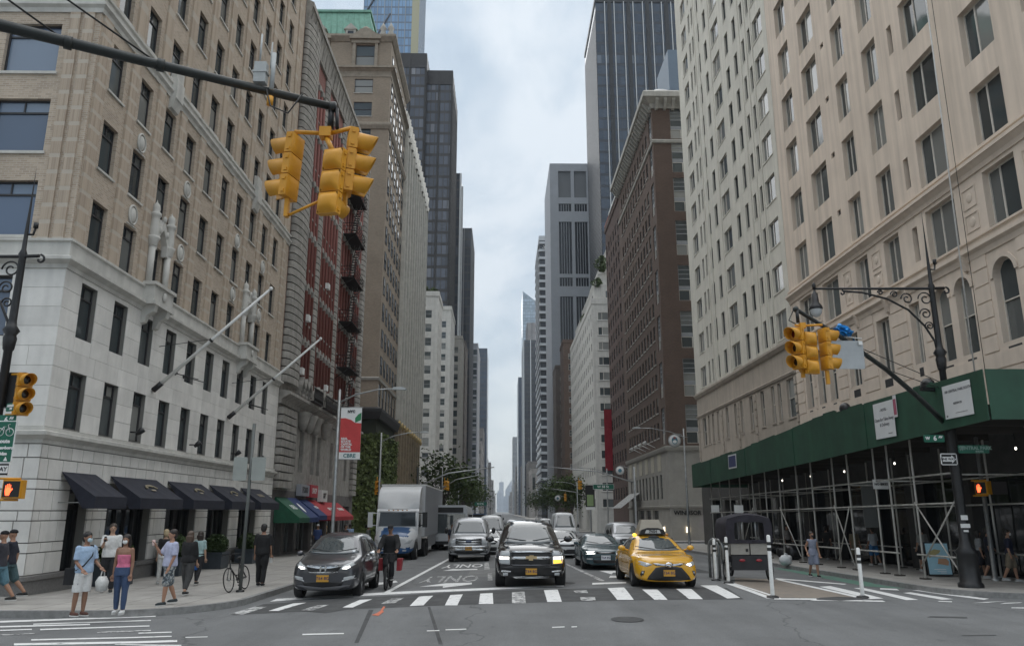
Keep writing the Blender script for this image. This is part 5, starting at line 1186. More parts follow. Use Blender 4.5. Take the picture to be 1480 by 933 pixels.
for i, (x, y, w, h, l) in enumerate(((-26, 4500, 26, 105, 'faint square downtown block left of the skyline spire'), (8, 4300, 24, 70, 'faint low downtown block below the skyline spire'), (26, 4100, 20, 88, 'faint downtown block between the two skyline towers'))):
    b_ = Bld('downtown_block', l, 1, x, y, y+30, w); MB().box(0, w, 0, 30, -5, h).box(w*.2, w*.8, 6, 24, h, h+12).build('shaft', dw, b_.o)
# ------------------------------------------------------------------ traffic signals
sig_yellow = mat('signal_yellow', (.62, .29, .018), .45, nscale=3, namt=.10, rnd=.05)
sig_dark = mat('signal_lens_dark', (.012, .010, .009), .25)
lens_red = mat('signal_lens_red', (.10, .006, .008), .25); lens_red_on = mat('signal_red_lit', (.5, .02, .02), .3, emit=(1, .05, .02), estr=.8)
hand_on = mat('hand_lit', (.6, .05, .02), .4, emit=(1, .10, .03), estr=1.7)
def signal_meshes(bulge=.11):
    h = .355; b = MB()
    for k in range(3):
        z = -1.065/2+k*h
        b.prism([(-.17, z+.008), (.17, z+.008), (.17, z+h-.008), (-.17, z+h-.008)], 'y', -.07, .05)
        b.prism([(-.15, z+.02), (.15, z+.02), (.15, z+h-.02), (-.15, z+h-.02)], 'y', -.085, -.07)
        # bulged back of each section
        n = 10; m_ = 6; P = []
        for i in range(n+1):
            for j in range(m_+1):
                x = -.16+.32*i/n; zz = z+.015+(h-.03)*j/m_; e = (1-abs(2*i/n-1)**2.5)*(1-abs(2*j/m_-1)**2.5); P.append((x, .05+bulge*e**.6, zz))
        b.add(P, [(i*(m_+1)+j, (i+1)*(m_+1)+j, (i+1)*(m_+1)+j+1, i*(m_+1)+j+1) for i in range(n) for j in range(m_)], 0, True)
        for s_ in (-1, 1): b.box(s_*.175-.012, s_*.175+.012, -.03, .02, z+.05, z+.10); b.box(s_*.175-.012, s_*.175+.012, -.03, .02, z+h-.10, z+h-.05)
    v = MB(); R_ = .155; L_ = .33; n = 20; vs = []
    a0, a1 = -1.05, PI+1.05
    for i in range(n+1):
        a = a0+(a1-a0)*i/n; cut = L_*(.80+.20*math.sin(a))
        for r in (R_, R_-.008): vs += [(r*math.cos(a), -.07, r*math.sin(a)), (r*math.cos(a), -.07-cut, r*math.sin(a)-.02)]
    fs = []
    for i in range(n):
        o = i*4; p = o+4; fs += [(o, o+1, p+1, p), (o+2, p+2, p+3, o+3), (o+1, o+3, p+3, p+1)]
    v.add(vs, fs, 0, True)
    l = MB().lathe([(0, .02), (.06, .018), (.11, .008), (.148, -.008)], 18, T(0, -.076, 0) @ RX(PI/2))
    return b.mesh('housing', sig_yellow), v.mesh('visor', sig_yellow), l
SIG_B, SIG_V, SIG_L = signal_meshes(); SIG_F = signal_meshes(.03)[0]
LENS = {k: SIG_L.mesh('lens', m) for k, m in (('d', sig_dark), ('r', lens_red), ('R', lens_red_on))}
def signal_head(parent, M, lenses='ddd', flat=False):
    o = place('signal_head', SIG_F if flat else SIG_B, parent, M)
    for k in range(3):
        z = -.355+.355*k; place('visor', SIG_V, o, T(0, 0, z)); place('lens', LENS[lenses[2-k]], o, T(0, 0, z))
    return o
def signal_far(loc, rz, label, lens='ddd', sc=1.):
    t = thing('traffic_signal', label, 'traffic light', loc, rz, 'small signals over the avenue'); signal_head(t, SC(sc, sc, sc), lens); MB().tube([(0, .05, .5*sc), (0, .05, .85*sc)], .03, 6).build('hanger', sig_yellow, t); return t
# --- big mast arm reaching in from the near left corner
arm_m = mat('dark_green_pole', (.020, .024, .023), .45, nscale=4, namt=.25)
def near_arm():
    t = thing('mast_arm_signal', 'big yellow signal cluster hung from a long dark mast arm in front of the hotel', 'traffic light', (-11.2, 6.6, .15))
    o = Vector((-11.2, 6.6, .15)); e = Vector((-2.70, 11.2, 8.54))-o; L0 = Vector((-6.6, 9.05, 8.62))-o
    p0 = Vector((0, 0, 8.3)); pts = [p0+(e-p0)*s_ for s_ in (0, .15, .4, .7, 1)]; pts[1].z += .02; pts[2].z += .03
    MB().tube(pts, [.12, .105, .09, .072, .062], 14).build('mast_arm', arm_m, t)
    MB().lathe([(.3, 0), (.3, .25), (.2, .4), (.17, 1.0), (.13, 8.2), (.11, 11.6), (0, 11.7)], 16).build('pole', arm_m, t)
    MB().lathe([(.0, -.07), (.085, -.05), (.085, .05), (0, .07)], 12, Matrix.Translation(e) @ RY(PI/2)).build('end_cap', arm_m, t)
    d = (e-p0).normalized()
    for s_ in (.62, .74):
        a = p0+(e-p0)*s_; m = MB(); m.tube([a, Vector((0, 0, 11.5 if s_ < .7 else 11.9))+d*.2], .014, 6); m.build('guy_wire', black_metal, t)
        MB().tube([a-d*.05, a+d*.05], .095, 10).build('clamp', arm_m, t)
    # radio box and aerials on the arm
    a = p0+(e-p0)*.885; bx = MB(); bx.box(-.11, .07, -.07, .07, .1, .44).box(-.13, .09, -.08, .08, .26, .29); bx.tube([(.16, 0, .0), (.16, 0, .62)], .035, 8).tube([(-.05, 0, .5), (-.05, 0, .95)], .015, 6).tube([(.1, .06, .4), (.1, .06, .85)], .012, 6)
    bx.build('radio_unit', mat('pale_equipment', (.42, .44, .44), .5, nscale=6, namt=.15), t, Matrix.Translation(a))
    b2 = MB(); b2.tube([(0, 0, -.02), (.08, 0, -.3), (.35, 0, -.42), (.55, .0, -.1)], .012, 6); b2.build('cable_loop', black_metal, t, Matrix.Translation(a+Vector((.1, -.05, 0))))
    MB().tube([(0, 0, -.26), (0, 0, -.12)], .05, 8).build('sensor', sig_yellow, t, Matrix.Translation(a+Vector((.15, 0, 0))))
    # hanger and heads
    c = e+Vector((-.02, 0, -.1)); m = MB(); m.tube([c+Vector((0, 0, .1)), c+Vector((0, 0, -.28))], .05, 8).tube([c+Vector((.1, -.05, .05)), c+Vector((.12, -.04, -.3))], .03, 6); m.build('hanger', black_metal, t)
    z = c.z-.36; k = MB(); k.box(-.09, .09, -.09, .09, -.08, .08); k.tube([(-.06, 0, 0), (-.5, .03, .04)], .035, 8).tube([(.06, 0, 0), (.40, -.03, .08)], .035, 8).tube([(0, 0, -.05), (.17, -.2, -.40)], .04, 8); kb = k.build('spider_bracket', sig_yellow, t, T(c.x-.06, c.y, z))
    A = T(c.x-.56, c.y+.03, z-.56); B_ = T(c.x+.34, c.y-.03, z-.50); C = T(c.x+.13, c.y-.24, z-.92)
    signal_head(t, A @ RY(.06) @ RZ(-PI/2-.30), 'ddd', True); signal_head(t, B_ @ RY(.06) @ RZ(PI/2+.28), 'ddd', True); signal_head(t, C @ RY(.06) @ RZ(PI-.35))
    m = MB()
    for P in (A, B_): m.obox(P @ T(-.04, 0, -.68), .06, .10, .3)
    m.tube([A @ Vector((-.04, 0, -.82)), C @ Vector((-.2, .1, -.1-.18))], .022, 6).tube([B_ @ Vector((-.04, 0, -.82)), C @ Vector((-.2, .1, -.1-.18))], .022, 6)
    m.build('lower_bracket', sig_yellow, t)
near_arm()
# ------------------------------------------------------------------ ornamental lamp posts
iron_black = mat('cast_iron', (.014, .014, .015), .42, nscale=6, namt=.3)
PROF = [(.34, 0), (.34, .12), (.28, .16), (.27, .95), (.31, 1.0), (.2, 1.12), (.13, 1.5), (.105, 2.2), (.10, 6.55), (.13, 6.6), (.16, 6.9), (.13, 7.0), (.2, 7.12), (.12, 7.25), (.095, 7.4), (.085, 9.2), (.11, 9.3), (.06, 9.45), (.05, 9.9), (.03, 10.6), (.0, 12)]
def scroll(c, r, turns, plane_d, n=26, start=0., sgn=1):
    """spiral in the vertical plane along plane_d"""
    P = []
    for i in range(n+1):
        a = start+sgn*turns*2*PI*i/n; q = r*(1-.75*i/n); P.append(c+plane_d*(q*math.cos(a))+Vector((0, 0, q*math.sin(a))))
    return P
def lamp_post(loc, rz, label, arm=3.7, lantern=True, signs=None, kind='crossbar', zs=1.):
    t = thing('ornamental_lamp_post', label, 'lamp post', loc, rz)
    MB().lathe([(r, z*zs) for r, z in PROF], 18).build('column', iron_black, t)
    d = Vector((-1, 0, 0)); Z = 9.25*zs
    m = MB(); m.tube([Vector((.42, 0, Z+.02)), Vector((0, 0, Z)), d*arm+Vector((0, 0, Z-.02))], [.05, .05, .035], 8)
    m.tube(scroll(Vector((.46, 0, Z-.08)), .13, .8, Vector((1, 0, 0)), start=PI/2, sgn=-1), .03, 6); m.build('cross_arm', iron_black, t)
    # sweeping brace with scrolls
    br = [Vector((-.06, 0, Z-2.3)), Vector((-.12, 0, Z-1.75)), Vector((-.38, 0, Z-1.25)), Vector((-.85, 0, Z-.72)), Vector((-1.5, 0, Z-.35)), Vector((-2.3, 0, Z-.14)), Vector((-2.9, 0, Z-.10))]
    m = MB(); m.tube(br, .035, 8)
    for c, r in (((-.25, Z-.35), .24), ((-.3, Z-.85), .19), ((-.22, Z-1.25), .14), ((-1.25, Z-.2), .12), ((-1.7, Z-.14), .09), ((-.85, Z-.35), .2)): m.tube(scroll(Vector((c[0], 0, c[1])), r, 1.4, d), .022, 6)
    m.tube(scroll(Vector((-2.95, 0, Z-.16)), .09, .8, d, start=PI/2), .025, 6); m.build('scroll_brace', iron_black, t)
    m = MB(); m.tube([(0.02, 0, 9.9*zs), (.18, 0, 9.9*zs), (.22, 0, 10.1*zs)], .03, 6); m.lathe([(0, 0), (.06, .01), (.06, .16), (0, .18)], 10, T(.22, 0, 10.08*zs)); m.build('photocell', iron_black, t)
    if lantern:
        x = -arm; lo = MB().lathe([(.02, 0), (.05, -.02), (.06, .12), (.03, .2), (.0, .22)], 10, T(x, 0, Z-.02)).lathe([(.03, 0), (.06, -.1), (.10, -.14), (.11, -.42), (.19, -.55), (.22, -.64), (.20, -.66)], 14, T(x, 0, Z-.06)).build('lantern_hood', iron_black, t)
        MB().lathe([(.19, 0), (.17, -.12), (.10, -.22), (0, -.26)], 14, T(x, 0, Z-.72)).build('lantern_glass', mat('frosted_glass', (.50, .52, .53), .15, spec=.6), lo)
    return t
# right corner post inside the pavement shed, with signal arm
RP = Vector((14.0, 24.1, .10))
lpR = lamp_post(RP, 0, 'black ornamental lamp post with pendant lantern rising through the green shed', 3.85)
MB().lathe([(.36, 0), (.36, .1), (.30, .16), (.30, .95), (.34, 1.02), (.16, 1.2), (.15, 2.4), (.17, 5)], 8).build('pedestal', iron_black, lpR)
for z_, h_, w_ in ((1.95, .14, .2), (1.72, .12, .28), (1.6, .06, .14)): boxobj('sticker', white_paint, lpR, -w_/2-.03, w_/2-.03, -.19, -.165, z_, z_+h_)
m = MB(); m.box(-.95, .95, -.06, .06, 5.85, 5.97).box(-.1, .1, -.1, .1, 5.7, 6.1); m.build('cross_bracket', iron_black, lpR, RZ(.3))
def right_arm():
    t = thing('mast_arm_signal', 'yellow signals on a slanting black arm poking out of the green shed', 'traffic light', RP)
    tip = aty(1150, 446, 19.0)-RP; p0 = Vector((-.1, -.1, 4.75))
    mid = p0+(tip-p0)*.45+Vector((0, 0, .30)); pts = [p0, p0+(tip-p0)*.2+Vector((0, 0, .2)), mid, p0+(tip-p0)*.75+Vector((0, 0, .2)), tip]
    MB().tube(pts, [.085, .08, .07, .06, .05], 12).build('mast_arm', arm_m, t); MB().blob(tip, .08, .08, .08, 10, 6).build('end_cap', arm_m, t)
    for s_ in (.5, .7): MB().tube([p0+(tip-p0)*s_+Vector((0, 0, .2)), Vector((.05, 0, 5.9+(s_-.5)))], .012, 5).build('guy_wire', black_metal, t)
    c = tip+Vector((.02, -.02, -.1)); m = MB(); m.tube([c+Vector((0, 0, .1)), c+Vector((0, 0, -.26))], .045, 8).tube([c+Vector((-.1, 0, .05)), c+Vector((-.22, .02, -.2)), c+Vector((-.05, 0, -.3))], .015, 6); m.build('hanger', black_metal, t)
    z = c.z-.34; k = MB(); k.box(-.07, .07, -.07, .07, -.07, .07); k.tube([(0, 0, 0), (-.2, -.05, 0)], .03, 6).tube([(0, 0, 0), (.5, -.03, .02)], .03, 6); k.build('spider_bracket', sig_yellow, t, T(c.x+.1, c.y, z))
    A = T(c.x-.08, c.y-.08, z-.6); B_ = T(c.x+.62, c.y, z-.6); C = T(c.x+.22, c.y-.1, z-.72)
    signal_head(t, A @ RZ(-.95), 'rdd', True); signal_head(t, B_ @ RZ(PI/2+.2), 'ddd', True); signal_head(t, C @ RZ(PI+.3))
    m = MB(); m.obox(B_ @ T(0, 0, -.72), .08, .08, .34); m.obox(A @ T(.1, .1, -.62), .08, .08, .2); m.build('lower_bracket', sig_yellow, t)
    # back of a street sign and a blue foil balloon caught on the arm
    s1 = aty(1201, 490, 20.2); s2 = aty(1250, 533, 20.4)
    sg = thing('hanging_sign', 'blank pale back of a street sign hung from the slanting signal arm', 'sign', (s1.x, 20.3, s2.z))
    w = s2.x-s1.x; h = s1.z-s2.z; MB().prism([(.04, 0), (w-.04, 0), (w, .04), (w, h-.04), (w-.04, h), (.04, h), (0, h-.04), (0, .04)], 'y', 0, .012).build('panel', mat('sign_back', (.40, .42, .43), .45, metal=.3, nscale=3, namt=.1), sg, RZ(.06))
    k = MB(); k.tube([(.05, 0, h), (.0, 0, h+.16), (.9, .05, h+.06)], .018, 6); k.box(w-.14, w-.04, -.01, .02, h-.12, h-.02); k.build('clamp', white_paint, sg)
    bl = aty(1217, 478, 20.4); bo = thing('foil_balloon', 'crumpled shiny blue foil balloon caught on the signal arm', 'balloon', bl); rnd_ = random.Random(2); m = MB(); m.blob((0, 0, 0), .26, .2, .17, 14, 10)
    for i, v in enumerate(m.v): f = 1+.25*math.sin(v[0]*31+v[2]*23)*math.cos(v[2]*37); m.v[i] = (v[0]*f+.06*v[2], v[1]*f, v[2]*f-.3*v[0]*.4)
    m.sm = [False]*len(m.sm); m.build('skin', mat('blue_foil', (.02, .20, .52), .25, metal=.7, nscale=5, namt=.6), bo); MB().tube([(.15, 0, -.1), (.3, .02, -.2), (.32, 0, -.35)], .012, 5).build('string', MATS['blue_foil'], bo)
right_arm()
# street-name signs and ONE WAY on the right post
st_green = mat('street_sign_green', (.008, .12, .075), .5); sign_white = mat('sign_white', (.75, .75, .74), .5); sign_black = mat('sign_black', (.012, .012, .013), .5); txt_white = mat('sign_lettering', (.78, .78, .77), .5)
def plate(name, label, loc, rz, w, h, face, border=None, txt=(), group=None, arrow=None, parent=None):
    """flat sign in the local x/z plane facing -y, corner at loc"""
    t = parent or thing(name, label, 'sign', loc, rz, group); Ml = (T(*loc) @ RZ(rz)) if parent else Matrix()
    pr = MB(); c = min(.035, h*.12); poly = [(c, 0), (w-c, 0), (w, c), (w, h-c), (w-c, h), (c, h), (0, h-c), (0, c)]
    if border: MB().prism(poly, 'y', 0, .02).build('border', border, t, Ml); MB().box(.025, w-.025, -.004, -.0005, .025, h-.025).build('face', face, t, Ml)
    else: MB().prism(poly, 'y', 0, .02).build('panel', face, t, Ml)
    for (s_, x, z, sz, mm) in txt: place('lettering', text_mesh(s_, sz, mm, 'CENTER', .002, .006), t, Ml @ T(x, -.012, z))
    return t
def sgn(px, py, Y): v = aty(px, py, Y); return v
v = sgn(1336, 638, 23.2); plate('street_sign', 'green 6 AV street sign under the green shed', (v.x, 23.2, v.z), 0, .62, .22, st_green, None, [('6', .33, .11, .2, txt_white), ('AV', .5, .15, .09, txt_white), ('W', .11, .11, .12, txt_white)])
v = sgn(1386, 654, 23.2); plate('street_sign', 'green CENTRAL PARK SOUTH street sign under the green shed', (v.x, 23.2, v.z), 0, .92, .24, st_green, None, [('CENTRAL PARK', .5, .15, .14, mat('dim_lettering', (.25, .38, .33), .6)), ('SOUTH', .62, .05, .07, MATS['dim_lettering']), ('W', .08, .12, .14, MATS['dim_lettering'])])
v = sgn(1361, 671, 23.1); ow = plate('one_way_sign', 'black and white ONE WAY arrow sign on the right lamp post', (v.x, 23.1, v.z), .05, .50, .34, sign_black, sign_white, [])
MB().prism([(.05, .1), (.33, .1), (.33, .05), (.46, .17), (.33, .29), (.33, .24), (.05, .24)], 'y', -.009, -.0055).build('arrow', sign_white, ow); place('lettering', text_mesh('ONE WAY', .095, sign_black, 'CENTER', .001, .003), ow, T(.21, -.012, .17))
def ped_signal(loc, rz, label, lit=True, bracket=-1):
    t = thing('pedestrian_signal', label, 'pedestrian signal', loc, rz); MB().box(-.22, .22, -.09, .12, -.22, .22).box(-.20, .20, -.13, -.09, -.20, .20).build('housing', sig_yellow, t); MB().box(-.185, .185, -.136, -.128, -.185, .185).build('screen', sign_black, t)
    if lit:
        h = MB(); P = [(-.05, -.15), (.03, -.15), (.055, -.06), (.10, .0), (.085, .02), (.05, .0), (.05, .10), (.035, .10), (.03, .03), (.02, .03), (.018, .125), (0, .125), (-.002, .03), (-.012, .03), (-.018, .115), (-.036, .115), (-.034, .02), (-.046, .02), (-.054, .085), (-.07, .085), (-.07, -.05)]
        P = [(x-.06, z) for x, z in P]; h.prism(P, 'y', -.142, -.137); h.build('raised_hand', hand_on, t)
    m = MB()
    for z in (-.25, .25): m.tube([(.1, .05, z), (bracket*.42, .05, z)], .03, 6)
    m.build('bracket', sig_yellow, t); return t
v = aty(1420, 704, 26.6); pp = thing('signal_pole', 'galvanised pole carrying the right pedestrian signal, beside the shed', 'pole', (v.x+.1, 26.75, .07)); MB().lathe([(.16, 0), (.16, .06), (.075, .1), (.065, 4.7), (0, 4.75)], 12).build('shaft', steel, pp)
o = ped_signal((v.x+.02, 26.6, v.z), -1.15, 'yellow pedestrian signal showing a red hand under the green shed', True, -1)
MB().box(-.75, -.02, -.1, .1, -.21, .21).build('second_housing', mat('mesh_grey', (.05, .045, .045), .7, nscale=60, namt=.4), o, RZ(1.15) @ T(.78, .0, 0))
# left corner post
LP = Vector((-12.5, 19.4, .15)); lpL = lamp_post(LP, 0, 'black ornamental lamp post on the left corner by the hotel', 3.0, False, zs=.93)
def left_post():
    Y = LP.y-.12
    v = aty(33, 569, Y); t = thing('traffic_signal', 'yellow three lens signal on the left corner lamp post', 'traffic light', v); signal_head(t, RZ(.9)); k = MB()
    for z in (-.5, .52): k.tube([(.02, .05, z), (-.42, .12, z)], .03, 6)
    k.build('bracket', sig_yellow, t)
    v = aty(17, 562, Y+.3); t = thing('signal_backplate', 'black boxed signal seen from behind on the left lamp post', 'traffic light', v); MB().box(-.32, .36, -.1, .2, -.45, .42).build('housing', sign_black, t); MB().tube([(-.3, .0, .1), (-.36, .0, .1)], .05, 6).build('bracket', sign_black, t)
    v = aty(20, 706, Y-.15); ped_signal((v.x, Y-.15, v.z), .12, 'pedestrian signal with glowing red hand on the left corner post', True, -1)
    v = aty(8, 594, Y); plate('street_sign', 'upper small green street sign on the left corner post', (v.x, Y, v.z), -.5, .34, .2, st_green, None, [('AVENUE', .19, .13, .07, txt_white), ('AVE', .22, .06, .06, txt_white)])
    v = aty(0, 613, Y-.05); plate('street_sign', 'green 6 AV street sign on the left corner post', (v.x-.05, Y-.05, v.z), -.1, .44, .24, st_green, None, [('6', .2, .12, .18, txt_white), ('AV', .34, .16, .08, txt_white)])
    v = aty(16, 668, Y-.1); b = plate('bike_route_sign', 'green bike route sign with a bicycle symbol on the left post', (v.x-.62, Y-.1, v.z), 0, .62, 1.02, st_green, sign_white, [('Route', .36, .52, .13, txt_white), ('Queensboro', .36, .36, .1, txt_white), ('Bridge', .36, .22, .1, txt_white)])
    k = MB()
    for x in (.24, .48): k.lathe([(.085, 0), (.1, 0), (.1, .004), (.085, .004)], 14, T(x, -.006, .74) @ RX(PI/2))
    k.tube([(.24, -.008, .74), (.32, -.008, .87), (.43, -.008, .87), (.36, -.008, .75), (.32, -.008, .87)], .009, 4).tube([(.48, -.008, .74), (.42, -.008, .92), (.47, -.008, .93)], .009, 4); k.build('bicycle_symbol', txt_white, b)
    MB().prism([(.42, .05), (.52, .05), (.47, .15)], 'y', -.009, -.005).build('arrow', txt_white, b)
    v = aty(12, 687, Y-.1); b = plate('one_way_sign', 'ONE WAY arrow sign cut by the left edge, on the corner post', (v.x-.8, Y-.1, v.z), 0, .8, .32, sign_black, sign_white, [])
    MB().box(.3, .77, -.009, -.0055, .07, .25).build('arrow', sign_white, b); place('lettering', text_mesh('ONE WAY', .14, sign_black, 'CENTER', .001, .004), b, T(.42, -.012, .16))
left_post()
# sign post with two blank sign backs, bicycle leaning on it
sp = thing('sign_post', 'slim dark sign post with two blank grey sign backs on the left pavement', 'sign', gp(347, 854, .15)); SPL = sp.location.copy()
MB().tube([(0, 0, 0), (.02, .05, 4.7)], .05, 8).build('post', mat('post_grey', (.10, .11, .105), .5), sp); MB().lathe([(.12, 0), (.12, .04), (.06, .06)], 10).build('base', black_metal, sp)
for i, (x0, x1, z0, z1) in enumerate(((-.46, -.06, 3.05, 3.72), (.07, .47, 3.05, 3.72))): MB().prism([(x0+.03, z0), (x1-.03, z0), (x1, z0+.03), (x1, z1-.03), (x1-.03, z1), (x0+.03, z1), (x0, z1-.03), (x0, z0+.03)], 'y', -.06, -.045).build('sign_back', mat('sign_back_dull', (.30, .32, .30), .5, nscale=2, namt=.1), sp)
# cobra-head light poles
def street_light(loc, label, h, arm, adir=1, base=True, banner=False):
    t = thing('street_light', label, 'street light', loc, group='cobra head street lights'); k = h/7.5
    MB().lathe([(.2, 0), (.2, .1), (.1, .25), (.085, 1), (.06, h), (0, h+.04)], 12).build('pole', steel, t)
    d = adir; A = [(0, 0, h-.55*k), (d*arm*.3, 0, h-.2*k), (d*arm*.7, 0, h+.02), (d*arm, 0, h+.06)]; MB().tube(A, [.04, .035, .03, .025], 8).build('arm', steel, t)
    MB().prism([(d*(arm-.08), h+.02), (d*(arm+.5), h+.0), (d*(arm+.55), h+.05), (d*(arm+.4), h+.13), (d*arm, h+.12)], 'y', -.11, .11).build('lamp_head', mat('lamp_grey', (.45, .47, .47), .5), t)
    return t
bp = aty(484, 768, 33.0); sl1 = street_light((bp.x-.1, 33.0, gz(33)+.15), 'tall grey street light with red and white city banner', 7.35, 2.3)
def banner():
    z1 = aty(498, 588, 33).z-sl1.location.z; z0 = aty(498, 663, 33).z-sl1.location.z; x0, x1 = .10, .98; wt = sign_white; rd = mat('banner_red', (.52, .055, .055), .7, nscale=2, namt=.12); m = MB()
    zr = z0+.30; zt = z1-.55
    m.box(x0, x1, -.01, .01, z0, z1, 0); P = [(x0, zr), (x1, zr), (x1, zt-.12), (x0+.62, zt-.1), (x0+.45, zt+.02), (x0+.2, zt+.10), (x0, zt+.09)]; m.prism(P, 'y', -.016, -.0105, 1); m.prism([(x1-.26, zt-.1), (x1-.02, zt+.02), (x1-.01, zt+.33), (x1-.14, zt+.26), (x1-.27, zt+.1)], 'y', -.022, -.0165, 2)
    b = m.build('banner', [wt, rd, mat('leaf_green', (.03, .22, .09), .7)], sl1)
    place('lettering', text_mesh('NYC', .15, sign_black, 'CENTER', .002, .01), b, T((x0+x1)/2, -.022, z1-.18)); place('lettering', text_mesh('CBRE', .22, mat('teal_print', (.06, .18, .19), .6), 'CENTER', .002, .006), b, T((x0+x1)/2, -.018, z0+.15))
    for i, s_ in enumerate(('REAL', 'ESTATE', 'CAPITAL', 'OF THE', 'WORLD')): place('lettering', text_mesh(s_, .12, sign_white, 'LEFT', .002, .006), b, T(x0+.06, -.022, zr+.56-i*.115))
    k = MB()
    for z in (z0, z1): k.tube([(0, 0, z), (x1+.05, 0, z)], .02, 6)
    k.build('banner_rod', steel, sl1)
banner()
street_light((gp(527, 790, .15).x*0-8.0, 52, gz(52)+.15), 'second grey street light by the ivy wall', 7.6, 2.6)
street_light((13.6, 58, gz(58)+.15), 'grey street light with its arm over the lanes by the dark end of the shed', 8.6, 3.3, -1)
street_light((-7.1, 95, gz(95)+.15), 'street light pole just past the side street on the left', 8.2, 3.0)
street_light((13.4, 100, gz(100)+.15), 'street light on the right beyond the side street', 8.4, 3.0, -1)
street_light((-7.1, 132, gz(132)+.15), 'distant street light above the waiting buses', 8.6, 3.2)
street_light((13.4, 140, gz(140)+.15), 'distant street light by the white stepped building', 8.6, 3.2, -1)
def medallion(loc, label, emb=None):
    t = thing('round_sign', label, 'sign', loc, group='round medallion signs on lamp posts'); MB().lathe([(0, 0), (.46, 0), (.46, .05), (0, .05)], 24, T(0, .02, 0) @ RX(PI/2)).build('disc', sign_white, t); MB().lathe([(.42, 0), (.48, 0), (.48, .07), (.42, .07)], 24, T(0, .03, 0) @ RX(PI/2)).build('rim', grey_paint, t)
    m = MB()
    if emb: m.prism([(.22*math.cos(a), .02+.28*math.sin(a)) for a in [i*PI/8 for i in range(16)]], 'y', -.05, -.035, 0); m.prism([(.15*math.cos(a), -.07+.12*math.sin(a)) for a in [i*PI/8 for i in range(16)]], 'y', -.056, -.0505, 1); m.prism([(-.1, .16), (.1, .16), (.05, .27), (-.05, .27)], 'y', -.062, -.0565, 2)
    else: m.prism([(.2*math.cos(a), .2*math.sin(a)) for a in [i*PI/8 for i in range(16)]], 'y', -.05, -.035, 0)
    m.build('emblem', [mat('emblem_teal', (.07, .20, .26), .6), sign_white, mat('emblem_red', (.35, .06, .05), .6)], t); MB().tube([(.2, .05, .42), (1.0, .05, .25)], .03, 6).tube([(.0, .05, .52), (.5, .05, .5), (.75, .05, -.1)], .02, 6).build('bracket', grey_paint, t)
v = aty(975, 636, 57.6); medallion((v.x, 57.6, v.z), 'white round medallion with a blue crest hanging by the brown building', True)
v = aty(896, 679, 84); medallion((v.x, 84, v.z), 'round medallion sign in front of the striped awning')
v = aty(806, 719, 130); medallion((v.x, 130, v.z), 'tiny round medallion far down the right pavement')
# signals further down the avenue
for (px, py, Y, rz, l) in ((647, 701, 92, PI, 'yellow signal head hung over the left lanes at the side street'), (643, 700, 92.4, PI/2, 'second yellow head of the pair over the left lanes'), (817, 718, 120, PI, 'yellow signal head low on the right near the far medallion'), (545, 704, 62, .6, 'yellow signal on the pole by the ivy wall'), (837, 700, 95, PI/2, 'yellow signal hanging in front of the white stepped building')): v = aty(px, py, Y); signal_far((v.x, Y, v.z), rz, l)
def far_arm(x, Y, h, L_, d, label):
    t = thing('signal_gantry', label, 'pole', (x, Y, gz(Y)+.15)); MB().lathe([(.2, 0), (.12, .4), (.09, h), (0, h+.1)], 10).build('pole', arm_m if d > 0 else steel, t); MB().tube([(0, 0, h-1.5), (d*L_*.4, 0, h-.4), (d*L_, 0, h+.1)], [.07, .055, .04], 8).build('arm', steel, t)
far_arm(-7.0, 66, 6.2, 6.4, 1, 'grey mast arm bowing out over the lanes above the lorry'); far_arm(-7.0, 92, 7.0, 4.2, 1, 'dark mast arm with signals at the side street'); far_arm(13.5, 80, 7.2, 9.2, -1, 'grey mast arm reaching over the right lanes'); far_arm(13.5, 120, 6.6, 6, -1, 'grey mast arm further down the right side')
v = aty(857, 698, 79); plate('street_sign', 'green W 58 St sign hung from the mast arm', (v.x, 79, v.z-.55), 0, 2.1, .5, st_green, sign_white, [('W 58 St', 1.0, .25, .34, txt_white)])
v = aty(686, 726, 140); plate('street_sign', 'small dark street sign far over the left lanes', (v.x, 140, v.z-.4), 0, 2.1, .55, st_green, None, [('W 57 St', 1.0, .27, .34, txt_white)])
v = aty(553, 741, 64); plate('street_sign', 'small street sign by the ivy wall', (v.x, 64, v.z-.5), 0, .9, .25, st_green, None, [('W 58', .45, .12, .18, txt_white)])
v = aty(853, 722, 86); ki = thing('bus_stop_panel', 'tall black notice panel with green poster by the bus stop', 'sign', (v.x, 86, v.z)); MB().box(-.5, .5, -.06, .06, -1.0, 1.6).build('case', sign_black, ki); MB().box(-.35, .35, -.075, -.062, -.6, .6).build('poster', mat('poster_green', (.25, .34, .16), .6), ki); MB().box(-.5, .5, -.08, -.062, -1.0, -.7).build('label_strip', sign_white, ki); MB().box(-.05, .05, -.05, .05, -5, -1).build('stem', grey_paint, ki)
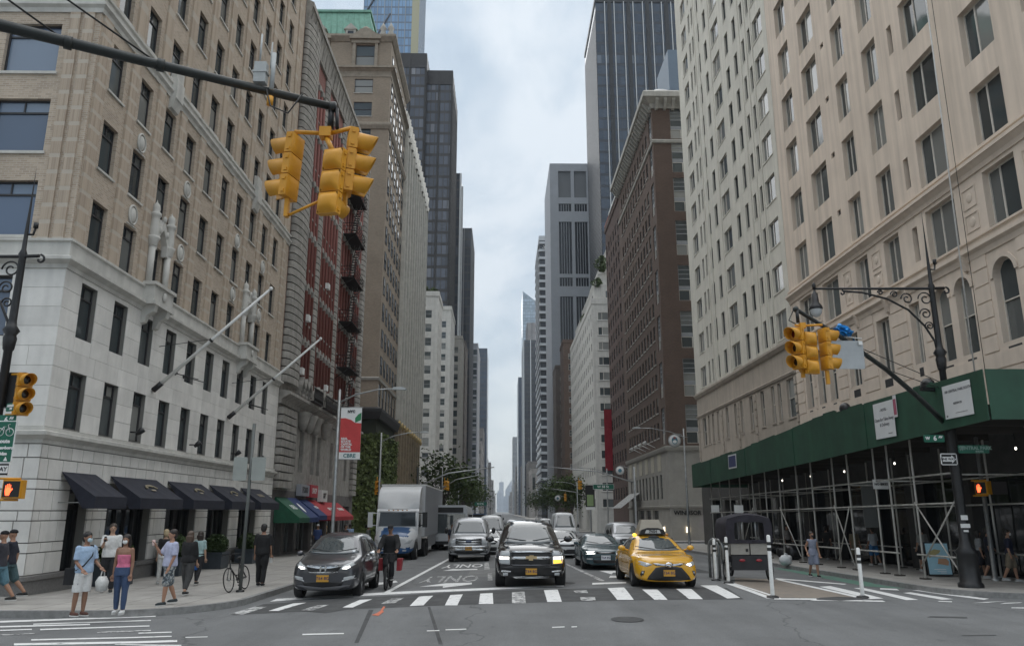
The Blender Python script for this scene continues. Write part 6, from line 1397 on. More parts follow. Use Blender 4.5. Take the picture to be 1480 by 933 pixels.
# ------------------------------------------------------------------ green pavement shed
shed_green = mat('shed_green', (.018, .068, .040), .6, nscale=1.1, namt=.25, rnd=.10, streak=.15, coord='World')
SH = thing('pavement_shed', 'long green plywood pavement shed on pipe scaffolding along the right pavement', 'scaffold', (13.6, 21.45, 0))
def lerp_tab(tab, y):
    for (a, va), (b, vb) in zip(tab, tab[1:]):
        if y <= b: return va+(vb-va)*(y-a)/(b-a)
    return tab[-1][1]
TOPZ = [(21, 6.21), (33, 6.25), (43, 5.78), (56, 5.5)]; BOTZ = [(21, 4.79), (33.7, 4.42), (56, 3.97)]
def shed():
    ys = [21.45+2.47*i for i in range(15)]
    def P(x, y, z): return (x-13.6, y-21.45, z)
    for i, (a, b) in enumerate(zip(ys, ys[1:])):
        j = .012*((i*7) % 3-1); m = MB(); za, zb = lerp_tab(TOPZ, a)+.03*((i*5) % 3-1)*(i > 2), lerp_tab(TOPZ, b)+.03*((i*5) % 3-1)*(i > 2); ba, bb = lerp_tab(BOTZ, a), lerp_tab(BOTZ, b); x = 13.6+j; g = .004
        m.add([P(x, a+g, ba), P(x, b-g, bb), P(x, b-g, zb), P(x, a+g, za), P(x+.03, a+g, ba), P(x+.03, b-g, bb), P(x+.03, b-g, zb), P(x+.03, a+g, za)], [(0, 3, 2, 1), (4, 5, 6, 7), (0, 1, 5, 4), (2, 3, 7, 6), (0, 4, 7, 3), (1, 2, 6, 5)]); m.build('fascia_panel', shed_green, SH)
        if i in (1, 3, 4, 8): boxobj('top_batten', shed_green, SH, .04, .10, a-21.45+.3, a-21.45+1.4, (za+zb)/2-.1, (za+zb)/2+.07)
    for i in range(8):
        x = 13.66+2.44*i; boxobj('fascia_panel', shed_green, SH, x-13.6, x-13.6+2.43, -.03, 0, 4.79, 6.21)
    deck = mat('old_timber', (.055, .05, .044), .9, nscale=2, namt=.35, rnd=.25)
    for i in range(36):
        y = 21.6+.98*i; 
        if y > 55.5: break
        zb = lerp_tab(BOTZ, y)+.18; boxobj('deck_plank', deck, SH, .05, 3.86, y-21.45, y-21.45+.94, zb+.22, zb+.28)
        if i % 2 == 0: boxobj('joist', deck, SH, -.0+.04, 3.7, y-21.45, y-21.45+.09, zb-.05, zb+.21)
    for i in range(14): boxobj('deck_plank', deck, SH, 3.9+i*.98, 3.9+i*.98+.94, .05, 5, 5.2, 5.26)
    PY = [24.9, 27.4, 29.15, 30.25, 32.6, 34.1, 36.5, 38.4, 40.8, 43.0, 45.2, 47.6, 49.8, 52, 54.2]; pm = mat('scaffold_pipe', (.44, .43, .40), .55, metal=.2, nscale=5, namt=.3)
    post = MB().tube([(0, 0, 0), (0, 0, 1)], .038, 8).mesh('post', pm); base = MB().box(-.13, .13, -.16, .16, 0, .05).mesh('base_plate', deck)
    for row, xo in enumerate((14.4, 17.0)):
        for y in PY:
            zg = gz(y)+.15; h = lerp_tab(BOTZ, y)+.15-zg; place('post', post, SH, T(xo-13.6, y-21.45, zg) @ SC(1, 1, h)); place('base_plate', base, SH, T(xo-13.6, y-21.45, zg))
        for z in (2.62, 3.55)+((.95,) if row == 0 else (1.0,)):
            for k, (a, b) in enumerate(zip(PY, PY[1:])):
                if z < 1.2 and k in (1, 4): continue
                MB().tube([P(xo-.05, a-.25, z+gz(a)), P(xo-.05, b+.25, z+gz(b))], .03, 8).build('rail_pipe', pm, SH)
    for (a, za, b, zb) in ((27.4, 2.6, 24.9, .2), (24.9, 2.65, 27.4, .5), (34.1, 2.55, 32.6, .15), (32.6, 2.5, 34.1, .3), (40.8, 2.5, 38.4, .2), (45.2, 2.5, 47.6, .2), (52, 2.5, 49.8, .2)): MB().tube([P(14.33, a, za), P(14.33, b, zb)], .026, 8).build('cross_brace', pm, SH)
    for y in PY[::2]: MB().tube([P(14.4, y, 3.5+gz(y)), P(17.0, y, 3.5+gz(y))], .03, 6).build('tie_pipe', pm, SH)
    glow = mat('bulb_glow', (1, .95, .85), .3, emit=(1, .93, .8), estr=1.8)
    for y, x in ((25.5, 16.9), (31.0, 15.6), (35.2, 15.4), (38.6, 15.2), (42, 15.0), (23.6, 17.2)): z = lerp_tab(BOTZ, y)-.35; MB().blob(P(x, y, z), .035, .035, .05, 8, 6).build('bulb', glow, SH); MB().tube([P(x, y, z+.06), P(x, y, z+.5)], .02, 5).build('bulb_cable', black_metal, SH)
    boxobj('tube_light', glow, SH, 3.2, 4.4, 1.2, 1.24, 4.62, 4.66)
    # bagged lamps on top, hanging notices
    for y, z in ((24.6, 6.25), (30.8, 6.3)): MB().blob(P(13.75, y, z), .2, .3, .24, 10, 6).build('wrapped_lamp', mat('black_bag', (.02, .02, .022), .4, nscale=8, namt=.4), SH)
    for (px, py, Y, w, h, mm, t) in ((1259, 692, 30.2, .62, .36, sign_white, 'NO BIKES'), (1060, 729, 44, .5, .42, white_paint, ''), (1027, 729, 50, .5, .42, white_paint, '')):
        v = aty(px, py, Y); boxobj('notice', mm, SH, v.x-13.6, v.x-13.6+w, v.y-21.45-.12, v.y-21.45-.1, v.z-h, v.z)
        if t: place('lettering', text_mesh(t, .12, sign_black, 'CENTER', .002, .004), SH, T(v.x-13.6+w/2, v.y-21.45-.13, v.z-h/2))
    v = aty(1187, 690, 36); boxobj('notice_board', mat('pale_notice', (.20, .21, .21), .7), SH, 2.6, 3.2, 14.0, 14.05, 1.6, 3.6)
    # notices on the fascia
    def notice(y0, y1, z0, z1, lines, name='poster'):
        o = thing(name, lines[0], 'poster', (13.57, y1, z0), -PI/2); w = y1-y0; MB().box(0, w, -.012, 0, 0, z1-z0).build('sheet', mat('poster_paper', (.62, .63, .63), .6, nscale=2, namt=.06), o)
        for s_, fx, fz, sz, mm in lines[1]: place('lettering', text_mesh(s_, sz, mm, 'CENTER', .001, .003), o, T(w*fx, -.016, (z1-z0)*fz))
        return o
    gr = mat('print_grey', (.10, .10, .11), .7)
    notice(22.05, 23.5, 5.02, 6.02, ('square white 100 CENTRAL PARK SOUTH poster at the corner of the green shed', [('100 CENTRAL PARK SOUTH', .55, .80, .11, gr), ('RESIDENCES', .5, .42, .08, gr), ('............................', .6, .16, .10, gr), ('##', .08, .08, .07, gr)]))
    notice(26.6, 28.05, 4.82, 6.08, ('tall white Open for Take Away and Delivery poster on the green shed', [('- HOTEL -', .52, .78, .13, gr), ('Open for Take Away', .5, .52, .16, gr), ('& Delivery', .5, .37, .16, gr), ('----', .75, .12, .22, gr)]))
    o = notice(26.36, 26.58, 5.45, 6.2, ('narrow red and yellow sticker beside the take away poster', [])); MB().box(.02, .2, -.02, -.013, .08, .62).build('print', mat('sticker_red', (.35, .09, .14), .6), o)
    o = notice(45.2, 46.8, 4.75, 5.55, ('faded blue permit sheet on the far part of the green shed', [])); MB().box(.1, 1.5, -.02, -.013, .08, .72).build('print', mat('permit_blue', (.05, .06, .15), .7), o)
    # narrower shed round the last bay
    boxobj('end_panel', shed_green, SH, 0, 3.9, 34.6, 34.66, 3.95, 5.5)
shed()
# A-board, refuse sacks, planters of the shed
ab = thing('sandwich_board', 'pale blue sandwich board with pastry pictures standing under the shed', 'sandwich board', gp(1357, 832, .15), -.12)
for s_ in (-1, 1):
    M = RX(s_*.14) @ T(0, s_*.20, 0); MB().box(-.42, .42, -.02, .02, 0, 1.16).build('frame', black_metal, ab, M)
    if s_ < 0:
        b = MB().box(-.38, .38, -.03, -.021, .06, 1.12).build('poster', mat('poster_blue', (.30, .50, .60), .5, nscale=2, namt=.08), ab, M)
        MB().prism([(-.3, .62), (.05, .78), (.12, .88), (-.1, .92), (-.33, .8)], 'y', -.038, -.031, 0).prism([(-.05, .42), (.3, .36), (.34, .5), (.26, .6), (.0, .6)], 'y', -.038, -.031, 1).build('picture', [mat('sandwich_print', (.35, .30, .14), .6), mat('pastry_print', (.42, .24, .14), .6)], b)
        for k in range(3): boxobj('caption', sign_white, b, -.2+.1*k, .2, -.036, -.031, .22-.06*k, .24-.06*k)
bagm = mat('refuse_bag', (.012, .012, .014), .28, nscale=6, namt=.4, bump=.6); whb = mat('white_bag', (.55, .56, .57), .4, bump=.4, nscale=5, namt=.1)
def sack(loc, r, label, mm, seed):
    m = MB(); m.blob((0, 0, r*.75), r, r*.9, r*.8, 14, 9); rnd_ = random.Random(seed)
    for i, v in enumerate(m.v): f = 1+.13*math.sin(v[0]*17+seed)*math.cos(v[2]*19+v[1]*13); m.v[i] = (v[0]*f, v[1]*f, max(0, v[2]*f))
    m.tube([(0, 0, r*1.45), (.03, 0, r*1.75)], [.03, .09], 6); m.build('refuse_sack', mm, None, T(*loc), label=label, cat='bag', group='refuse sacks under the shed')
for i, (px, py, r, mm, l) in enumerate(((1134, 806, .42, bagm, 'black refuse sack right beside the white bag under the shed'), (1148, 808, .5, bagm, 'biggest black refuse sack of the heap under the shed'), (1160, 802, .45, bagm, 'black refuse sack at the right end of the heap'), (1124, 800, .4, bagm, 'black refuse sack just behind the pedicab'), (1136, 816, .3, whb, 'white plastic sack in front of the black refuse heap'), (1150, 792, .5, bagm, 'black refuse sack on the back of the heap'))): sack(gp(px, py, .15), r, l, mm, i)
# flexible posts and cycle hoops in the buffer
def delineator(px, py, label, h=1.22):
    t = thing('delineator_post', label, 'bollard', gp(px, py), group='white flexible posts round the tan buffer'); MB().lathe([(.16, 0), (.15, .04), (.06, .07)], 12).build('base', black_metal, t); MB().lathe([(.052, .05), (.05, h), (.03, h+.03), (0, h+.03)], 10).build('tube', mat('post_white', (.72, .72, .70), .45, nscale=7, namt=.12), t)
    for z in (h-.22, h-.36): MB().lathe([(.055, z), (.055, z+.08)], 10).build('reflective_band', mat('dark_band', (.03, .03, .03), .5), t)
delineator(1117, 863, 'white flexible post leaning at the near corner of the tan buffer', 1.5); delineator(1247, 863, 'white flexible post standing alone by the green cycle lane'); delineator(1035, 838, 'white flexible post beside the taxi, behind its twin', 1.25); delineator(1053, 842, 'white flexible post just in front of the bike hoop', 1.35)
for i, (px, py) in enumerate(((1041, 835), (1048, 837))):
    p = gp(px, py); m = MB(); m.tube([(0, 0, 0), (0, 0, .95)]+[(0, .3-.3*math.cos(a), .95+.3*math.sin(a)) for a in [PI*k/8 for k in range(1, 8)]]+[(0, .6, .95), (0, .6, 0)], .05, 10); m.build('bike_hoop', steel, None, T(*p) @ RZ(.3), label=('galvanised bike hoop between the two white posts', 'second galvanised hoop close behind the white post')[i], cat='bike rack', group='bike hoops by the taxi')
# ------------------------------------------------------------------ vehicles
from mathutils.bvhtree import BVHTree
def bsp(t): return ((1-t)**3/6, (3*t**3-6*t*t+4)/6, (-3*t**3+3*t*t+3*t+1)/6, t**3/6)
def spline_grid(C, ri=3, rj=3):
    """dense cubic B-spline surface over control rows C (open along i, closed along j)"""
    n, m = len(C), len(C[0]); C = [C[0], C[0]]+C+[C[-1], C[-1]]; rows = []
    W_j = [bsp(k/rj) for k in range(rj)]; W_i = [bsp(k/ri) for k in range(ri)]
    D = [[sum((r[(j-1+q) % m]*w[q] for q in range(4)), Vector()) for j in range(m) for w in W_j] for r in C]
    for i in range(1, len(C)-2):
        for w in W_i: rows.append([sum((D[i-1+q][j]*w[q] for q in range(4)), Vector()) for j in range(m*rj)])
    rows.append(D[-1]); return rows
class Body:
    def __init__(s, name, mats, parent, C, ri=3, rj=3, M=None, mfun=None):
        R_ = spline_grid(C, ri, rj); k = len(R_[0]); b = MB(); vs = [v for r in R_ for v in r]
        fs = [(i*k+j, i*k+(j+1) % k, (i+1)*k+(j+1) % k, (i+1)*k+j) for i in range(len(R_)-1) for j in range(k)]
        b.add(vs, fs, 0, True); s.bvh = BVHTree.FromPolygons([tuple(v) for v in vs], fs)
        if mfun: b.m = [mfun(sum((vs[q] for q in f), Vector())/4) for f in fs]
        s.o = b.build(name, mats, parent, M)
    def hit(s, a, b_, d):
        """d: 'f' front (x,z), 'l'/'r' sides (y,z), 'u' top (x,y), 'b' back"""
        O, D = {'f': ((a, -9, b_), (0, 1, 0)), 'b': ((a, 19, b_), (0, -1, 0)), 'r': ((9, a, b_), (-1, 0, 0)), 'l': ((-9, a, b_), (1, 0, 0)), 'u': ((a, b_, 9), (0, 0, -1))}[d]
        h = s.bvh.ray_cast(Vector(O), Vector(D)); return (h[0], Vector(D)) if h[0] is not None else (None, Vector(D))
    def patch(s, name, poly, m, d='f', off=.008, rings=4, seg=.06, parent=None, centre=None, mi=None):
        """a thin fitted panel following the body: outline in the projection plane d"""
        P = []
        for (a, b_), (c, e) in zip(poly, poly[1:]+poly[:1]):
            k = max(1, int(math.hypot(c-a, e-b_)/seg)); P += [(a+(c-a)*i/k, b_+(e-b_)*i/k) for i in range(k)]
        cx, cz = centre or (sum(p[0] for p in P)/len(P), sum(p[1] for p in P)/len(P)); vs = []; n = len(P); last = None
        def at(a, b_, o):
            nonlocal last
            h, D = s.hit(a, b_, d)
            if h is None: h = last if last is not None else Vector((a, 0, b_) if d in 'fb' else (0, a, b_))
            last = h; q = h-D*o
            if d in 'fb': return Vector((a, q.y, b_))
            if d in 'lr': return Vector((q.x, a, b_))
            return Vector((a, b_, q.z))
        for a, b_ in P: vs.append(at(a, b_, -.012))
        for r in range(rings):
            f = 1-r/rings
            for a, b_ in P: vs.append(at(cx+(a-cx)*f, cz+(b_-cz)*f, off))
        vs.append(at(cx, cz, off)); fs = []
        for r in range(rings):
            for i in range(n): fs.append((r*n+i, r*n+(i+1) % n, (r+1)*n+(i+1) % n, (r+1)*n+i))
        c0 = len(vs)-1; fs += [(rings*n+i, rings*n+(i+1) % n, c0) for i in range(n)]
        b = MB(); b.add(vs, fs, 0, True); return b.build(name, m, parent or s.o.parent)
def mirror(poly): return [(-a, b) for a, b in poly][::-1]
car_glass = mat('car_glass', (.045, .058, .064), .04, spec=1.); car_glass.node_tree.nodes['Principled BSDF'].inputs['IOR'].default_value = 1.62
side_glass = mat('car_side_glass', (.008, .010, .011), .05, spec=.8)
chrome = mat('chrome', (.62, .63, .64), .16, metal=1.); blackp = mat('black_plastic', (.012, .012, .013), .5); tyre_m = mat('tyre_rubber', (.014, .014, .015), .85, nscale=9, namt=.3); rim_m = mat('alloy_rim', (.36, .37, .38), .3, metal=.9)
lamp_lens = mat('headlamp_lens', (.42, .44, .45), .08, spec=.8); lamp_on = mat('headlamp_lit', (.9, .9, .88), .2, emit=(1, .97, .9), estr=1.4); amber_on = mat('amber_lit', (.9, .45, .05), .2, emit=(1, .55, .06), estr=.9); plate_y = mat('plate_gold', (.52, .27, .03), .5); plate_w = mat('plate_white', (.62, .64, .66), .5); red_lens = mat('red_reflector', (.30, .03, .04), .25)
WH = {}
def wheel(parent, x, y, r=.34, w=.22, rm=None, spokes=5):
    k = (round(r, 3), w, (rm or rim_m).name, spokes)
    if k not in WH:
        t = MB().lathe([(r*.66, -w/2), (r*.93, -w/2), (r, -w*.36), (r, w*.36), (r*.93, w/2), (r*.66, w/2), (r*.62, 0), (r*.66, -w/2)], 28, RY(PI/2)).mesh('wheel', tyre_m)
        b = MB().lathe([(r*.67, -w*.42), (r*.60, -w*.36), (r*.58, w*.3)], 24, RY(PI/2))
        for q in range(spokes):
            M = RX(2*PI*q/spokes)
            for sx in (-1, 1): b.add([M @ Vector(p) for p in ((sx*w*.40, -r*.10, 0), (sx*w*.40, r*.10, 0), (sx*w*.36, r*.07, r*.63), (sx*w*.36, -r*.07, r*.63))], [(0, 1, 2, 3)])
        b.lathe([(0, w*.42), (r*.17, w*.41), (r*.2, w*.3)], 12, RY(PI/2)); b.lathe([(0, -w*.42), (r*.17, -w*.41), (r*.2, -w*.3)], 12, RY(PI/2)); b.lathe([(0, .02), (r*.6, .02)], 16, RY(PI/2), 1)
        WH[k] = (t, b.mesh('rim', [rm or rim_m, blackp]))
    o = place('wheel', WH[k][0], parent, T(x, y, r)); place('rim', WH[k][1], o); return o
def ring(y, w, zlo, zm, zb, wb, zu, wu, zt, wt, dy=(0, 0, 0, 0, 0, 0)):
    H = [(w*.66, zlo, 0), (w*.965, zlo+.03, 0), (w, zm, 1), (wb, zb, 2), (wu, zu, 3), (wt, zt, 4)]
    L_ = [Vector((x, y+dy[k], z)) for k, (x, z, _) in enumerate(H)]; return L_+[Vector((-v.x, v.y, v.z)) for v in L_[::-1]]
def car_shell(st, axles, R_, sill, front_tuck=.0):
    """st: stations (y, half_width, zmid, zbelt, half_belt, zshoulder, half_shoulder, ztop, half_top); arches cut over the axles"""
    ys = sorted({s_[0] for s_ in st} | {round(a+R_*f, 3) for a in axles for f in (-1.25, -1.02, -.9, -.65, -.3, 0, .3, .65, .9, 1.02, 1.25)})
    C = []
    def interp(y):
        for a, b in zip(st, st[1:]):
            if a[0] <= y <= b[0]: f = (y-a[0])/(b[0]-a[0]+1e-9); return [p+(q-p)*f for p, q in zip(a, b)]
        return list(st[-1])
    for y in ys:
        if y < st[0][0]-1e-6 or y > st[-1][0]+1e-6: continue
        v = interp(y); zl = sill
        for a in axles:
            if abs(y-a) < R_: zl = max(zl, R_*.93+math.sqrt(max(0, R_*R_-(y-a)**2))*.98)
        zm = max(v[2], zl+.10); C.append(ring(v[0], v[1], zl, zm, max(v[3], zm+.06), v[4], v[5], v[6], v[7], v[8]))
    # nose and tail close over concentric rings
    def cap(r, yy, zc, s_): return [Vector((p.x*s_, yy+(p.y-r[0].y), zc+(p.z-zc)*s_)) for p in r]
    r0, r1 = C[0], C[-1]; zc0 = (r0[1].z+r0[4].z)/2; zc1 = (r1[1].z+r1[4].z)/2
    C = [cap(r0, st[0][0]-.035, zc0, .02), cap(r0, st[0][0]-.03, zc0, .45), cap(r0, st[0][0]-.018, zc0, .8), cap(r0, st[0][0]-.004, zc0, .95)]+C+[cap(r1, st[-1][0]+.01, zc1, .9), cap(r1, st[-1][0]+.03, zc1, .45), cap(r1, st[-1][0]+.03, zc1, .02)]
    return C
def bow(C, k, d=1.2):
    """plan curvature of the nose"""
    for r in C:
        for v in r:
            if v.y < d: v.y += k*(abs(v.x))**2.4*(1-max(0, v.y)/d)
    return C
def mirror_part(parent, x, y, z, m, w=.2, h=.15):
    s_ = 1 if x > 0 else -1; b = MB(); b.blob((0, 0, 0), w/2, .09, h/2, 12, 8); b.v = [(a, min(c, .05), e) for a, c, e in b.v]; b.tube([(-s_*w*.4, .03, -h*.2), (-s_*(w*.5+.10), .06, -h*.45)], .025, 6); b.build('wing_mirror', m, parent, T(x, y, z))
def plate_part(parent, bd, z, m, w=.32, y=None, x=0.):
    h, _ = bd.hit(x, z, 'f'); y = h.y-.02 if y is None else y; o = boxobj('number_plate', m, parent, x-w/2, x+w/2, y-.012, y, z-.085, z+.085)
    place('lettering', text_mesh('T64 8G', .11, mat('plate_ink', (.05, .04, .10), .6), 'CENTER', .001, .002, 1.), parent, T(x, y-.015, z))
def put(t, px, py, yaw=0., dx=0.):
    p = gp(px, py); t.location = (p.x+dx, p.y, rz_(p.x+dx, p.y+1.5)); t.rotation_euler = (math.atan2(rz_(p.x, p.y+3.5)-rz_(p.x, p.y+.8), 2.7), 0, yaw)
def wipers(t, bd, w, y, z):
    for s_ in (-1, 1):
        pts = []
        for k in range(5):
            x = s_*.10+(-.55*w*k/4 if s_ < 0 else .0)+(.5*w*k/4 if s_ > 0 else 0); h, _ = bd.hit(x, z+.03+.02*k, 'f'); pts.append((h.x, h.y-.015, h.z))
        MB().tube(pts, .011, 5).build('wiper', blackp, t)
def driver(t, x, y, z):
    m = MB(); m.blob((x, y, z), .10, .11, .13, 10, 8, 0); m.blob((x, y+.05, z-.32), .22, .14, .2, 10, 8, 1); return m
# ---- grey compact SUV
def suv():
    t = thing('parked_suv', 'dark grey compact SUV with lit headlamps and gold plate at the left kerb', 'car'); pm = mat('grey_metallic', (.060, .062, .070), .28, metal=.55, coat=.8, rnd=.0)
    st = [(.0, .74, .48, .70, .70, .86, .62, .90, .34), (.10, .82, .50, .78, .80, .90, .70, .95, .38), (.30, .88, .52, .86, .86, .97, .76, 1.01, .42), (.9, .905, .55, .92, .88, 1.05, .80, 1.10, .45), (1.15, .91, .56, .95, .89, 1.10, .82, 1.14, .46), (1.25, .91, .56, .96, .89, 1.15, .80, 1.20, .46), (1.75, .91, .56, 1.0, .885, 1.46, .68, 1.52, .44), (2.05, .91, .56, 1.02, .885, 1.58, .63, 1.655, .42), (2.7, .91, .56, 1.03, .885, 1.62, .63, 1.69, .42), (3.6, .905, .56, 1.06, .87, 1.58, .62, 1.655, .40), (4.1, .88, .56, 1.08, .84, 1.46, .60, 1.56, .38), (4.45, .84, .56, 1.05, .80, 1.15, .64, 1.2, .36), (4.52, .8, .56, .98, .76, 1.05, .62, 1.08, .34)]
    bd = Body('body', pm, t, bow(car_shell(st, (.88, 3.50), .39, .24), .16))
    bd.patch('windscreen', [(-.70, 1.14), (-.3, 1.12), (.3, 1.12), (.70, 1.14), (.57, 1.53), (.3, 1.57), (-.3, 1.57), (-.57, 1.53)], car_glass)
    for d in 'lr':
        bd.patch('side_window', [(1.65, 1.12), (2.45, 1.12), (2.45, 1.52), (2.15, 1.53)], side_glass, d, .006); bd.patch('side_window', [(2.52, 1.12), (3.35, 1.14), (3.3, 1.49), (2.52, 1.52)], side_glass, d, .006); bd.patch('quarter_window', [(3.42, 1.16), (3.95, 1.2), (3.7, 1.46), (3.42, 1.48)], side_glass, d, .006)
        bd.patch('sill_trim', [(1.3, .26), (3.08, .26), (3.08, .40), (1.3, .40)], blackp, d, .01)
        for y in (2.45, 3.4): bd.patch('door_gap', [(y, .45), (y+.012, .45), (y+.012, 1.1), (y, 1.1)], blackp, d, .003, 1)
        bd.patch('door_handle', [(2.2, .93), (2.4, .94), (2.4, .98), (2.2, .97)], chrome, d, .03, 2)
    bd.patch('grille', [(-.47, .86), (-.36, .70), (.36, .70), (.47, .86), (.3, .84), (-.3, .84)], blackp); bd.patch('grille_bar', [(-.50, .895), (-.47, .84), (-.2, .79), (.2, .79), (.47, .84), (.50, .895), (.2, .835), (-.2, .835)], chrome, off=.02); bd.patch('grille_bar', [(-.40, .72), (-.36, .685), (.36, .685), (.40, .72), (.3, .712), (-.3, .712)], chrome, off=.016)
    e = MB(); e.box(-.085, -.045, -.03, 0, -.07, .07).box(.045, .085, -.03, 0, -.07, .07).box(-.045, .045, -.03, 0, -.015, .015); h, _ = bd.hit(0, .80, 'f'); e.build('emblem', chrome, t, T(0, h.y-.025, .80))
    for s_ in (1, -1):
        f = (lambda p: p) if s_ > 0 else mirror
        bd.patch('headlamp', f([(.42, .78), (.60, .76), (.80, .90), (.82, 1.0), (.68, .95), (.50, .86)]), lamp_lens); bd.patch('running_light', f([(.48, .785), (.60, .78), (.68, .82), (.66, .86), (.52, .83)]), lamp_on, off=.014, rings=2)
        bd.patch('fog_lamp', f([(.52, .50), (.78, .55), (.80, .62), (.54, .575)]), lamp_lens); bd.patch('fog_surround', f([(.48, .47), (.82, .54), (.84, .57), (.80, .545), (.5, .495)]), chrome, off=.014)
        mirror_part(t, s_*1.02, 1.55, 1.12, chrome if s_ > 0 else pm, .2, .15)
    bd.patch('lower_grille', [(-.55, .44), (-.44, .34), (.44, .34), (.55, .44), (.4, .46), (-.4, .46)], blackp); bd.patch('skid_plate', [(-.80, .40), (-.5, .31), (-.4, .27), (.4, .27), (.5, .31), (.80, .40), (.5, .34), (.4, .305), (-.4, .305), (-.5, .34)], mat('satin_silver', (.20, .20, .21), .4, metal=.4), off=.014)
    plate_part(t, bd, .55, plate_y, .32); wipers(t, bd, 1, 1.2, 1.15)
    for x in (-.78, .78):
        for y in (.88, 3.5): wheel(t, x, y, .345, .23)
    put(t, 465, 866); bd.patch('inspection_sticker', [(.50, 1.16), (.58, 1.16), (.58, 1.22), (.50, 1.22)], plate_w, off=.014, rings=1)
    return t
suv()
# ---- black full-size SUV
def big_suv():
    t = thing('black_suv', 'big black full-size SUV with chrome grille waiting in the middle lane', 'car'); pm = mat('black_lacquer', (.006, .006, .007), .12, coat=1.)
    st = [(.0, .90, .55, .80, .88, 1.0, .80, 1.05, .45), (.10, .97, .58, .88, .95, 1.06, .86, 1.11, .48), (.35, 1.0, .60, .95, .98, 1.12, .90, 1.17, .5), (1.15, 1.015, .62, 1.0, .99, 1.17, .92, 1.22, .52), (1.35, 1.015, .62, 1.02, .99, 1.22, .90, 1.27, .52), (1.85, 1.015, .62, 1.06, .985, 1.62, .78, 1.68, .5), (2.2, 1.015, .62, 1.08, .985, 1.78, .74, 1.86, .5), (3.2, 1.015, .62, 1.1, .98, 1.81, .74, 1.89, .5), (4.9, 1.01, .62, 1.1, .97, 1.78, .73, 1.86, .48), (5.4, .98, .62, 1.1, .94, 1.68, .70, 1.76, .46), (5.6, .95, .62, 1.05, .9, 1.2, .75, 1.25, .45)]
    bd = Body('body', pm, t, bow(car_shell(st, (1.0, 4.3), .46, .30), .09))
    bd.patch('windscreen', [(-.82, 1.24), (-.4, 1.21), (.4, 1.21), (.82, 1.24), (.68, 1.70), (.35, 1.75), (-.35, 1.75), (-.68, 1.70)], car_glass)
    for d in 'lr':
        for a, b in ((1.85, 2.75), (2.85, 3.75), (3.9, 5.1)): bd.patch('side_window', [(a, 1.2), (b, 1.2), (b, 1.68), (a+(.3 if a < 2 else 0), 1.68)], side_glass, d, .006)
    bd.patch('grille', [(-.56, .98), (-.53, .66), (.53, .66), (.56, .98)], blackp, seg=.05, rings=5)
    bd.patch('grille_bar', [(-.60, 1.03), (-.58, .985), (.58, .985), (.60, 1.03)], chrome, off=.03, rings=2); bd.patch('grille_bar', [(-.57, .87), (-.56, .80), (.56, .80), (.57, .87)], chrome, off=.03, rings=2)
    bd.patch('grille_bar', [(-.57, .67), (-.52, .63), (.52, .63), (.57, .67), (.5, .66), (-.5, .66)], mat('satin_silver', (.2, .2, .21)), off=.02, rings=2)
    h, _ = bd.hit(0, .84, 'f'); MB().prism([(-.17, -.025), (-.07, -.025), (-.07, -.07), (.05, -.07), (.05, -.025), (.17, -.025), (.15, .045), (.07, .045), (.07, .07), (-.05, .07), (-.05, .045), (-.15, .045)], 'y', -.05, -.0).build('emblem', mat('gold_emblem', (.55, .42, .24), .35, metal=.7), t, T(0, h.y-.02, .84))
    for s_ in (1, -1):
        f = (lambda p: p) if s_ > 0 else mirror
        bd.patch('headlamp', f([(.61, 1.04), (.60, .66), (.90, .68), (.94, .82), (.92, 1.02)]), lamp_lens, rings=4); bd.patch('lamp_divider', f([(.61, .90), (.61, .87), (.92, .87), (.93, .90)]), blackp, off=.016, rings=2)
        bd.patch('running_light', f([(.63, .80), (.63, .88), (.90, .88), (.91, .80)]), lamp_on, off=.014, rings=2)
        if s_ > 0: bd.patch('indicator', f([(.63, .68), (.63, .78), (.89, .79), (.88, .70)]), amber_on, off=.014, rings=2)
        bd.patch('fog_trim', f([(.58, .44), (.86, .46), (.86, .50), (.58, .48)]), chrome, off=.014, rings=2); bd.patch('fog_lamp', f([(.66, .36), (.80, .36), (.80, .43), (.66, .43)]), lamp_lens, rings=2)
        mirror_part(t, s_*1.20, 1.75, 1.32, pm, .26, .2)
    bd.patch('front_bumper', [(-.93, .58), (-.9, .33), (.9, .33), (.93, .58), (.5, .62), (-.5, .62)], mat('black_satin', (.010, .010, .011), .35), off=.004); bd.patch('air_dam', [(-.55, .34), (-.45, .28), (.45, .28), (.55, .34), (.4, .33), (-.4, .33)], chrome, off=.012, rings=2)
    plate_part(t, bd, .47, plate_y, .32); wipers(t, bd, 1.1, 1.3, 1.25)
    for x in (-.88, .88):
        for y in (1.0, 4.3): wheel(t, x, y, .41, .28)
    MB().prism([(0, 1.88), (.25, 1.88), (.2, 2.0), (.12, 2.0)], 'x', .25, .29).build('roof_fin', pm, t, T(0, 2.4, 0)); put(t, 768, 849); return t
big_suv()
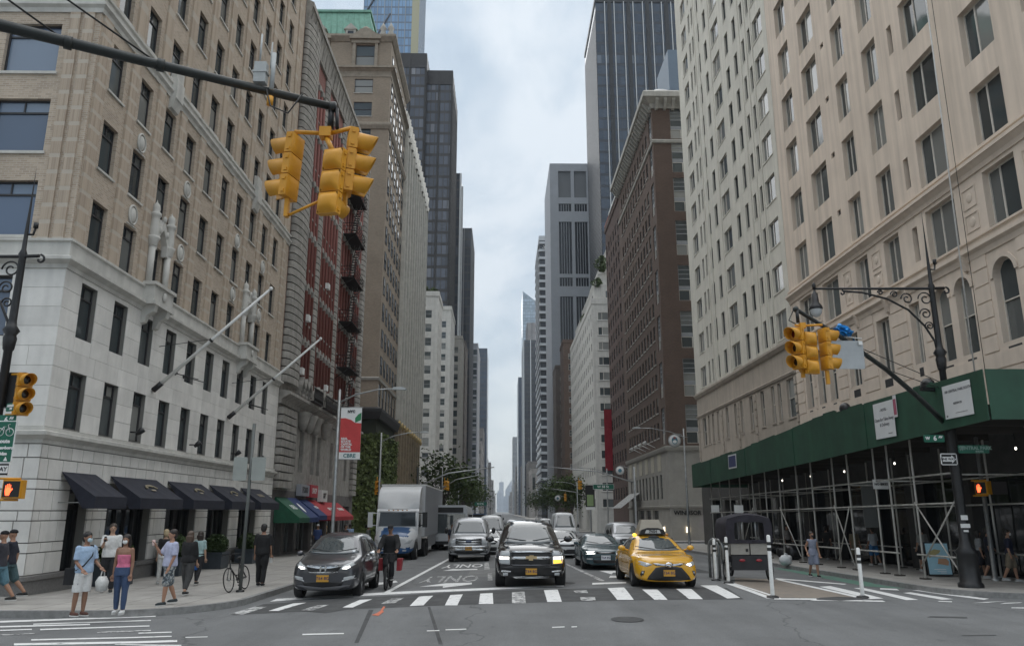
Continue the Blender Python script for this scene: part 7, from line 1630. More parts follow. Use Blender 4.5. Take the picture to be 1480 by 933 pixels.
# ---- sedans share one shell
def sedan_stations(w=.91, nose=.70, hood=.93, roof=1.44, L_=4.85):
    k = L_/4.85
    return [(.0, w*.80, .44, .58, w*.76, nose, w*.66, nose+.03, w*.36), (.10, w*.90, .46, .64, w*.87, nose+.06, w*.75, nose+.09, w*.4), (.35, w*.96, .48, .72, w*.94, nose+.13, w*.80, nose+.16, w*.42), (1.0, w*.995, .5, .80, w*.97, hood-.06, w*.86, hood-.02, w*.46), (1.3, w, .5, .83, w*.97, hood, w*.87, hood+.03, w*.48), (1.42, w, .5, .85, w*.97, hood+.06, w*.85, hood+.10, w*.48), (1.95, w, .5, .88, w*.965, roof-.19, w*.72, roof-.12, w*.46), (2.3, w, .5, .89, w*.965, roof-.07, w*.66, roof, w*.44), (3.0, w, .5, .90, w*.965, roof-.08, w*.66, roof, w*.44), (3.5*k, w, .5, .92, w*.95, roof-.18, w*.66, roof-.11, w*.44), (4.1*k, w*.98, .5, .94, w*.92, hood+.10, w*.72, hood+.14, w*.44), (4.7*k, w*.93, .5, .90, w*.87, hood+.06, w*.72, hood+.08, w*.42), (L_, w*.85, .48, .80, w*.8, hood-.08, w*.66, hood-.05, w*.4)]
def sedan_common(t, bd, pm, w, hood, roof, ws_top, tint=None):
    b0 = hood+.07; bd.patch('windscreen', [(-w*.80, b0), (-w*.4, b0-.03), (w*.4, b0-.03), (w*.80, b0), (w*.66, ws_top-.04), (w*.3, ws_top), (-w*.3, ws_top), (-w*.66, ws_top-.04)], car_glass)
    for d in 'lr':
        bd.patch('side_window', [(1.85, b0-.02), (2.75, b0-.02), (2.75, roof-.14), (2.3, roof-.13)], side_glass, d, .006); bd.patch('side_window', [(2.82, b0-.02), (3.6, b0), (3.35, roof-.16), (2.82, roof-.13)], side_glass, d, .006)
        bd.patch('door_gap', [(2.78, .4), (2.79, .4), (2.79, .9), (2.78, .9)], blackp, d, .003, 1)
def taxi():
    t = thing('yellow_taxi', 'yellow taxi cab with a roof advertising hood stopped at the crossing', 'taxi'); pm = mat('taxi_yellow', (.66, .34, .014), .22, coat=.9, nscale=2, namt=.05)
    w, hood, roof = .915, .95, 1.46; bd = Body('body', pm, t, bow(car_shell(sedan_stations(w, .74, hood, roof), (.96, 3.78), .375, .20), .17)); sedan_common(t, bd, pm, w, hood, roof, 1.385)
    bd.patch('lower_grille', [(-.36, .585), (-.56, .36), (-.62, .26), (-.3, .235), (.3, .235), (.62, .26), (.56, .36), (.36, .585), (.2, .61), (-.2, .61)], blackp, rings=5, off=.01); bd.patch('upper_grille', [(-.42, .69), (-.34, .63), (.34, .63), (.42, .69), (.2, .665), (-.2, .665)], blackp)
    bd.patch('grille_bar', [(-.46, .70), (-.36, .655), (-.14, .628), (.14, .628), (.36, .655), (.46, .70), (.3, .70), (.12, .668), (-.12, .668), (-.3, .70)], chrome, off=.02); h, _ = bd.hit(0, .66, 'f'); MB().lathe([(.045, 0), (.085, .0), (.09, .02), (.045, .03)], 18, T(0, h.y-.035, .66) @ SC(1.25, 1, .8) @ RX(PI/2)).build('emblem', chrome, t)
    for s_ in (1, -1):
        f = (lambda p: p) if s_ > 0 else mirror
        bd.patch('headlamp', f([(.44, .665), (.62, .60), (.80, .66), (.84, .74), (.80, .77), (.60, .715)]), lamp_lens); bd.patch('lamp_eye', f([(.50, .655), (.60, .62), (.66, .65), (.62, .70), (.54, .69)]), lamp_on if s_ > 0 else chrome, off=.013, rings=2)
        bd.patch('fog_recess', f([(.66, .50), (.70, .38), (.76, .33), (.78, .40), (.74, .50)]), blackp, rings=2); bd.patch('fog_lamp', f([(.70, .42), (.745, .42), (.745, .47), (.70, .47)]), lamp_lens, off=.014, rings=1); mirror_part(t, s_*1.04, 1.72, 1.06, pm, .22, .16)
    plate_part(t, bd, .44, plate_y, .32); wipers(t, bd, 1, 1.4, 1.0); MB().blob((0, 0, 0), .17, .02, .07, 10, 6).build('mirror_and_sensor', blackp, t, T(0, bd.hit(0, 1.36, 'f')[0].y-.015, 1.35))
    rf = bd.hit(0, 2.5, 'u')[0].z; hd = MB(); P0 = [(-.42, 2.25), (.42, 2.25), (.42, 3.0), (-.42, 3.0)]; P1 = [(-.27, 2.5), (.27, 2.5), (.27, 2.85), (-.27, 2.85)]
    hd.add([(x, y, rf-.01) for x, y in P0]+[(x*.95, y, rf+.1) for x, y in P0]+[(x, y, rf+.44) for x, y in P1], [(0, 1, 5, 4), (1, 2, 6, 5), (2, 3, 7, 6), (3, 0, 4, 7), (4, 5, 9, 8), (5, 6, 10, 9), (6, 7, 11, 10), (7, 4, 8, 11), (8, 9, 10, 11)]); ho = hd.build('roof_hood', mat('beige_vinyl', (.26, .235, .19), .6, nscale=3, namt=.1), t)
    MB().prism([(-.40, rf-.0), (.40, rf-.0), (.34, rf+.13), (.16, rf+.19), (-.16, rf+.19), (-.34, rf+.13)], 'y', 2.12, 2.3).build('roof_light_box', blackp, t); MB().prism([(-.25, rf+.03), (.25, rf+.03), (.2, rf+.13), (-.2, rf+.13)], 'y', 2.112, 2.119).build('roof_light', lamp_lens, t); place('lettering', text_mesh('7N54', .11, blackp, 'CENTER', .001, .004), t, T(0, 2.108, rf+.08))
    for s_ in (-1, 1): MB().blob((s_*.5, 2.55, rf-.02), .07, .12, .05, 8, 6).build('roof_lamp', amber_on if s_ < 0 else mat('amber_lens', (.5, .22, .03), .3), t)
    for x in (-.80, .80):
        for y in (.96, 3.78): wheel(t, x, y, .335, .22, mat('grey_rim', (.16, .16, .165), .45, metal=.5))
    put(t, 968, 850); return t
taxi()
def old_sedan():
    t = thing('teal_sedan', 'older dark teal sedan with pale windscreen behind the taxi', 'car'); pm = mat('teal_paint', (.032, .066, .078), .25, coat=.6); w, hood, roof = .87, .88, 1.36
    bd = Body('body', pm, t, bow(car_shell(sedan_stations(w, .68, hood, roof, 4.6), (.93, 3.55), .36, .20), .10)); sedan_common(t, bd, pm, w, hood, roof, 1.285)
    for s_ in (1, -1):
        f = (lambda p: p) if s_ > 0 else mirror; bd.patch('headlamp', f([(.40, .62), (.74, .60), (.78, .70), (.42, .72)]), lamp_on if s_ < 0 else lamp_lens, rings=3); bd.patch('indicator', f([(.5, .40), (.72, .41), (.72, .46), (.5, .45)]), lamp_lens, rings=2); mirror_part(t, s_*.98, 1.7, .98, pm, .18, .13)
    bd.patch('grille', [(-.36, .70), (-.35, .62), (.35, .62), (.36, .70)], blackp, rings=2); bd.patch('grille_bar', [(-.3, .675), (-.3, .655), (.3, .655), (.3, .675)], chrome, off=.016, rings=1); bd.patch('bumper_strip', [(-.78, .52), (-.78, .50), (.78, .50), (.78, .52)], blackp, off=.012, rings=1); bd.patch('lower_grille', [(-.5, .40), (-.45, .28), (.45, .28), (.5, .40)], blackp, rings=3)
    plate_part(t, bd, .48, plate_w, .36); wipers(t, bd, 1, 1.4, .95)
    for x in (-.74, .74):
        for y in (.93, 3.55): wheel(t, x, y, .31, .2)
    put(t, 876, 823); return t
old_sedan()
def white_sedan():
    t = thing('white_sedan', 'white compact sedan with black grille behind the big black SUV', 'car'); pm = mat('white_lacquer', (.62, .63, .63), .22, coat=.8); w, hood, roof = .9, .90, 1.40
    bd = Body('body', pm, t, bow(car_shell(sedan_stations(w, .72, hood, roof, 4.6), (.93, 3.6), .365, .18), .13)); sedan_common(t, bd, pm, w, hood, roof, 1.32)
    bd.patch('grille', [(-.5, .72), (-.42, .60), (.42, .60), (.5, .72), (.2, .68), (-.2, .68)], blackp, rings=3); bd.patch('lower_grille', [(-.72, .36), (-.5, .24), (.5, .24), (.72, .36), (.5, .46), (-.5, .46)], blackp, rings=3)
    for s_ in (1, -1):
        f = (lambda p: p) if s_ > 0 else mirror; bd.patch('headlamp', f([(.48, .68), (.76, .70), (.82, .78), (.54, .75)]), lamp_lens, rings=3); mirror_part(t, s_*1.02, 1.7, 1.02, blackp, .2, .14)
    for x in (-.78, .78):
        for y in (.93, 3.6): wheel(t, x, y, .32, .21)
    put(t, 818, 806); return t
ws = white_sedan()
# ---- vans
def van(name, label, pm, w, h, L_, nose, hoodz, wsb, px, py, grille=True, rake=.5, plate=plate_y):
    t = thing(name, label, 'van'); hw = w/2
    st = [(.0, hw*.90, .60, .80, hw*.88, hoodz-.20, hw*.82, hoodz-.15, hw*.45), (.08, hw*.97, .62, .85, hw*.95, hoodz-.12, hw*.88, hoodz-.08, hw*.5), (.3, hw, .64, .92, hw*.98, hoodz-.06, hw*.9, hoodz-.02, hw*.52), (nose, hw, .64, 1.0, hw*.985, hoodz, hw*.92, hoodz+.04, hw*.52), (nose+.1, hw, .64, 1.05, hw*.985, hoodz+.08, hw*.91, hoodz+.12, hw*.54), (nose+rake, hw, .64, 1.1, hw*.985, h-.22, hw*.84, h-.14, hw*.56), (nose+rake+.3, hw, .64, 1.15, hw*.985, h-.10, hw*.82, h, hw*.56), (L_-.2, hw, .64, 1.2, hw*.985, h-.10, hw*.82, h, hw*.56), (L_, hw*.97, .64, 1.2, hw*.95, h-.16, hw*.8, h-.05, hw*.54)]
    bd = Body('body', pm, t, bow(car_shell(st, (.85, L_-1.3), .42, .32), .05)); wb = hoodz+.10; wt = h-.24
    bd.patch('windscreen', [(-hw*.84, wb), (hw*.84, wb), (hw*.76, wt), (hw*.3, wt+.04), (-hw*.3, wt+.04), (-hw*.76, wt)], car_glass)
    for d in 'lr': bd.patch('side_window', [(nose+.35, wb), (nose+1.2, wb), (nose+1.2, wt-.05), (nose+rake+.15, wt-.05)], side_glass, d, .006)
    gz0, gz1 = hoodz-.42, hoodz-.14
    bd.patch('grille', [(-hw*.62, gz1), (-hw*.62, gz0), (hw*.62, gz0), (hw*.62, gz1)], mat('dark_grille', (.045, .047, .05), .5), rings=4)
    if grille:
        for z in (gz0+.02, (gz0+gz1)/2-.02, gz1-.03): bd.patch('grille_bar', [(-hw*.62, z), (hw*.62, z), (hw*.62, z+.045), (-hw*.62, z+.045)], chrome, off=.02, rings=1)
        bd.patch('badge', [(-.13, (gz0+gz1)/2-.03), (.13, (gz0+gz1)/2-.03), (.13, (gz0+gz1)/2+.07), (-.13, (gz0+gz1)/2+.07)], mat('badge_blue', (.10, .13, .2), .4), off=.03, rings=1)
    bd.patch('bumper', [(-hw*.94, gz0-.06), (-hw*.94, gz0-.26), (hw*.94, gz0-.26), (hw*.94, gz0-.06)], chrome if grille else blackp, off=.05, rings=3); bd.patch('bumper_valance', [(-hw*.9, gz0-.28), (-hw*.85, gz0-.42), (hw*.85, gz0-.42), (hw*.9, gz0-.28)], blackp, off=.02, rings=2)
    for s_ in (1, -1):
        f = (lambda p: p) if s_ > 0 else mirror; bd.patch('headlamp', f([(hw*.66, gz1), (hw*.66, gz0+.04), (hw*.90, gz0+.04), (hw*.93, gz1)]), lamp_lens, rings=3); mirror_part(t, s_*(hw+.16), nose+.4, wb+.12, blackp, .2, .3)
    if plate: plate_part(t, bd, gz0-.16, plate, .32, y=bd.hit(0, gz0-.16, 'f')[0].y-.06)
    for x in (-hw*.85, hw*.85):
        for y in (.85, L_-1.3): wheel(t, x, y, .38, .24)
    put(t, px, py); return t
silver = mat('silver_paint', (.36, .37, .385), .3, metal=.45, coat=.5)
van('silver_van', 'silver passenger van with chrome grille bars behind the ONLY markings', silver, 2.02, 2.10, 5.6, 1.05, 1.22, 1.3, 677, 811)
white_van_m = mat('van_white', (.60, .61, .62), .35, coat=.3)
van('white_van', 'tall white delivery van partly hidden behind the white sedan', white_van_m, 2.0, 2.6, 5.9, .8, 1.25, 1.35, 818, 785, False, .6, None)
van('white_van', 'small white van seen between the silver van and black SUV', white_van_m, 1.9, 2.3, 5.2, .8, 1.15, 1.3, 709, 793, False, .6, None)
van('grey_minivan', 'grey minivan half hidden behind the roof hood of the taxi', silver, 1.95, 1.85, 4.9, 1.0, 1.05, 1.1, 912, 800, False, .9, None)
def sedan_copy(src, px, py, label):
    c = copy_tree(src, label=label); put(c, px, py); return c
sedan_copy(ws, 705, 801, 'white sedan peeking out beside the silver van'); sedan_copy(ws, 795, 777, 'small white car far behind the tall delivery van')
sedan_copy(bpy.data.objects['teal_sedan'], 706, 788, 'dark sedan far down the lane left of the black SUV'); sedan_copy(bpy.data.objects['teal_sedan'], 775, 780, 'dark sedan hidden behind the big black SUV roof')
sedan_copy(bpy.data.objects['white_van.001'], 790, 771, 'distant white van beyond the black SUV'); sedan_copy(bpy.data.objects['silver_van'], 706, 776, 'distant silver van in the left lanes'); sedan_copy(bpy.data.objects['silver_van'], 740, 769, 'farthest silver van glimpsed over the black SUV'); sedan_copy(bpy.data.objects['yellow_taxi'], 660, 778, 'distant yellow taxi in the left lane under the trees')
# ---- articulated lorry at the left
def lorry():
    t = thing('box_lorry', 'white and blue lorry with a roof fairing and long grey box trailer', 'lorry'); wh = mat('lorry_white', (.55, .56, .57), .35, coat=.3, nscale=1, namt=.06); bl = mat('lorry_blue', (.015, .075, .20), .3, coat=.4); W_ = 1.25
    st = [(.0, .80, .75, 1.0, .78, 1.20, .62, 1.26, .35), (.12, .95, .80, 1.15, .9, 1.34, .68, 1.40, .38), (.4, 1.08, .85, 1.25, 1.0, 1.45, .74, 1.52, .4), (1.1, 1.18, .9, 1.4, 1.08, 1.62, .84, 1.68, .44), (1.45, 1.2, .95, 1.5, 1.12, 1.72, .9, 1.78, .48), (1.5, 1.2, .95, 1.55, 1.13, 1.8, .95, 1.84, .5)]
    bd = Body('bonnet', [wh, bl], t, bow(car_shell(st, (.95,), .58, .42), .14), mfun=lambda c: 1 if (abs(c.x) < .74 and c.z > 1.28) or c.z < .72 else 0)
    bd.patch('grille', [(-.34, 1.22), (-.40, .95), (-.3, .72), (.3, .72), (.40, .95), (.34, 1.22)], mat('dark_grille', (.04, .04, .04)), rings=4, off=.015)
    for k in range(5): z = .78+.085*k; bd.patch('grille_bar', [(-.32, z), (.32, z), (.32, z+.018), (-.32, z+.018)], chrome, off=.03, rings=1)
    for s_ in (1, -1):
        f = (lambda p: p) if s_ > 0 else mirror; bd.patch('headlamp', f([(.58, .92), (.86, .95), (1.0, 1.14), (.80, 1.12)]), lamp_lens, rings=3); bd.patch('fog_lamp', f([(.5, .55), (.7, .55), (.7, .62), (.5, .62)]), lamp_lens, rings=2)
    cab = MB(); cab.prism([(1.42, .55), (1.42, 1.74), (1.60, 2.60), (1.75, 2.72), (3.3, 2.75), (3.3, .55)], 'x', -1.15, 1.15); cb = cab.build('cab', wh, t)
    MB().add([(-1.02, 1.425, 1.80), (1.02, 1.425, 1.80), (.98, 1.575, 2.52), (-.98, 1.575, 2.52)], [(0, 1, 2, 3)]).build('windscreen', mat('lorry_glass', (.02, .028, .034), .06), cb); fr = MB()
    for s_ in (-1, 1): fr.tube([(s_*1.04, 1.42, 1.78), (s_*1.0, 1.58, 2.56)], .04, 6)
    fr.tube([(-1.02, 1.59, 2.58), (1.02, 1.59, 2.58)], .06, 6); fr.build('windscreen_frame', wh, cb)
    for s_ in (-1, 1): boxobj('side_window', side_glass, cb, s_*1.16-.01, s_*1.16+.01, 1.75, 2.6, 1.75, 2.45)
    # sculpted roof fairing
    C = []
    for i, (y, z) in enumerate(((1.7, 2.72), (1.66, 2.9), (1.8, 3.25), (2.1, 3.65), (2.6, 3.92), (3.3, 4.0))):
        row = []
        for j in range(9): x = -1.15+2.3*j/8; dip = .22*math.cos(x*1.36)*math.sin(PI*min(1, i/4.5)); row.append((x, y+dip*.9+.10*abs(x)**2, z-dip*.35))
        C.append(row)
    f = MB(); f.add([p for r in C for p in r], [(i*9+j, i*9+j+1, (i+1)*9+j+1, (i+1)*9+j) for i in range(5) for j in range(8)], 0, True)
    for j in (0, 8): f.add([C[i][j] for i in range(6)]+[(C[0][j][0], 3.3, 2.72)], [tuple(range(7))])
    f.build('roof_fairing', wh, t)
    for s_ in (-1, 1):
        m = MB(); m.box(s_*1.5-.13, s_*1.5+.13, 1.5, 1.6, 1.75, 2.55); m.tube([(s_*1.15, 1.6, 2.5), (s_*1.5, 1.55, 2.5)], .03, 6).tube([(s_*1.15, 1.6, 1.85), (s_*1.5, 1.55, 1.85)], .03, 6); m.build('wing_mirror', wh if s_ < 0 else blackp, t)
    m = MB()
    for k in range(5): m.box(-.5+.25*k-.04, -.5+.25*k+.04, 1.56, 1.62, 2.63, 2.68)
    m.build('marker_light', amber_on if False else mat('amber_lens', (.5, .22, .03)), t); MB().box(-1.0, 1.0, 3.3, 4.2, .6, 1.0).build('chassis', blackp, t)
    tr = mat('trailer_grey', (.30, .31, .33), .45, nscale=1.2, namt=.1, streak=.1); bx = boxobj('trailer_box', tr, t, -1.28, 1.28, 3.9, 17.0, 1.15, 4.05); boxobj('trailer_rail', white_paint, t, -1.30, 1.30, 3.88, 17.02, 4.05, 4.13); boxobj('trailer_front', wh, t, -1.27, 1.27, 3.88, 3.895, 1.2, 4.04)
    for k in range(16): boxobj('side_rib', tr, t, 1.282, 1.30, 4.2+.8*k, 4.26+.8*k, 1.2, 4.0)
    boxobj('side_skirt', tr, t, 1.1, 1.16, 7.5, 13, .45, 1.12)
    for x in (-1.02, 1.02):
        wheel(t, x, .95, .52, .3, white_paint)
        for y in (4.6, 5.9, 14.6, 15.9): wheel(t, x, y, .52, .5)
    t.location = (-5.7, 42.5, rz_(-5.7, 46)-.02); return t
lorry()
def bus(px, py, label, col, L_=11):
    t = thing('city_bus', label, 'bus', group='buses in the left lanes'); m = mat('bus_'+col, {'white': (.50, .52, .54), 'blue': (.10, .16, .26)}[col], .35); MB().prism([(-1.25, .4), (1.25, .4), (1.28, 2.6), (1.15, 3.05), (-1.15, 3.05), (-1.28, 2.6)], 'y', 0, L_).build('body', m, t)
    MB().add([(-1.15, -.02, 1.15), (1.15, -.02, 1.15), (1.16, -.02, 2.45), (-1.16, -.02, 2.45)], [(0, 1, 2, 3)]).build('windscreen', car_glass, t); boxobj('destination_sign', blackp, t, -1.0, 1.0, -.05, 0, 2.55, 2.9)
    for s_ in (-1, 1): boxobj('window_band', side_glass, t, s_*1.285-.005, s_*1.285+.005, .6, L_-.5, 1.4, 2.45); boxobj('headlamp', lamp_lens, t, s_*.9-.18, s_*.9+.18, -.04, 0, .7, .9); boxobj('wing_mirror', blackp, t, s_*1.5-.12, s_*1.5+.12, -.3, -.15, 1.9, 2.4)
    boxobj('bumper', blackp, t, -1.25, 1.25, -.06, 0, .4, .62)
    for x in (-1.05, 1.05):
        for y in (2.2, L_-3): wheel(t, x, y, .48, .28)
    put(t, px, py); return t
bus(648, 794, 'white fronted coach behind the silver van', 'white'); bus(690, 772, 'distant blue bus under the trees on the left', 'blue'); b3 = bus(717, 764, 'distant white truck high above the queue of cars', 'white', 7)
# ------------------------------------------------------------------ people
SKIN = {'a': (.36, .20, .13), 'b': (.26, .14, .09), 'c': (.42, .26, .18)}
def ell(b, secs, n=14):
    """closed loft of ellipses: (cx, cy, cz, rx, ry)"""
    vs = [(cx+rx*math.cos(2*PI*j/n), cy+ry*math.sin(2*PI*j/n), cz) for cx, cy, cz, rx, ry in secs for j in range(n)]; k = len(secs)
    b.add(vs, [(i*n+j, i*n+(j+1) % n, (i+1)*n+(j+1) % n, (i+1)*n+j) for i in range(k-1) for j in range(n)]+[tuple(range(n))[::-1], tuple((k-1)*n+j for j in range(n))]); return b
def remesh(o, v, sm=4):
    m = o.modifiers.new('remesh', 'REMESH'); m.mode = 'VOXEL'; m.voxel_size = v; m.use_smooth_shade = True
    s_ = o.modifiers.new('smooth', 'SMOOTH'); s_.factor = .5; s_.iterations = sm; return o
def cloth(c, r=.85): return mat('cloth_%02x%02x%02x' % tuple(int(q*255) for q in c), c, r, nscale=11, namt=.16, bump=.7)
def person(px, py, label, face, h=1.75, legs=((.05, .05), (-.05, .05)), arms=((0., .15, .12), (0., .15, .12)), skin='a', top=(.3, .3, .3), bottom=(.05, .05, .06), shoes=(.05, .05, .05), sleeve=.5, pant=1., hair=(.02, .015, .012), hlen=0, fem=False, mask=None, cap=None, tuck=False, strap=False, loc=None, seat=0., lean=0., vox=.016, hood=False, group=None, fit=0., hem=.0):
    """legs/arms: per side (left, right) swing forward, joint bend[, spread]; the figure faces local -y"""
    p = Vector(loc) if loc else gp(px, py, .15)
    t = thing('person', label, 'person', p, face, group); k = h/1.75; Sk = mat('skin_'+skin, SKIN[skin], .55, nscale=8, namt=.06); V = Vector; K = SC(k, k, k)
    hipz = .92; J = {}
    for s_, (a, b), n in ((1, legs[0], 'L'), (-1, legs[1], 'R')):
        hp = V((s_*.088, 0, hipz)); kn = hp+V((s_*.01, -math.sin(a), -math.cos(a)))*.42; an = kn+V((0, -math.sin(a-b), -math.cos(a-b)))*.41; J[n] = (hp, kn, an)
    drop = min(J['L'][2].z, J['R'][2].z)-.085-seat
    if seat == 0: 
        for n in 'LR': J[n] = tuple(v-V((0, 0, drop)) for v in J[n])
        base = -drop
    else: base = seat
    if seat: 
        for n in 'LR': J[n] = tuple(v+V((0, 0, seat)) for v in J[n])
    Lz = Matrix.Translation((0, 0, hipz+base)) @ RX(lean) @ Matrix.Translation((0, 0, -hipz-base))
    def up(v): return Lz @ V((v[0], v[1], v[2]+base))
    ws = .145 if fem else .165; sh = .150 if fem else .178; ch = .145 if fem else .172; hp_ = .17 if fem else .16
    A = {}
    for s_, (a, b, sp), n in ((1, arms[0], 'L'), (-1, arms[1], 'R')):
        s0 = V((s_*sh, 0, 1.41)); el = s0+V((s_*math.sin(sp), -math.sin(a)*math.cos(sp), -math.cos(a)*math.cos(sp)))*.29; d2 = V((s_*math.sin(sp)*.4-s_*.12*min(1, b), -math.sin(a+b), -math.cos(a+b))).normalized(); wr = el+d2*.25; A[n] = (up(s0), up(el), up(wr), (Lz.to_3x3() @ d2))
    def torso(b, g, z0, z1, fl=0.):
        S_ = [(.90, hp_, .115), (.98, hp_+.005, .12), (1.10, ws-(.02 if fem else 0), .10), (1.25, ch, .118), (1.36, ch+.01, .112), (1.43, .13, .085), (1.47, .062, .06)]; q = []
        for (za, ra, ya), (zb, rb, yb) in zip(S_, S_[1:]):
            for f in (0, .5): q.append((za+(zb-za)*f, ra+(rb-ra)*f, ya+(yb-ya)*f))
        q.append(S_[-1]); q = [u for u in q if z0 <= u[0] <= z1]; b2 = MB(); ell(b2, [(0, 0, z, rx+g+fl*max(0, (1.15-z)), ry+g+fl*max(0, 1.15-z)) for z, rx, ry in q]); b.add([up(v) for v in b2.v], b2.f); return b
    b = MB(); torso(b, 0, .8, 1.5)
    b.tube([up((0, .01, 1.42)), up((0, -.005, 1.58))], [.058, .052], 10)
    hd = MB(); hd.blob((0, -.012, 1.635), .074, .094, .112, 14, 10).blob((0, -.05, 1.575), .05, .052, .055, 10, 8).blob((0, -.108, 1.62), .013, .02, .022, 8, 6).blob((.075, .005, 1.625), .012, .02, .03, 6, 6).blob((-.075, .005, 1.625), .012, .02, .03, 6, 6); b.add([up(v) for v in hd.v], hd.f)
    for n in 'LR':
        hp, kn, an = J[n]; b.tube([hp+V((0, 0, .04)), hp+(kn-hp)*.4, kn, kn+(an-kn)*.35, an], [.088, .082, .056, .058, .036], 10); b.blob(an+V((0, -.06, -.045)), .042, .11, .035, 10, 6)
        s0, el, wr, d2 = A[n]; b.blob(s0, .05, .05, .05, 10, 8); b.tube([s0, s0+(el-s0)*.5, el, el+(wr-el)*.4, wr], [.052, .047, .038, .038, .026], 10)
        sd = d2.cross(V((0, 1, 0.2))).normalized(); b.tube([wr, wr+d2*.05, wr+d2*.09], [.024, .04, .036], 8)
        for q in range(4): o = sd*(.024*(q-1.5)); b.tube([wr+d2*.08+o, wr+d2*(.13)+o*1.05+V((0, -.006, 0)), wr+d2*(.155+.012*(q in (1, 2)))+o+V((0, -.02, 0))], [.0115, .0105, .009], 6)
        b.tube([wr+d2*.03-sd*.03, wr+d2*.07-sd*.058, wr+d2*.10-sd*.062], [.013, .012, .010], 6)
    remesh(b.build('body', Sk, t, K), vox*.62, 3)
    # garments
    g = MB(); torso(g, .016+fit, .93 if tuck else .86-hem, 1.46, .0 if tuck or fem else .05)
    for n in 'LR':
        s0, el, wr, d2 = A[n]
        if sleeve > 0:
            e1 = s0+(el-s0)*min(1, sleeve*2); pts = [s0-V((0, 0, .0)), s0+(e1-s0)*.5, e1]; rr = [.056+fit*.6, .060+fit*.8, .060+fit*.8]
            if sleeve > .5: pts.append(el+(wr-el)*(sleeve-.5)*2); rr.append(.042+fit*.6)
            g.blob(s0-V((0, 0, .006)), .068+fit*.5, .066+fit*.5, .064+fit*.4, 10, 8); g.tube(pts, rr, 10)
    if sleeve < 0: g = MB(); torso(g, .012, .98, 1.345, 0)
    remesh(g.build('shirt', cloth(top), t, K), vox*.8)
    g = MB(); b2 = MB(); ell(b2, [(0, 0, z, hp_+.016+e, .118+.014) for z, e in ((.84, .012), (.92, .012), (1.0, .0), (1.03, -.004))]); g.add([up(v) if lean < .3 else V((v[0], v[1], v[2]+base)) for v in b2.v], b2.f)
    for n in 'LR':
        hp, kn, an = J[n]; w = .0 if pant >= 1 and fem else .018
        pts = [hp+V((0, 0, .05)), hp+(kn-hp)*.5, hp+(kn-hp)*min(1, pant*2)]; rr = [.10+w*.3, .096+w, (.068 if pant >= 1 else .092)+w*.6]
        if pant > .5: pts += [kn+(an-kn)*(pant-.5)*1.0, kn+(an-kn)*min(.97, (pant-.5)*2)]; rr += [.066+w*.6, .048+w]
        g.tube(pts, rr, 12)
    remesh(g.build('trousers' if pant > .6 else 'shorts', bottom if not isinstance(bottom, tuple) else cloth(bottom), t, K), vox*.8)
    for n in 'LR':
        an = J[n][2]; m = MB(); m.blob((0, -.055, -.045), .05, .135, .042, 12, 8); m.v = [(x, y, max(z, -.083)) for x, y, z in m.v]; m.tube([(0, .01, -.05), (0, .012, .0)], [.05, .046], 10); m.build('shoe', cloth(shoes), t, K @ Matrix.Translation(an)); MB().prism([(.052*math.cos(q*PI/6), -.055+.138*math.sin(q*PI/6)) for q in range(12)], 'z', -.087, -.066).build('sole', cloth((.55, .55, .53)), t, K @ Matrix.Translation(an))
    hm = cloth(hair, .5)
    if cap: m = MB(); m.blob((0, .0, 1.68), .086, .105, .075, 12, 8); m.v = [(x, y, max(z, 1.66)) for x, y, z in m.v]; m.add([(-.07, -.08, 1.665), (.07, -.08, 1.665), (.055, -.19, 1.65), (-.055, -.19, 1.65)], [(0, 1, 2, 3)]); m.v = [up(v) for v in m.v]; m.build('cap', cloth(cap), t, K)
    if not cap or hlen:
        m = MB(); m.blob((0, .012, 1.678), .090, .108, .092, 14, 10); m.blob((0, .05, 1.62), .086, .072, .10, 12, 8)
        if hlen: ell(m, [(0, .085-.02*q, 1.62-hlen*q/4, .10-.006*q+.012*math.sin(q*2), .055) for q in range(5)][::-1]); m.blob((.074, .01, 1.57), .03, .055, .13, 8, 6).blob((-.074, .01, 1.57), .03, .055, .13, 8, 6)
        m.v = [up(v) for v in m.v]; remesh(m.build('hair', hm, t, K), .011, 1)
    ey = MB()
    for s_ in (-1, 1): ey.blob(up((s_*.03, -.098, 1.64)), .011, .008, .007, 6, 4)
    if not mask: ey.blob(up((0, -.102, 1.575)), .022, .008, .005, 6, 4)
    ey.build('eyes_and_mouth', cloth((.03, .015, .012)), t, K)
    if mask: m = MB(); m.blob(up((0, -.085, 1.585)), .058, .042, .050, 10, 8); m.build('face_mask', cloth(mask), t, K)
    if strap: m = MB(); m.tube([up((.12, -.06, 1.46)), up((.05, -.155, 1.25)), up((-.12, -.14, 1.05)), up((-.2, -.02, .95)), up((-.14, .13, 1.1)), up((.05, .14, 1.35)), up((.12, .05, 1.465)), up((.12, -.06, 1.46))], .014, 6); m.build('bag_strap', cloth((.015, .015, .017)), t, K)
    HANDS[t.name] = {n: K @ (A[n][2]+A[n][3]*.12) for n in 'LR'}
    return t
HANDS = {}
def held(t, side, name, label, cat, mb, mats, dz=0., off=(0, 0, 0)):
    """a thing carried in a hand: top-level, at the hand's place"""
    hp = Matrix.Translation(t.location) @ RZ(t.rotation_euler.z) @ (HANDS[t.name][side]+Vector(off)); return mb.build(name, mats, None, T(hp.x, hp.y, hp.z+dz) @ RZ(t.rotation_euler.z), label=label, cat=cat)
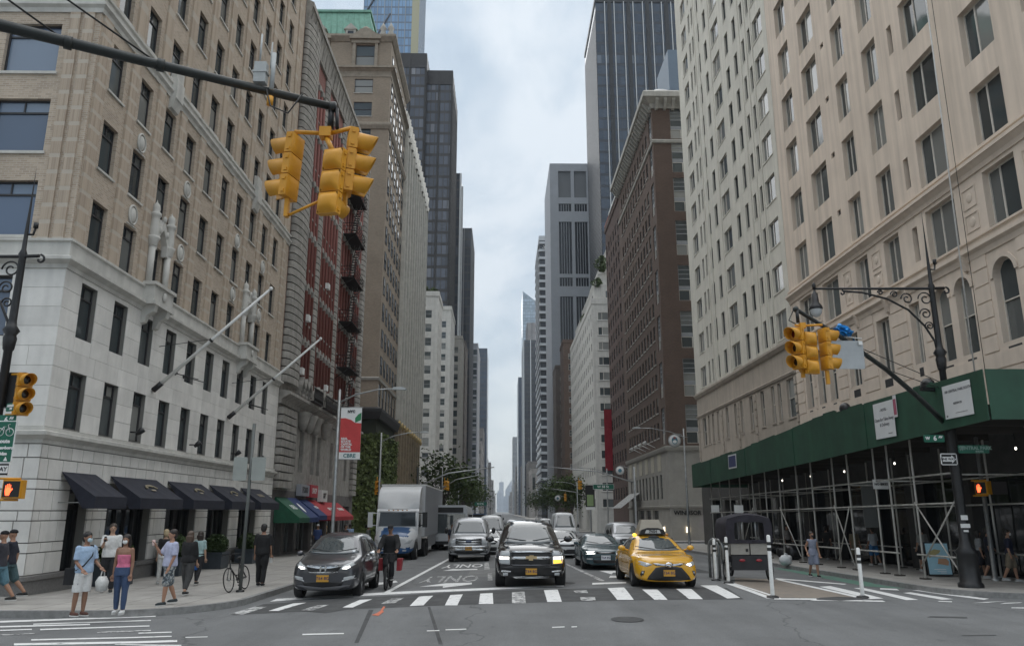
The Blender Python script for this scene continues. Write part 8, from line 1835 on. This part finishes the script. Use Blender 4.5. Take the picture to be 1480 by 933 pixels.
def carrier(w, d, h):
    m = MB(); P = [(-w/2, -d/2), (w/2, -d/2), (w/2, d/2), (-w/2, d/2)]; m.add([(x*.85, y, -h) for x, y in P]+[(x*1.08, y*1.3, -h*.55) for x, y in P]+[(x*.7, y*.5, -.12) for x, y in P], [(3, 2, 1, 0)]+[(a+o, (a+1) % 4+o, (a+1) % 4+4+o, a+4+o) for o in (0, 4) for a in range(4)]+[(8, 9, 10, 11)], 0, True); m.tube([(-w*.25, 0, -.13), (-.02, 0, .0), (.02, 0, 0), (w*.25, 0, -.13)], .012, 5); return m
def camo():
    m = mat('camo_cloth', (.3, .3, .3), .85); nt = m.node_tree; N = nt.nodes; n = N.new('ShaderNodeTexNoise'); n.inputs['Scale'].default_value = 16; r = N.new('ShaderNodeValToRGB'); r.color_ramp.interpolation = 'CONSTANT'; r.color_ramp.elements[0].color = (.06, .07, .08, 1); r.color_ramp.elements[1].position = .56; r.color_ramp.elements[1].color = (.42, .43, .42, 1); e = r.color_ramp.elements.new(.46); e.color = (.17, .20, .22, 1)
    tc = N.new('ShaderNodeTexCoord'); nt.links.new(tc.outputs['Object'], n.inputs[0]); nt.links.new(n.outputs[0], r.inputs[0]); nt.links.new(r.outputs[0], N['Principled BSDF'].inputs['Base Color']); return m
plas = cloth((.62, .62, .60), .5)
q = person(113, 889, 'man in pale blue shirt and white shorts with a black shoulder bag at the kerb', 1.1, 1.72, ((.02, .05), (-.06, .05)), ((.15, .9, .15), (.05, .9, .12)), 'b', (.34, .46, .62), (.68, .68, .67), (.10, .045, .035), .42, .5, mask=(.42, .55, .60), strap=True, hair=(.008, .007, .007), fit=.016)
MB().box(-.16, .16, -.05, .05, -.34, 0).build('shoulder_bag', cloth((.012, .012, .014)), None, T(q.location.x-.16, q.location.y-.12, q.location.z+.98), label='black shoulder bag at the hip of the man in white shorts', cat='bag')
held(q, 'L', 'carrier_bag', 'white plastic carrier bag held by the man in white shorts', 'bag', carrier(.2, .12, .42), plas)
q = person(171, 886, 'woman in pink camisole top and blue jeans wearing a white mask', .1, 1.66, ((.06, .04), (-.05, .06)), ((.05, .2, .16), (-.05, .15, .14)), 'b', (.60, .16, .26), (.045, .075, .15), (.68, .68, .67), -1, 1., (.012, .008, .007), .42, True, (.66, .67, .67), tuck=True, vox=.014)
q = person(153, 855, 'man in white short sleeved shirt and dark trousers by the hotel shopfront', .5, 1.86, ((.2, .1), (-.15, .2)), ((.1, .4, .15), (.5, 1.7, .1)), 'c', (.62, .62, .61), (.016, .017, .02), (.02, .02, .02), .45, 1., (.05, .035, .025), fit=.016, hem=.02)
m = MB(); m.box(-.03, .03, -.01, .01, -.07, .07); held(q, 'R', 'phone', 'phone raised by the man in the white shirt', 'phone', m, black_metal)
q = person(233, 843, 'blonde woman in black top and white trousers walking away by the planter', PI+.5, 1.68, ((.25, .1), (-.2, .2)), ((.1, .2, .1), (-.1, .2, .1)), 'c', (.012, .012, .013), (.62, .62, .60), (.55, .55, .54), .45, 1., (.42, .33, .20), 0, True)
q = person(240, 873, 'man in pale lilac shirt and camouflage shorts drinking as he walks', -.75, 1.74, ((.22, .15), (-.2, .2)), ((.05, .35, .12), (.5, 2.0, .15)), 'a', (.42, .44, .58), camo(), (.03, .04, .045), .45, .58, (.02, .013, .01), fit=.02)
m = MB().lathe([(.03, -.07), (.04, .06), (0, .06)], 10); held(q, 'R', 'drink_cup', 'pale cup held to the mouth of the man in camouflage shorts', 'cup', m, cloth((.6, .45, .42)))
q = person(268, 859, 'long haired woman in loose black top and grey trousers seen from behind', PI-.15, 1.66, ((.18, .08), (-.18, .25)), ((.15, .5, .1), (.1, .3, .1)), 'c', (.010, .010, .011), (.045, .045, .045), (.03, .03, .03), .8, .92, (.085, .055, .04), .42, True, fit=.035, hem=.06)
q = person(284, 844, 'person in dark leggings carrying a blue bag beside the long haired woman', PI-.1, 1.62, ((.2, .1), (-.2, .25)), ((0, .2, .15), (0, .2, .15)), 'c', (.30, .42, .42), (.012, .012, .014), (.04, .04, .04), .45, 1., (.03, .02, .015), .3, True)
held(q, 'L', 'tote_bag', 'bright blue bag hanging beside the woman in black', 'bag', carrier(.42, .16, .6), cloth((.02, .16, .55), .5), .35, (.0, 0, 0))
q = person(376, 846, 'man all in black walking away past the leaning bicycle', PI, 1.84, ((.12, .05), (-.1, .12)), ((.02, .2, .14), (.05, .25, .14)), 'a', (.008, .008, .009), (.009, .009, .010), (.01, .01, .01), .45, 1., (.012, .009, .008), fit=.03)
held(q, 'R', 'napkin', 'white papers in the hand of the man in black', 'paper', MB().box(-.04, .04, -.03, .03, -.12, .05), plas)
q = person(6, 866, 'man in black cap and navy shirt striding at the left edge', -1.35, 1.76, ((.42, .25), (-.35, .35)), ((.3, .5, .1), (-.3, .4, .1)), 'a', (.02, .022, .035), (.055, .10, .11), (.03, .03, .03), .45, .58, (.02, .015, .012), cap=(.012, .012, .013))
person(-8, 872, 'person in cap and grey shirt half out of the picture at the left edge', -1.35, 1.72, ((.3, .25), (-.3, .3)), ((.2, .5, .1), (-.2, .4, .1)), 'a', (.04, .04, .05), (.10, .20, .25), (.03, .03, .03), .45, .58, cap=(.012, .012, .013))
person(1178, 833, 'woman in grey sleeveless romper and dark mask in the green cycle lane', .1, 1.64, ((.16, .06), (-.12, .3)), ((.05, .3, .2), (-.3, .9, .35)), 'a', (.24, .26, .34), (.24, .26, .34), (.02, .02, .02), .05, .52, (.03, .02, .015), 0, True, (.03, .03, .035), loc=tuple(gp(1178, 833)))
for i, (px, py, l, f, tp, bt, sk, pant, kw) in enumerate((
    (1337, 815, 'woman in grey wrap top standing under the shed by the sandwich board', PI, (.22, .22, .21), (.015, .015, .016), 'a', .55, dict(fem=True, hlen=.1)), (1265, 812, 'man with white shirt, backpack and blue shorts under the shed', PI+.3, (.36, .38, .40), (.04, .14, .30), 'b', .56, {}), (1238, 812, 'person in long tan coat walking under the shed', 0., (.17, .14, .09), (.14, .12, .08), 'b', 1., {}),
    (1435, 830, 'man in navy shirt and dark shorts walking under the shed corner', 1.2, (.010, .013, .028), (.018, .02, .025), 'a', .56, dict(arms=((.3, .4, .1), (-.2, .4, .1)))), (1464, 832, 'man in navy T shirt and khaki shorts wearing a mask at the right edge', 1.0, (.010, .014, .035), (.17, .14, .10), 'a', .56, dict(mask=(.6, .6, .6))), (1420, 826, 'woman in pale patterned blouse under the shed behind the signal pole', 1.3, (.26, .27, .28), (.02, .022, .03), 'a', .54, dict(fem=True, hlen=.2)),
    (1140, 800, 'person in pale shirt standing behind the refuse sacks', .3, (.28, .26, .25), (.02, .02, .02), 'a', 1., {}), (1197, 806, 'person in dark clothes deeper under the shed', 2.4, (.02, .02, .022), (.02, .02, .022), 'b', 1., {}), (1053, 800, 'person in white shirt beyond the pedicab', 1.0, (.36, .36, .36), (.03, .03, .04), 'a', 1., {}))):
    v = gp(px, py, .15); s_ = min(1., 16.7/v.x); v = Vector((v.x*s_, v.y*s_, gz(v.y*s_)+.15)); kw.setdefault('arms', ((.1, .4, .12), (-.1, .3, .12))); person(0, 0, l, f, 1.72-.05*(i % 3), ((.2, .1), (-.2, .25)), skin=sk, top=tp, bottom=bt, pant=pant, shoes=(.45, .45, .45), loc=tuple(v), vox=.02, group='people under the pavement shed', **kw)
for i, (x, y, l, f, tp, bt) in enumerate(((-10.6, 46.5, 'man in dark blue shirt and pale cap outside the deli', PI, (.02, .04, .12), (.02, .02, .025)), (-9.5, 50.5, 'person in pale blue shirt behind the parked SUV', PI, (.28, .38, .55), (.03, .03, .04)), (-8.6, 44.5, 'delivery rider in black standing in front of the lorry', 1.2, (.02, .02, .022), (.02, .02, .02)), (-7.6, 46.0, 'delivery rider with grey rucksack in front of the lorry', 2.0, (.12, .13, .12), (.02, .02, .02)), (-2.9, 47.5, 'person in navy top and red shorts crossing behind the silver van', .4, (.02, .022, .04), (.30, .06, .05)))):
    person(0, 0, l, f, 1.76, ((.12, .1), (-.12, .2)), ((.1, .4, .12), (-.1, .3, .12)), 'b', tp, bt, pant=.58 if i == 4 else 1., loc=(x, y, (gz(y)+.15) if x < KL else rz_(x, y)), vox=.022, cap=(.5, .5, .5) if i == 0 else None)
# ------------------------------------------------------------------ bicycles and the pedicab
def bicycle(loc, rz, label, frame_m, roll=0., group=None, fat=.018):
    t = thing('bicycle', label, 'bicycle', loc, rz, group); t.rotation_euler = (0, roll, rz); R_ = .335
    for y in (-.5, .5):
        w = MB().lathe([(R_-fat, -fat), (R_, 0), (R_-fat, fat), (R_-fat*2, 0), (R_-fat, -fat)], 28, RY(PI/2)).build('wheel', tyre_m, t, T(0, y, R_)); m = MB()
        for k in range(12): a = 2*PI*k/12; m.tube([(0, 0, 0), (0, (R_-.03)*math.cos(a), (R_-.03)*math.sin(a))], .003, 3)
        m.tube([(-.04, 0, 0), (.04, 0, 0)], .022, 8); m.build('spokes', steel, w)
    bb = (0, .08, .29); st_ = (0, .22, .80); hd = (0, -.36, .78); m = MB()
    for a, c in ((bb, st_), (bb, (0, -.37, .66)), ((0, .2, .74), hd), ((0, .2, .72), (.05, .5, R_)), ((0, .2, .72), (-.05, .5, R_)), (bb, (.05, .5, R_)), (bb, (-.05, .5, R_))): m.tube([a, c], .017, 7)
    m.build('frame', frame_m, t); m = MB(); m.tube([(0, -.34, .86), (0, -.39, .62)], .02, 7)
    for s_ in (-.05, .05): m.tube([(s_*.8, -.39, .64), (s_, -.5, R_)], .013, 6)
    m.build('fork', frame_m, t); m = MB(); m.tube([(0, -.34, .86), (0, -.36, 1.0)], .016, 6); m.tube([(-.28, -.30, 1.0), (-.1, -.38, 1.02), (.1, -.38, 1.02), (.28, -.30, 1.0)], .014, 6); m.build('handlebar', blackp, t)
    MB().blob((0, .25, .90), .07, .14, .035, 10, 6).tube([(0, .22, .78), (0, .24, .9)], .014, 6).build('saddle', blackp, t); m = MB(); m.lathe([(.06, -.01), (.09, 0), (.06, .01)], 14, Matrix.Translation(bb) @ RY(PI/2)); m.tube([(.05, .08, .29), (.08, .0, .16)], .012, 5).tube([(-.05, .08, .29), (-.08, .16, .42)], .012, 5); m.box(.05, .12, -.06, .04, .14, .17).box(-.12, -.05, .12, .22, .41, .44); m.build('crankset', blackp, t); return t
bicycle((SPL.x-.16, SPL.y+.25, gz(SPL.y)+.15), -.12, 'dark bicycle leaning against the sign post on the left pavement', black_metal, -.13)
cy = gp(561, 850); bicycle(tuple(cy), 0., 'black electric delivery bicycle ridden toward the crossing', blackp, 0., None, .035)
q = person(0, 0, 'delivery cyclist all in black riding between the SUV and lorry', 0., 1.78, ((.95, 1.25), (.75, 1.1)), ((.75, .55, .25), (.75, .55, .25)), 'b', (.010, .010, .011), (.012, .012, .013), (.02, .02, .02), 1., 1., (.01, .01, .01), loc=(cy.x, cy.y+.22, cy.z+.04), seat=.02, lean=.22, cap=(.012, .012, .013), fit=.03)
for s_, l in ((1, 'red delivery bag hung on the right of the electric bicycle'), (-1, 'red delivery bag hung on the left of the electric bicycle')): MB().prism([(-.07, -.22), (.05, -.22), (.09, .12), (-.06, .12)], 'y', -.18, .18).build('delivery_bag', cloth((.30, .02, .028), .6), None, T(cy.x+s_*.27, cy.y+.35, cy.z+.72), label=l, cat='bag', group='red bags on the electric bicycle')
def pedicab():
    p = gp(1087, 840); t = thing('pedicab', 'black pedicab with a fabric canopy parked on the tan buffer', 'pedicab', p); dk = mat('pedicab_black', (.018, .018, .021), .6, nscale=5, namt=.25, bump=.3); cv = mat('canopy_cloth', (.022, .020, .028), .85, nscale=4, namt=.35, bump=.4); gp_ = mat('grey_board', (.30, .285, .255), .6, nscale=3, namt=.12)
    W_ = .66; MB().box(-W_*.9, W_*.9, 0, .08, .42, .82).box(-W_*.95, W_*.95, .0, 1.0, .36, .42).build('rear_body', dk, t)
    for s_ in (-1, 1): boxobj('back_panel', gp_, t, min(s_*.02, s_*(W_-.04)), max(s_*.02, s_*(W_-.04)), -.015, .02, .84, 1.24)
    boxobj('latch', blackp, t, -.14, -.06, -.03, -.016, .93, 1.02); fr = MB()
    for s_ in (-1, 1): fr.tube([(s_*W_, .0, .8), (s_*W_*1.02, -.02, 1.95)], .022, 6).tube([(s_*W_, .95, .5), (s_*W_*1.02, 1.05, 1.95)], .022, 6).tube([(s_*.22, .0, 1.25), (s_*.22, 0, 1.92)], .018, 6)
    fr.build('frame', steel, t)
    cn = MB()
    def arch(y, dz): return [(-W_*1.12, y, 1.22), (-W_*1.14, y, 1.75+dz), (-W_*1.05, y, 1.97+dz), (-W_*.5, y, 2.07+dz), (0, y, 2.10+dz), (W_*.5, y, 2.07+dz), (W_*1.05, y, 1.97+dz), (W_*1.14, y, 1.75+dz), (W_*1.12, y, 1.22)]
    rows = [arch(y, dz) for y, dz in ((-.06, -.02), (.1, .03), (.4, -.03), (.75, .02), (1.2, -.05))]; cn.add([v for r in rows for v in r], [(i*9+j, (i+1)*9+j, (i+1)*9+j+1, i*9+j+1) for i in range(4) for j in range(8)], 0, True)
    A_ = arch(-.06, -.02); I_ = [(-W_*.72, -.06, 1.30), (-W_*.74, -.06, 1.6), (-W_*.7, -.06, 1.82), (-W_*.4, -.06, 1.86), (0, -.06, 1.83), (W_*.4, -.06, 1.86), (W_*.7, -.06, 1.82), (W_*.74, -.06, 1.6), (W_*.72, -.06, 1.30)]
    cn.add(A_+I_, [(j, j+1, 9+j+1, 9+j) for j in range(8)]); cn.add([A_[0], I_[0], I_[8], A_[8], (W_*1.1, -.06, 1.18), (-W_*1.1, -.06, 1.18)], [(0, 5, 4, 3, 2, 1)]); cn.build('canopy', cv, t)
    bench = MB(); bench.box(-W_*.9, W_*.9, .25, .85, .6, .78).box(-W_*.9, W_*.9, .1, .25, .78, 1.2); bench.build('bench', dk, t)
    for s_ in (-1, 1): wheel(t, s_*.70, .35, .34, .06, steel, 8); MB().blob((s_*.27, -.01, .66), .10, .02, .045, 12, 6).build('rear_reflector', red_lens, t)
    fb = MB(); fb.tube([(0, 1.0, .4), (0, 2.0, .5), (0, 2.2, .95)], .03, 6).tube([(-.3, 2.1, 1.1), (.3, 2.1, 1.1)], .02, 6); fb.blob((0, 1.55, .95), .1, .14, .04, 8, 6); fb.build('front_frame', black_metal, t); wheel(t, 0, 2.3, .34, .06, steel, 8)
pedicab()
# ------------------------------------------------------------------ trees
leafm = mat('tree_leaf', (.055, .080, .026), .9, nscale=.6, namt=.5, coord='World', spec=.1); bark = mat('bark', (.07, .06, .05), .9, nscale=5, namt=.3)
def tree(x, y, h, r, label, seed, n=1700, group='street trees'):
    rnd_ = random.Random(seed); t = thing('street_tree', label, 'tree', (x, y, gz(y)), 0, group); m = MB(); m.tube([(0, 0, 0), (.08, .05, h*.3), (0, 0, h*.55)], [.22, .16, .1], 8); ends = []
    for k in range(9):
        a = 2.4*k+seed; e = Vector((r*.6*math.cos(a)*rnd_.uniform(.5, 1), r*.6*math.sin(a)*rnd_.uniform(.5, 1), h*rnd_.uniform(.5, .9))); m.tube([(0, 0, h*(.3+.02*k)), e*.5+Vector((0, 0, h*.25)), e], [.08, .05, .025], 5); ends.append(e)
    m.build('trunk', bark, t); v = MB()
    for i in range(n):
        c = ends[i % 9]; p = c+Vector((rnd_.gauss(0, r*.30), rnd_.gauss(0, r*.30), rnd_.gauss(0, h*.10))); s_ = rnd_.uniform(.10, .24); M = T(*p) @ RZ(rnd_.uniform(0, 6)) @ RX(rnd_.uniform(-1.2, 1.2)); v.add([M @ Vector(q) for q in ((-s_, -s_*.7, 0), (s_*.8, -s_, .02), (s_, s_*.8, 0), (-s_*.7, s_, .03))], [(0, 1, 2, 3)])
    v.build('crown', leafm, t)
TL = ('first leafy street tree past the lorry on the left', 'second street tree on the left beyond the first', 'third and smaller street tree on the left', 'far street tree on the left pavement', 'distant street tree under the towers at left', 'leafy tree by the white stepped building on the right', 'second tree along the far right pavement', 'third tree along the far right pavement', 'distant tree low on the right side', 'most distant tree on the right side')
for i, (x, y, h, r) in enumerate(((-8.2, 112, 11, 4), (-8, 165, 12.5, 4.5), (-8.2, 178, 12, 4.2), (-8, 196, 12, 4.5), (-8, 240, 12, 5), (14.2, 160, 10, 3.6), (14.4, 176, 11, 4), (14.3, 205, 11, 4.5), (14.3, 250, 12, 5), (14.3, 330, 12, 5))): tree(x, y, h, r, TL[i], i+20)
for i in range(9): tree(-44+11*i, -27-5*(i % 2), 13+i % 3, 6.2, 'unseen park tree behind the viewpoint, added for reflections and to dim north light', 50+i, 1500, 'unseen park trees added behind the viewpoint')  # out of view; added to darken reflections and hold back light from the north
# ------------------------------------------------------------------ thin haze in the air over the whole avenue
hz_m = bpy.data.materials.new('haze'); hz_m.use_nodes = True; nt_ = hz_m.node_tree; nt_.nodes.clear(); ho_ = nt_.nodes.new('ShaderNodeOutputMaterial'); pv = nt_.nodes.new('ShaderNodeVolumePrincipled')
pv.inputs['Color'].default_value = (.80, .87, .95, 1); pv.inputs['Density'].default_value = .00016; nt_.links.new(pv.outputs[0], ho_.inputs['Volume'])
MB().box(-6700, 6700, -420, 6700, -3.2, 345).build('haze', hz_m, kind='stuff')
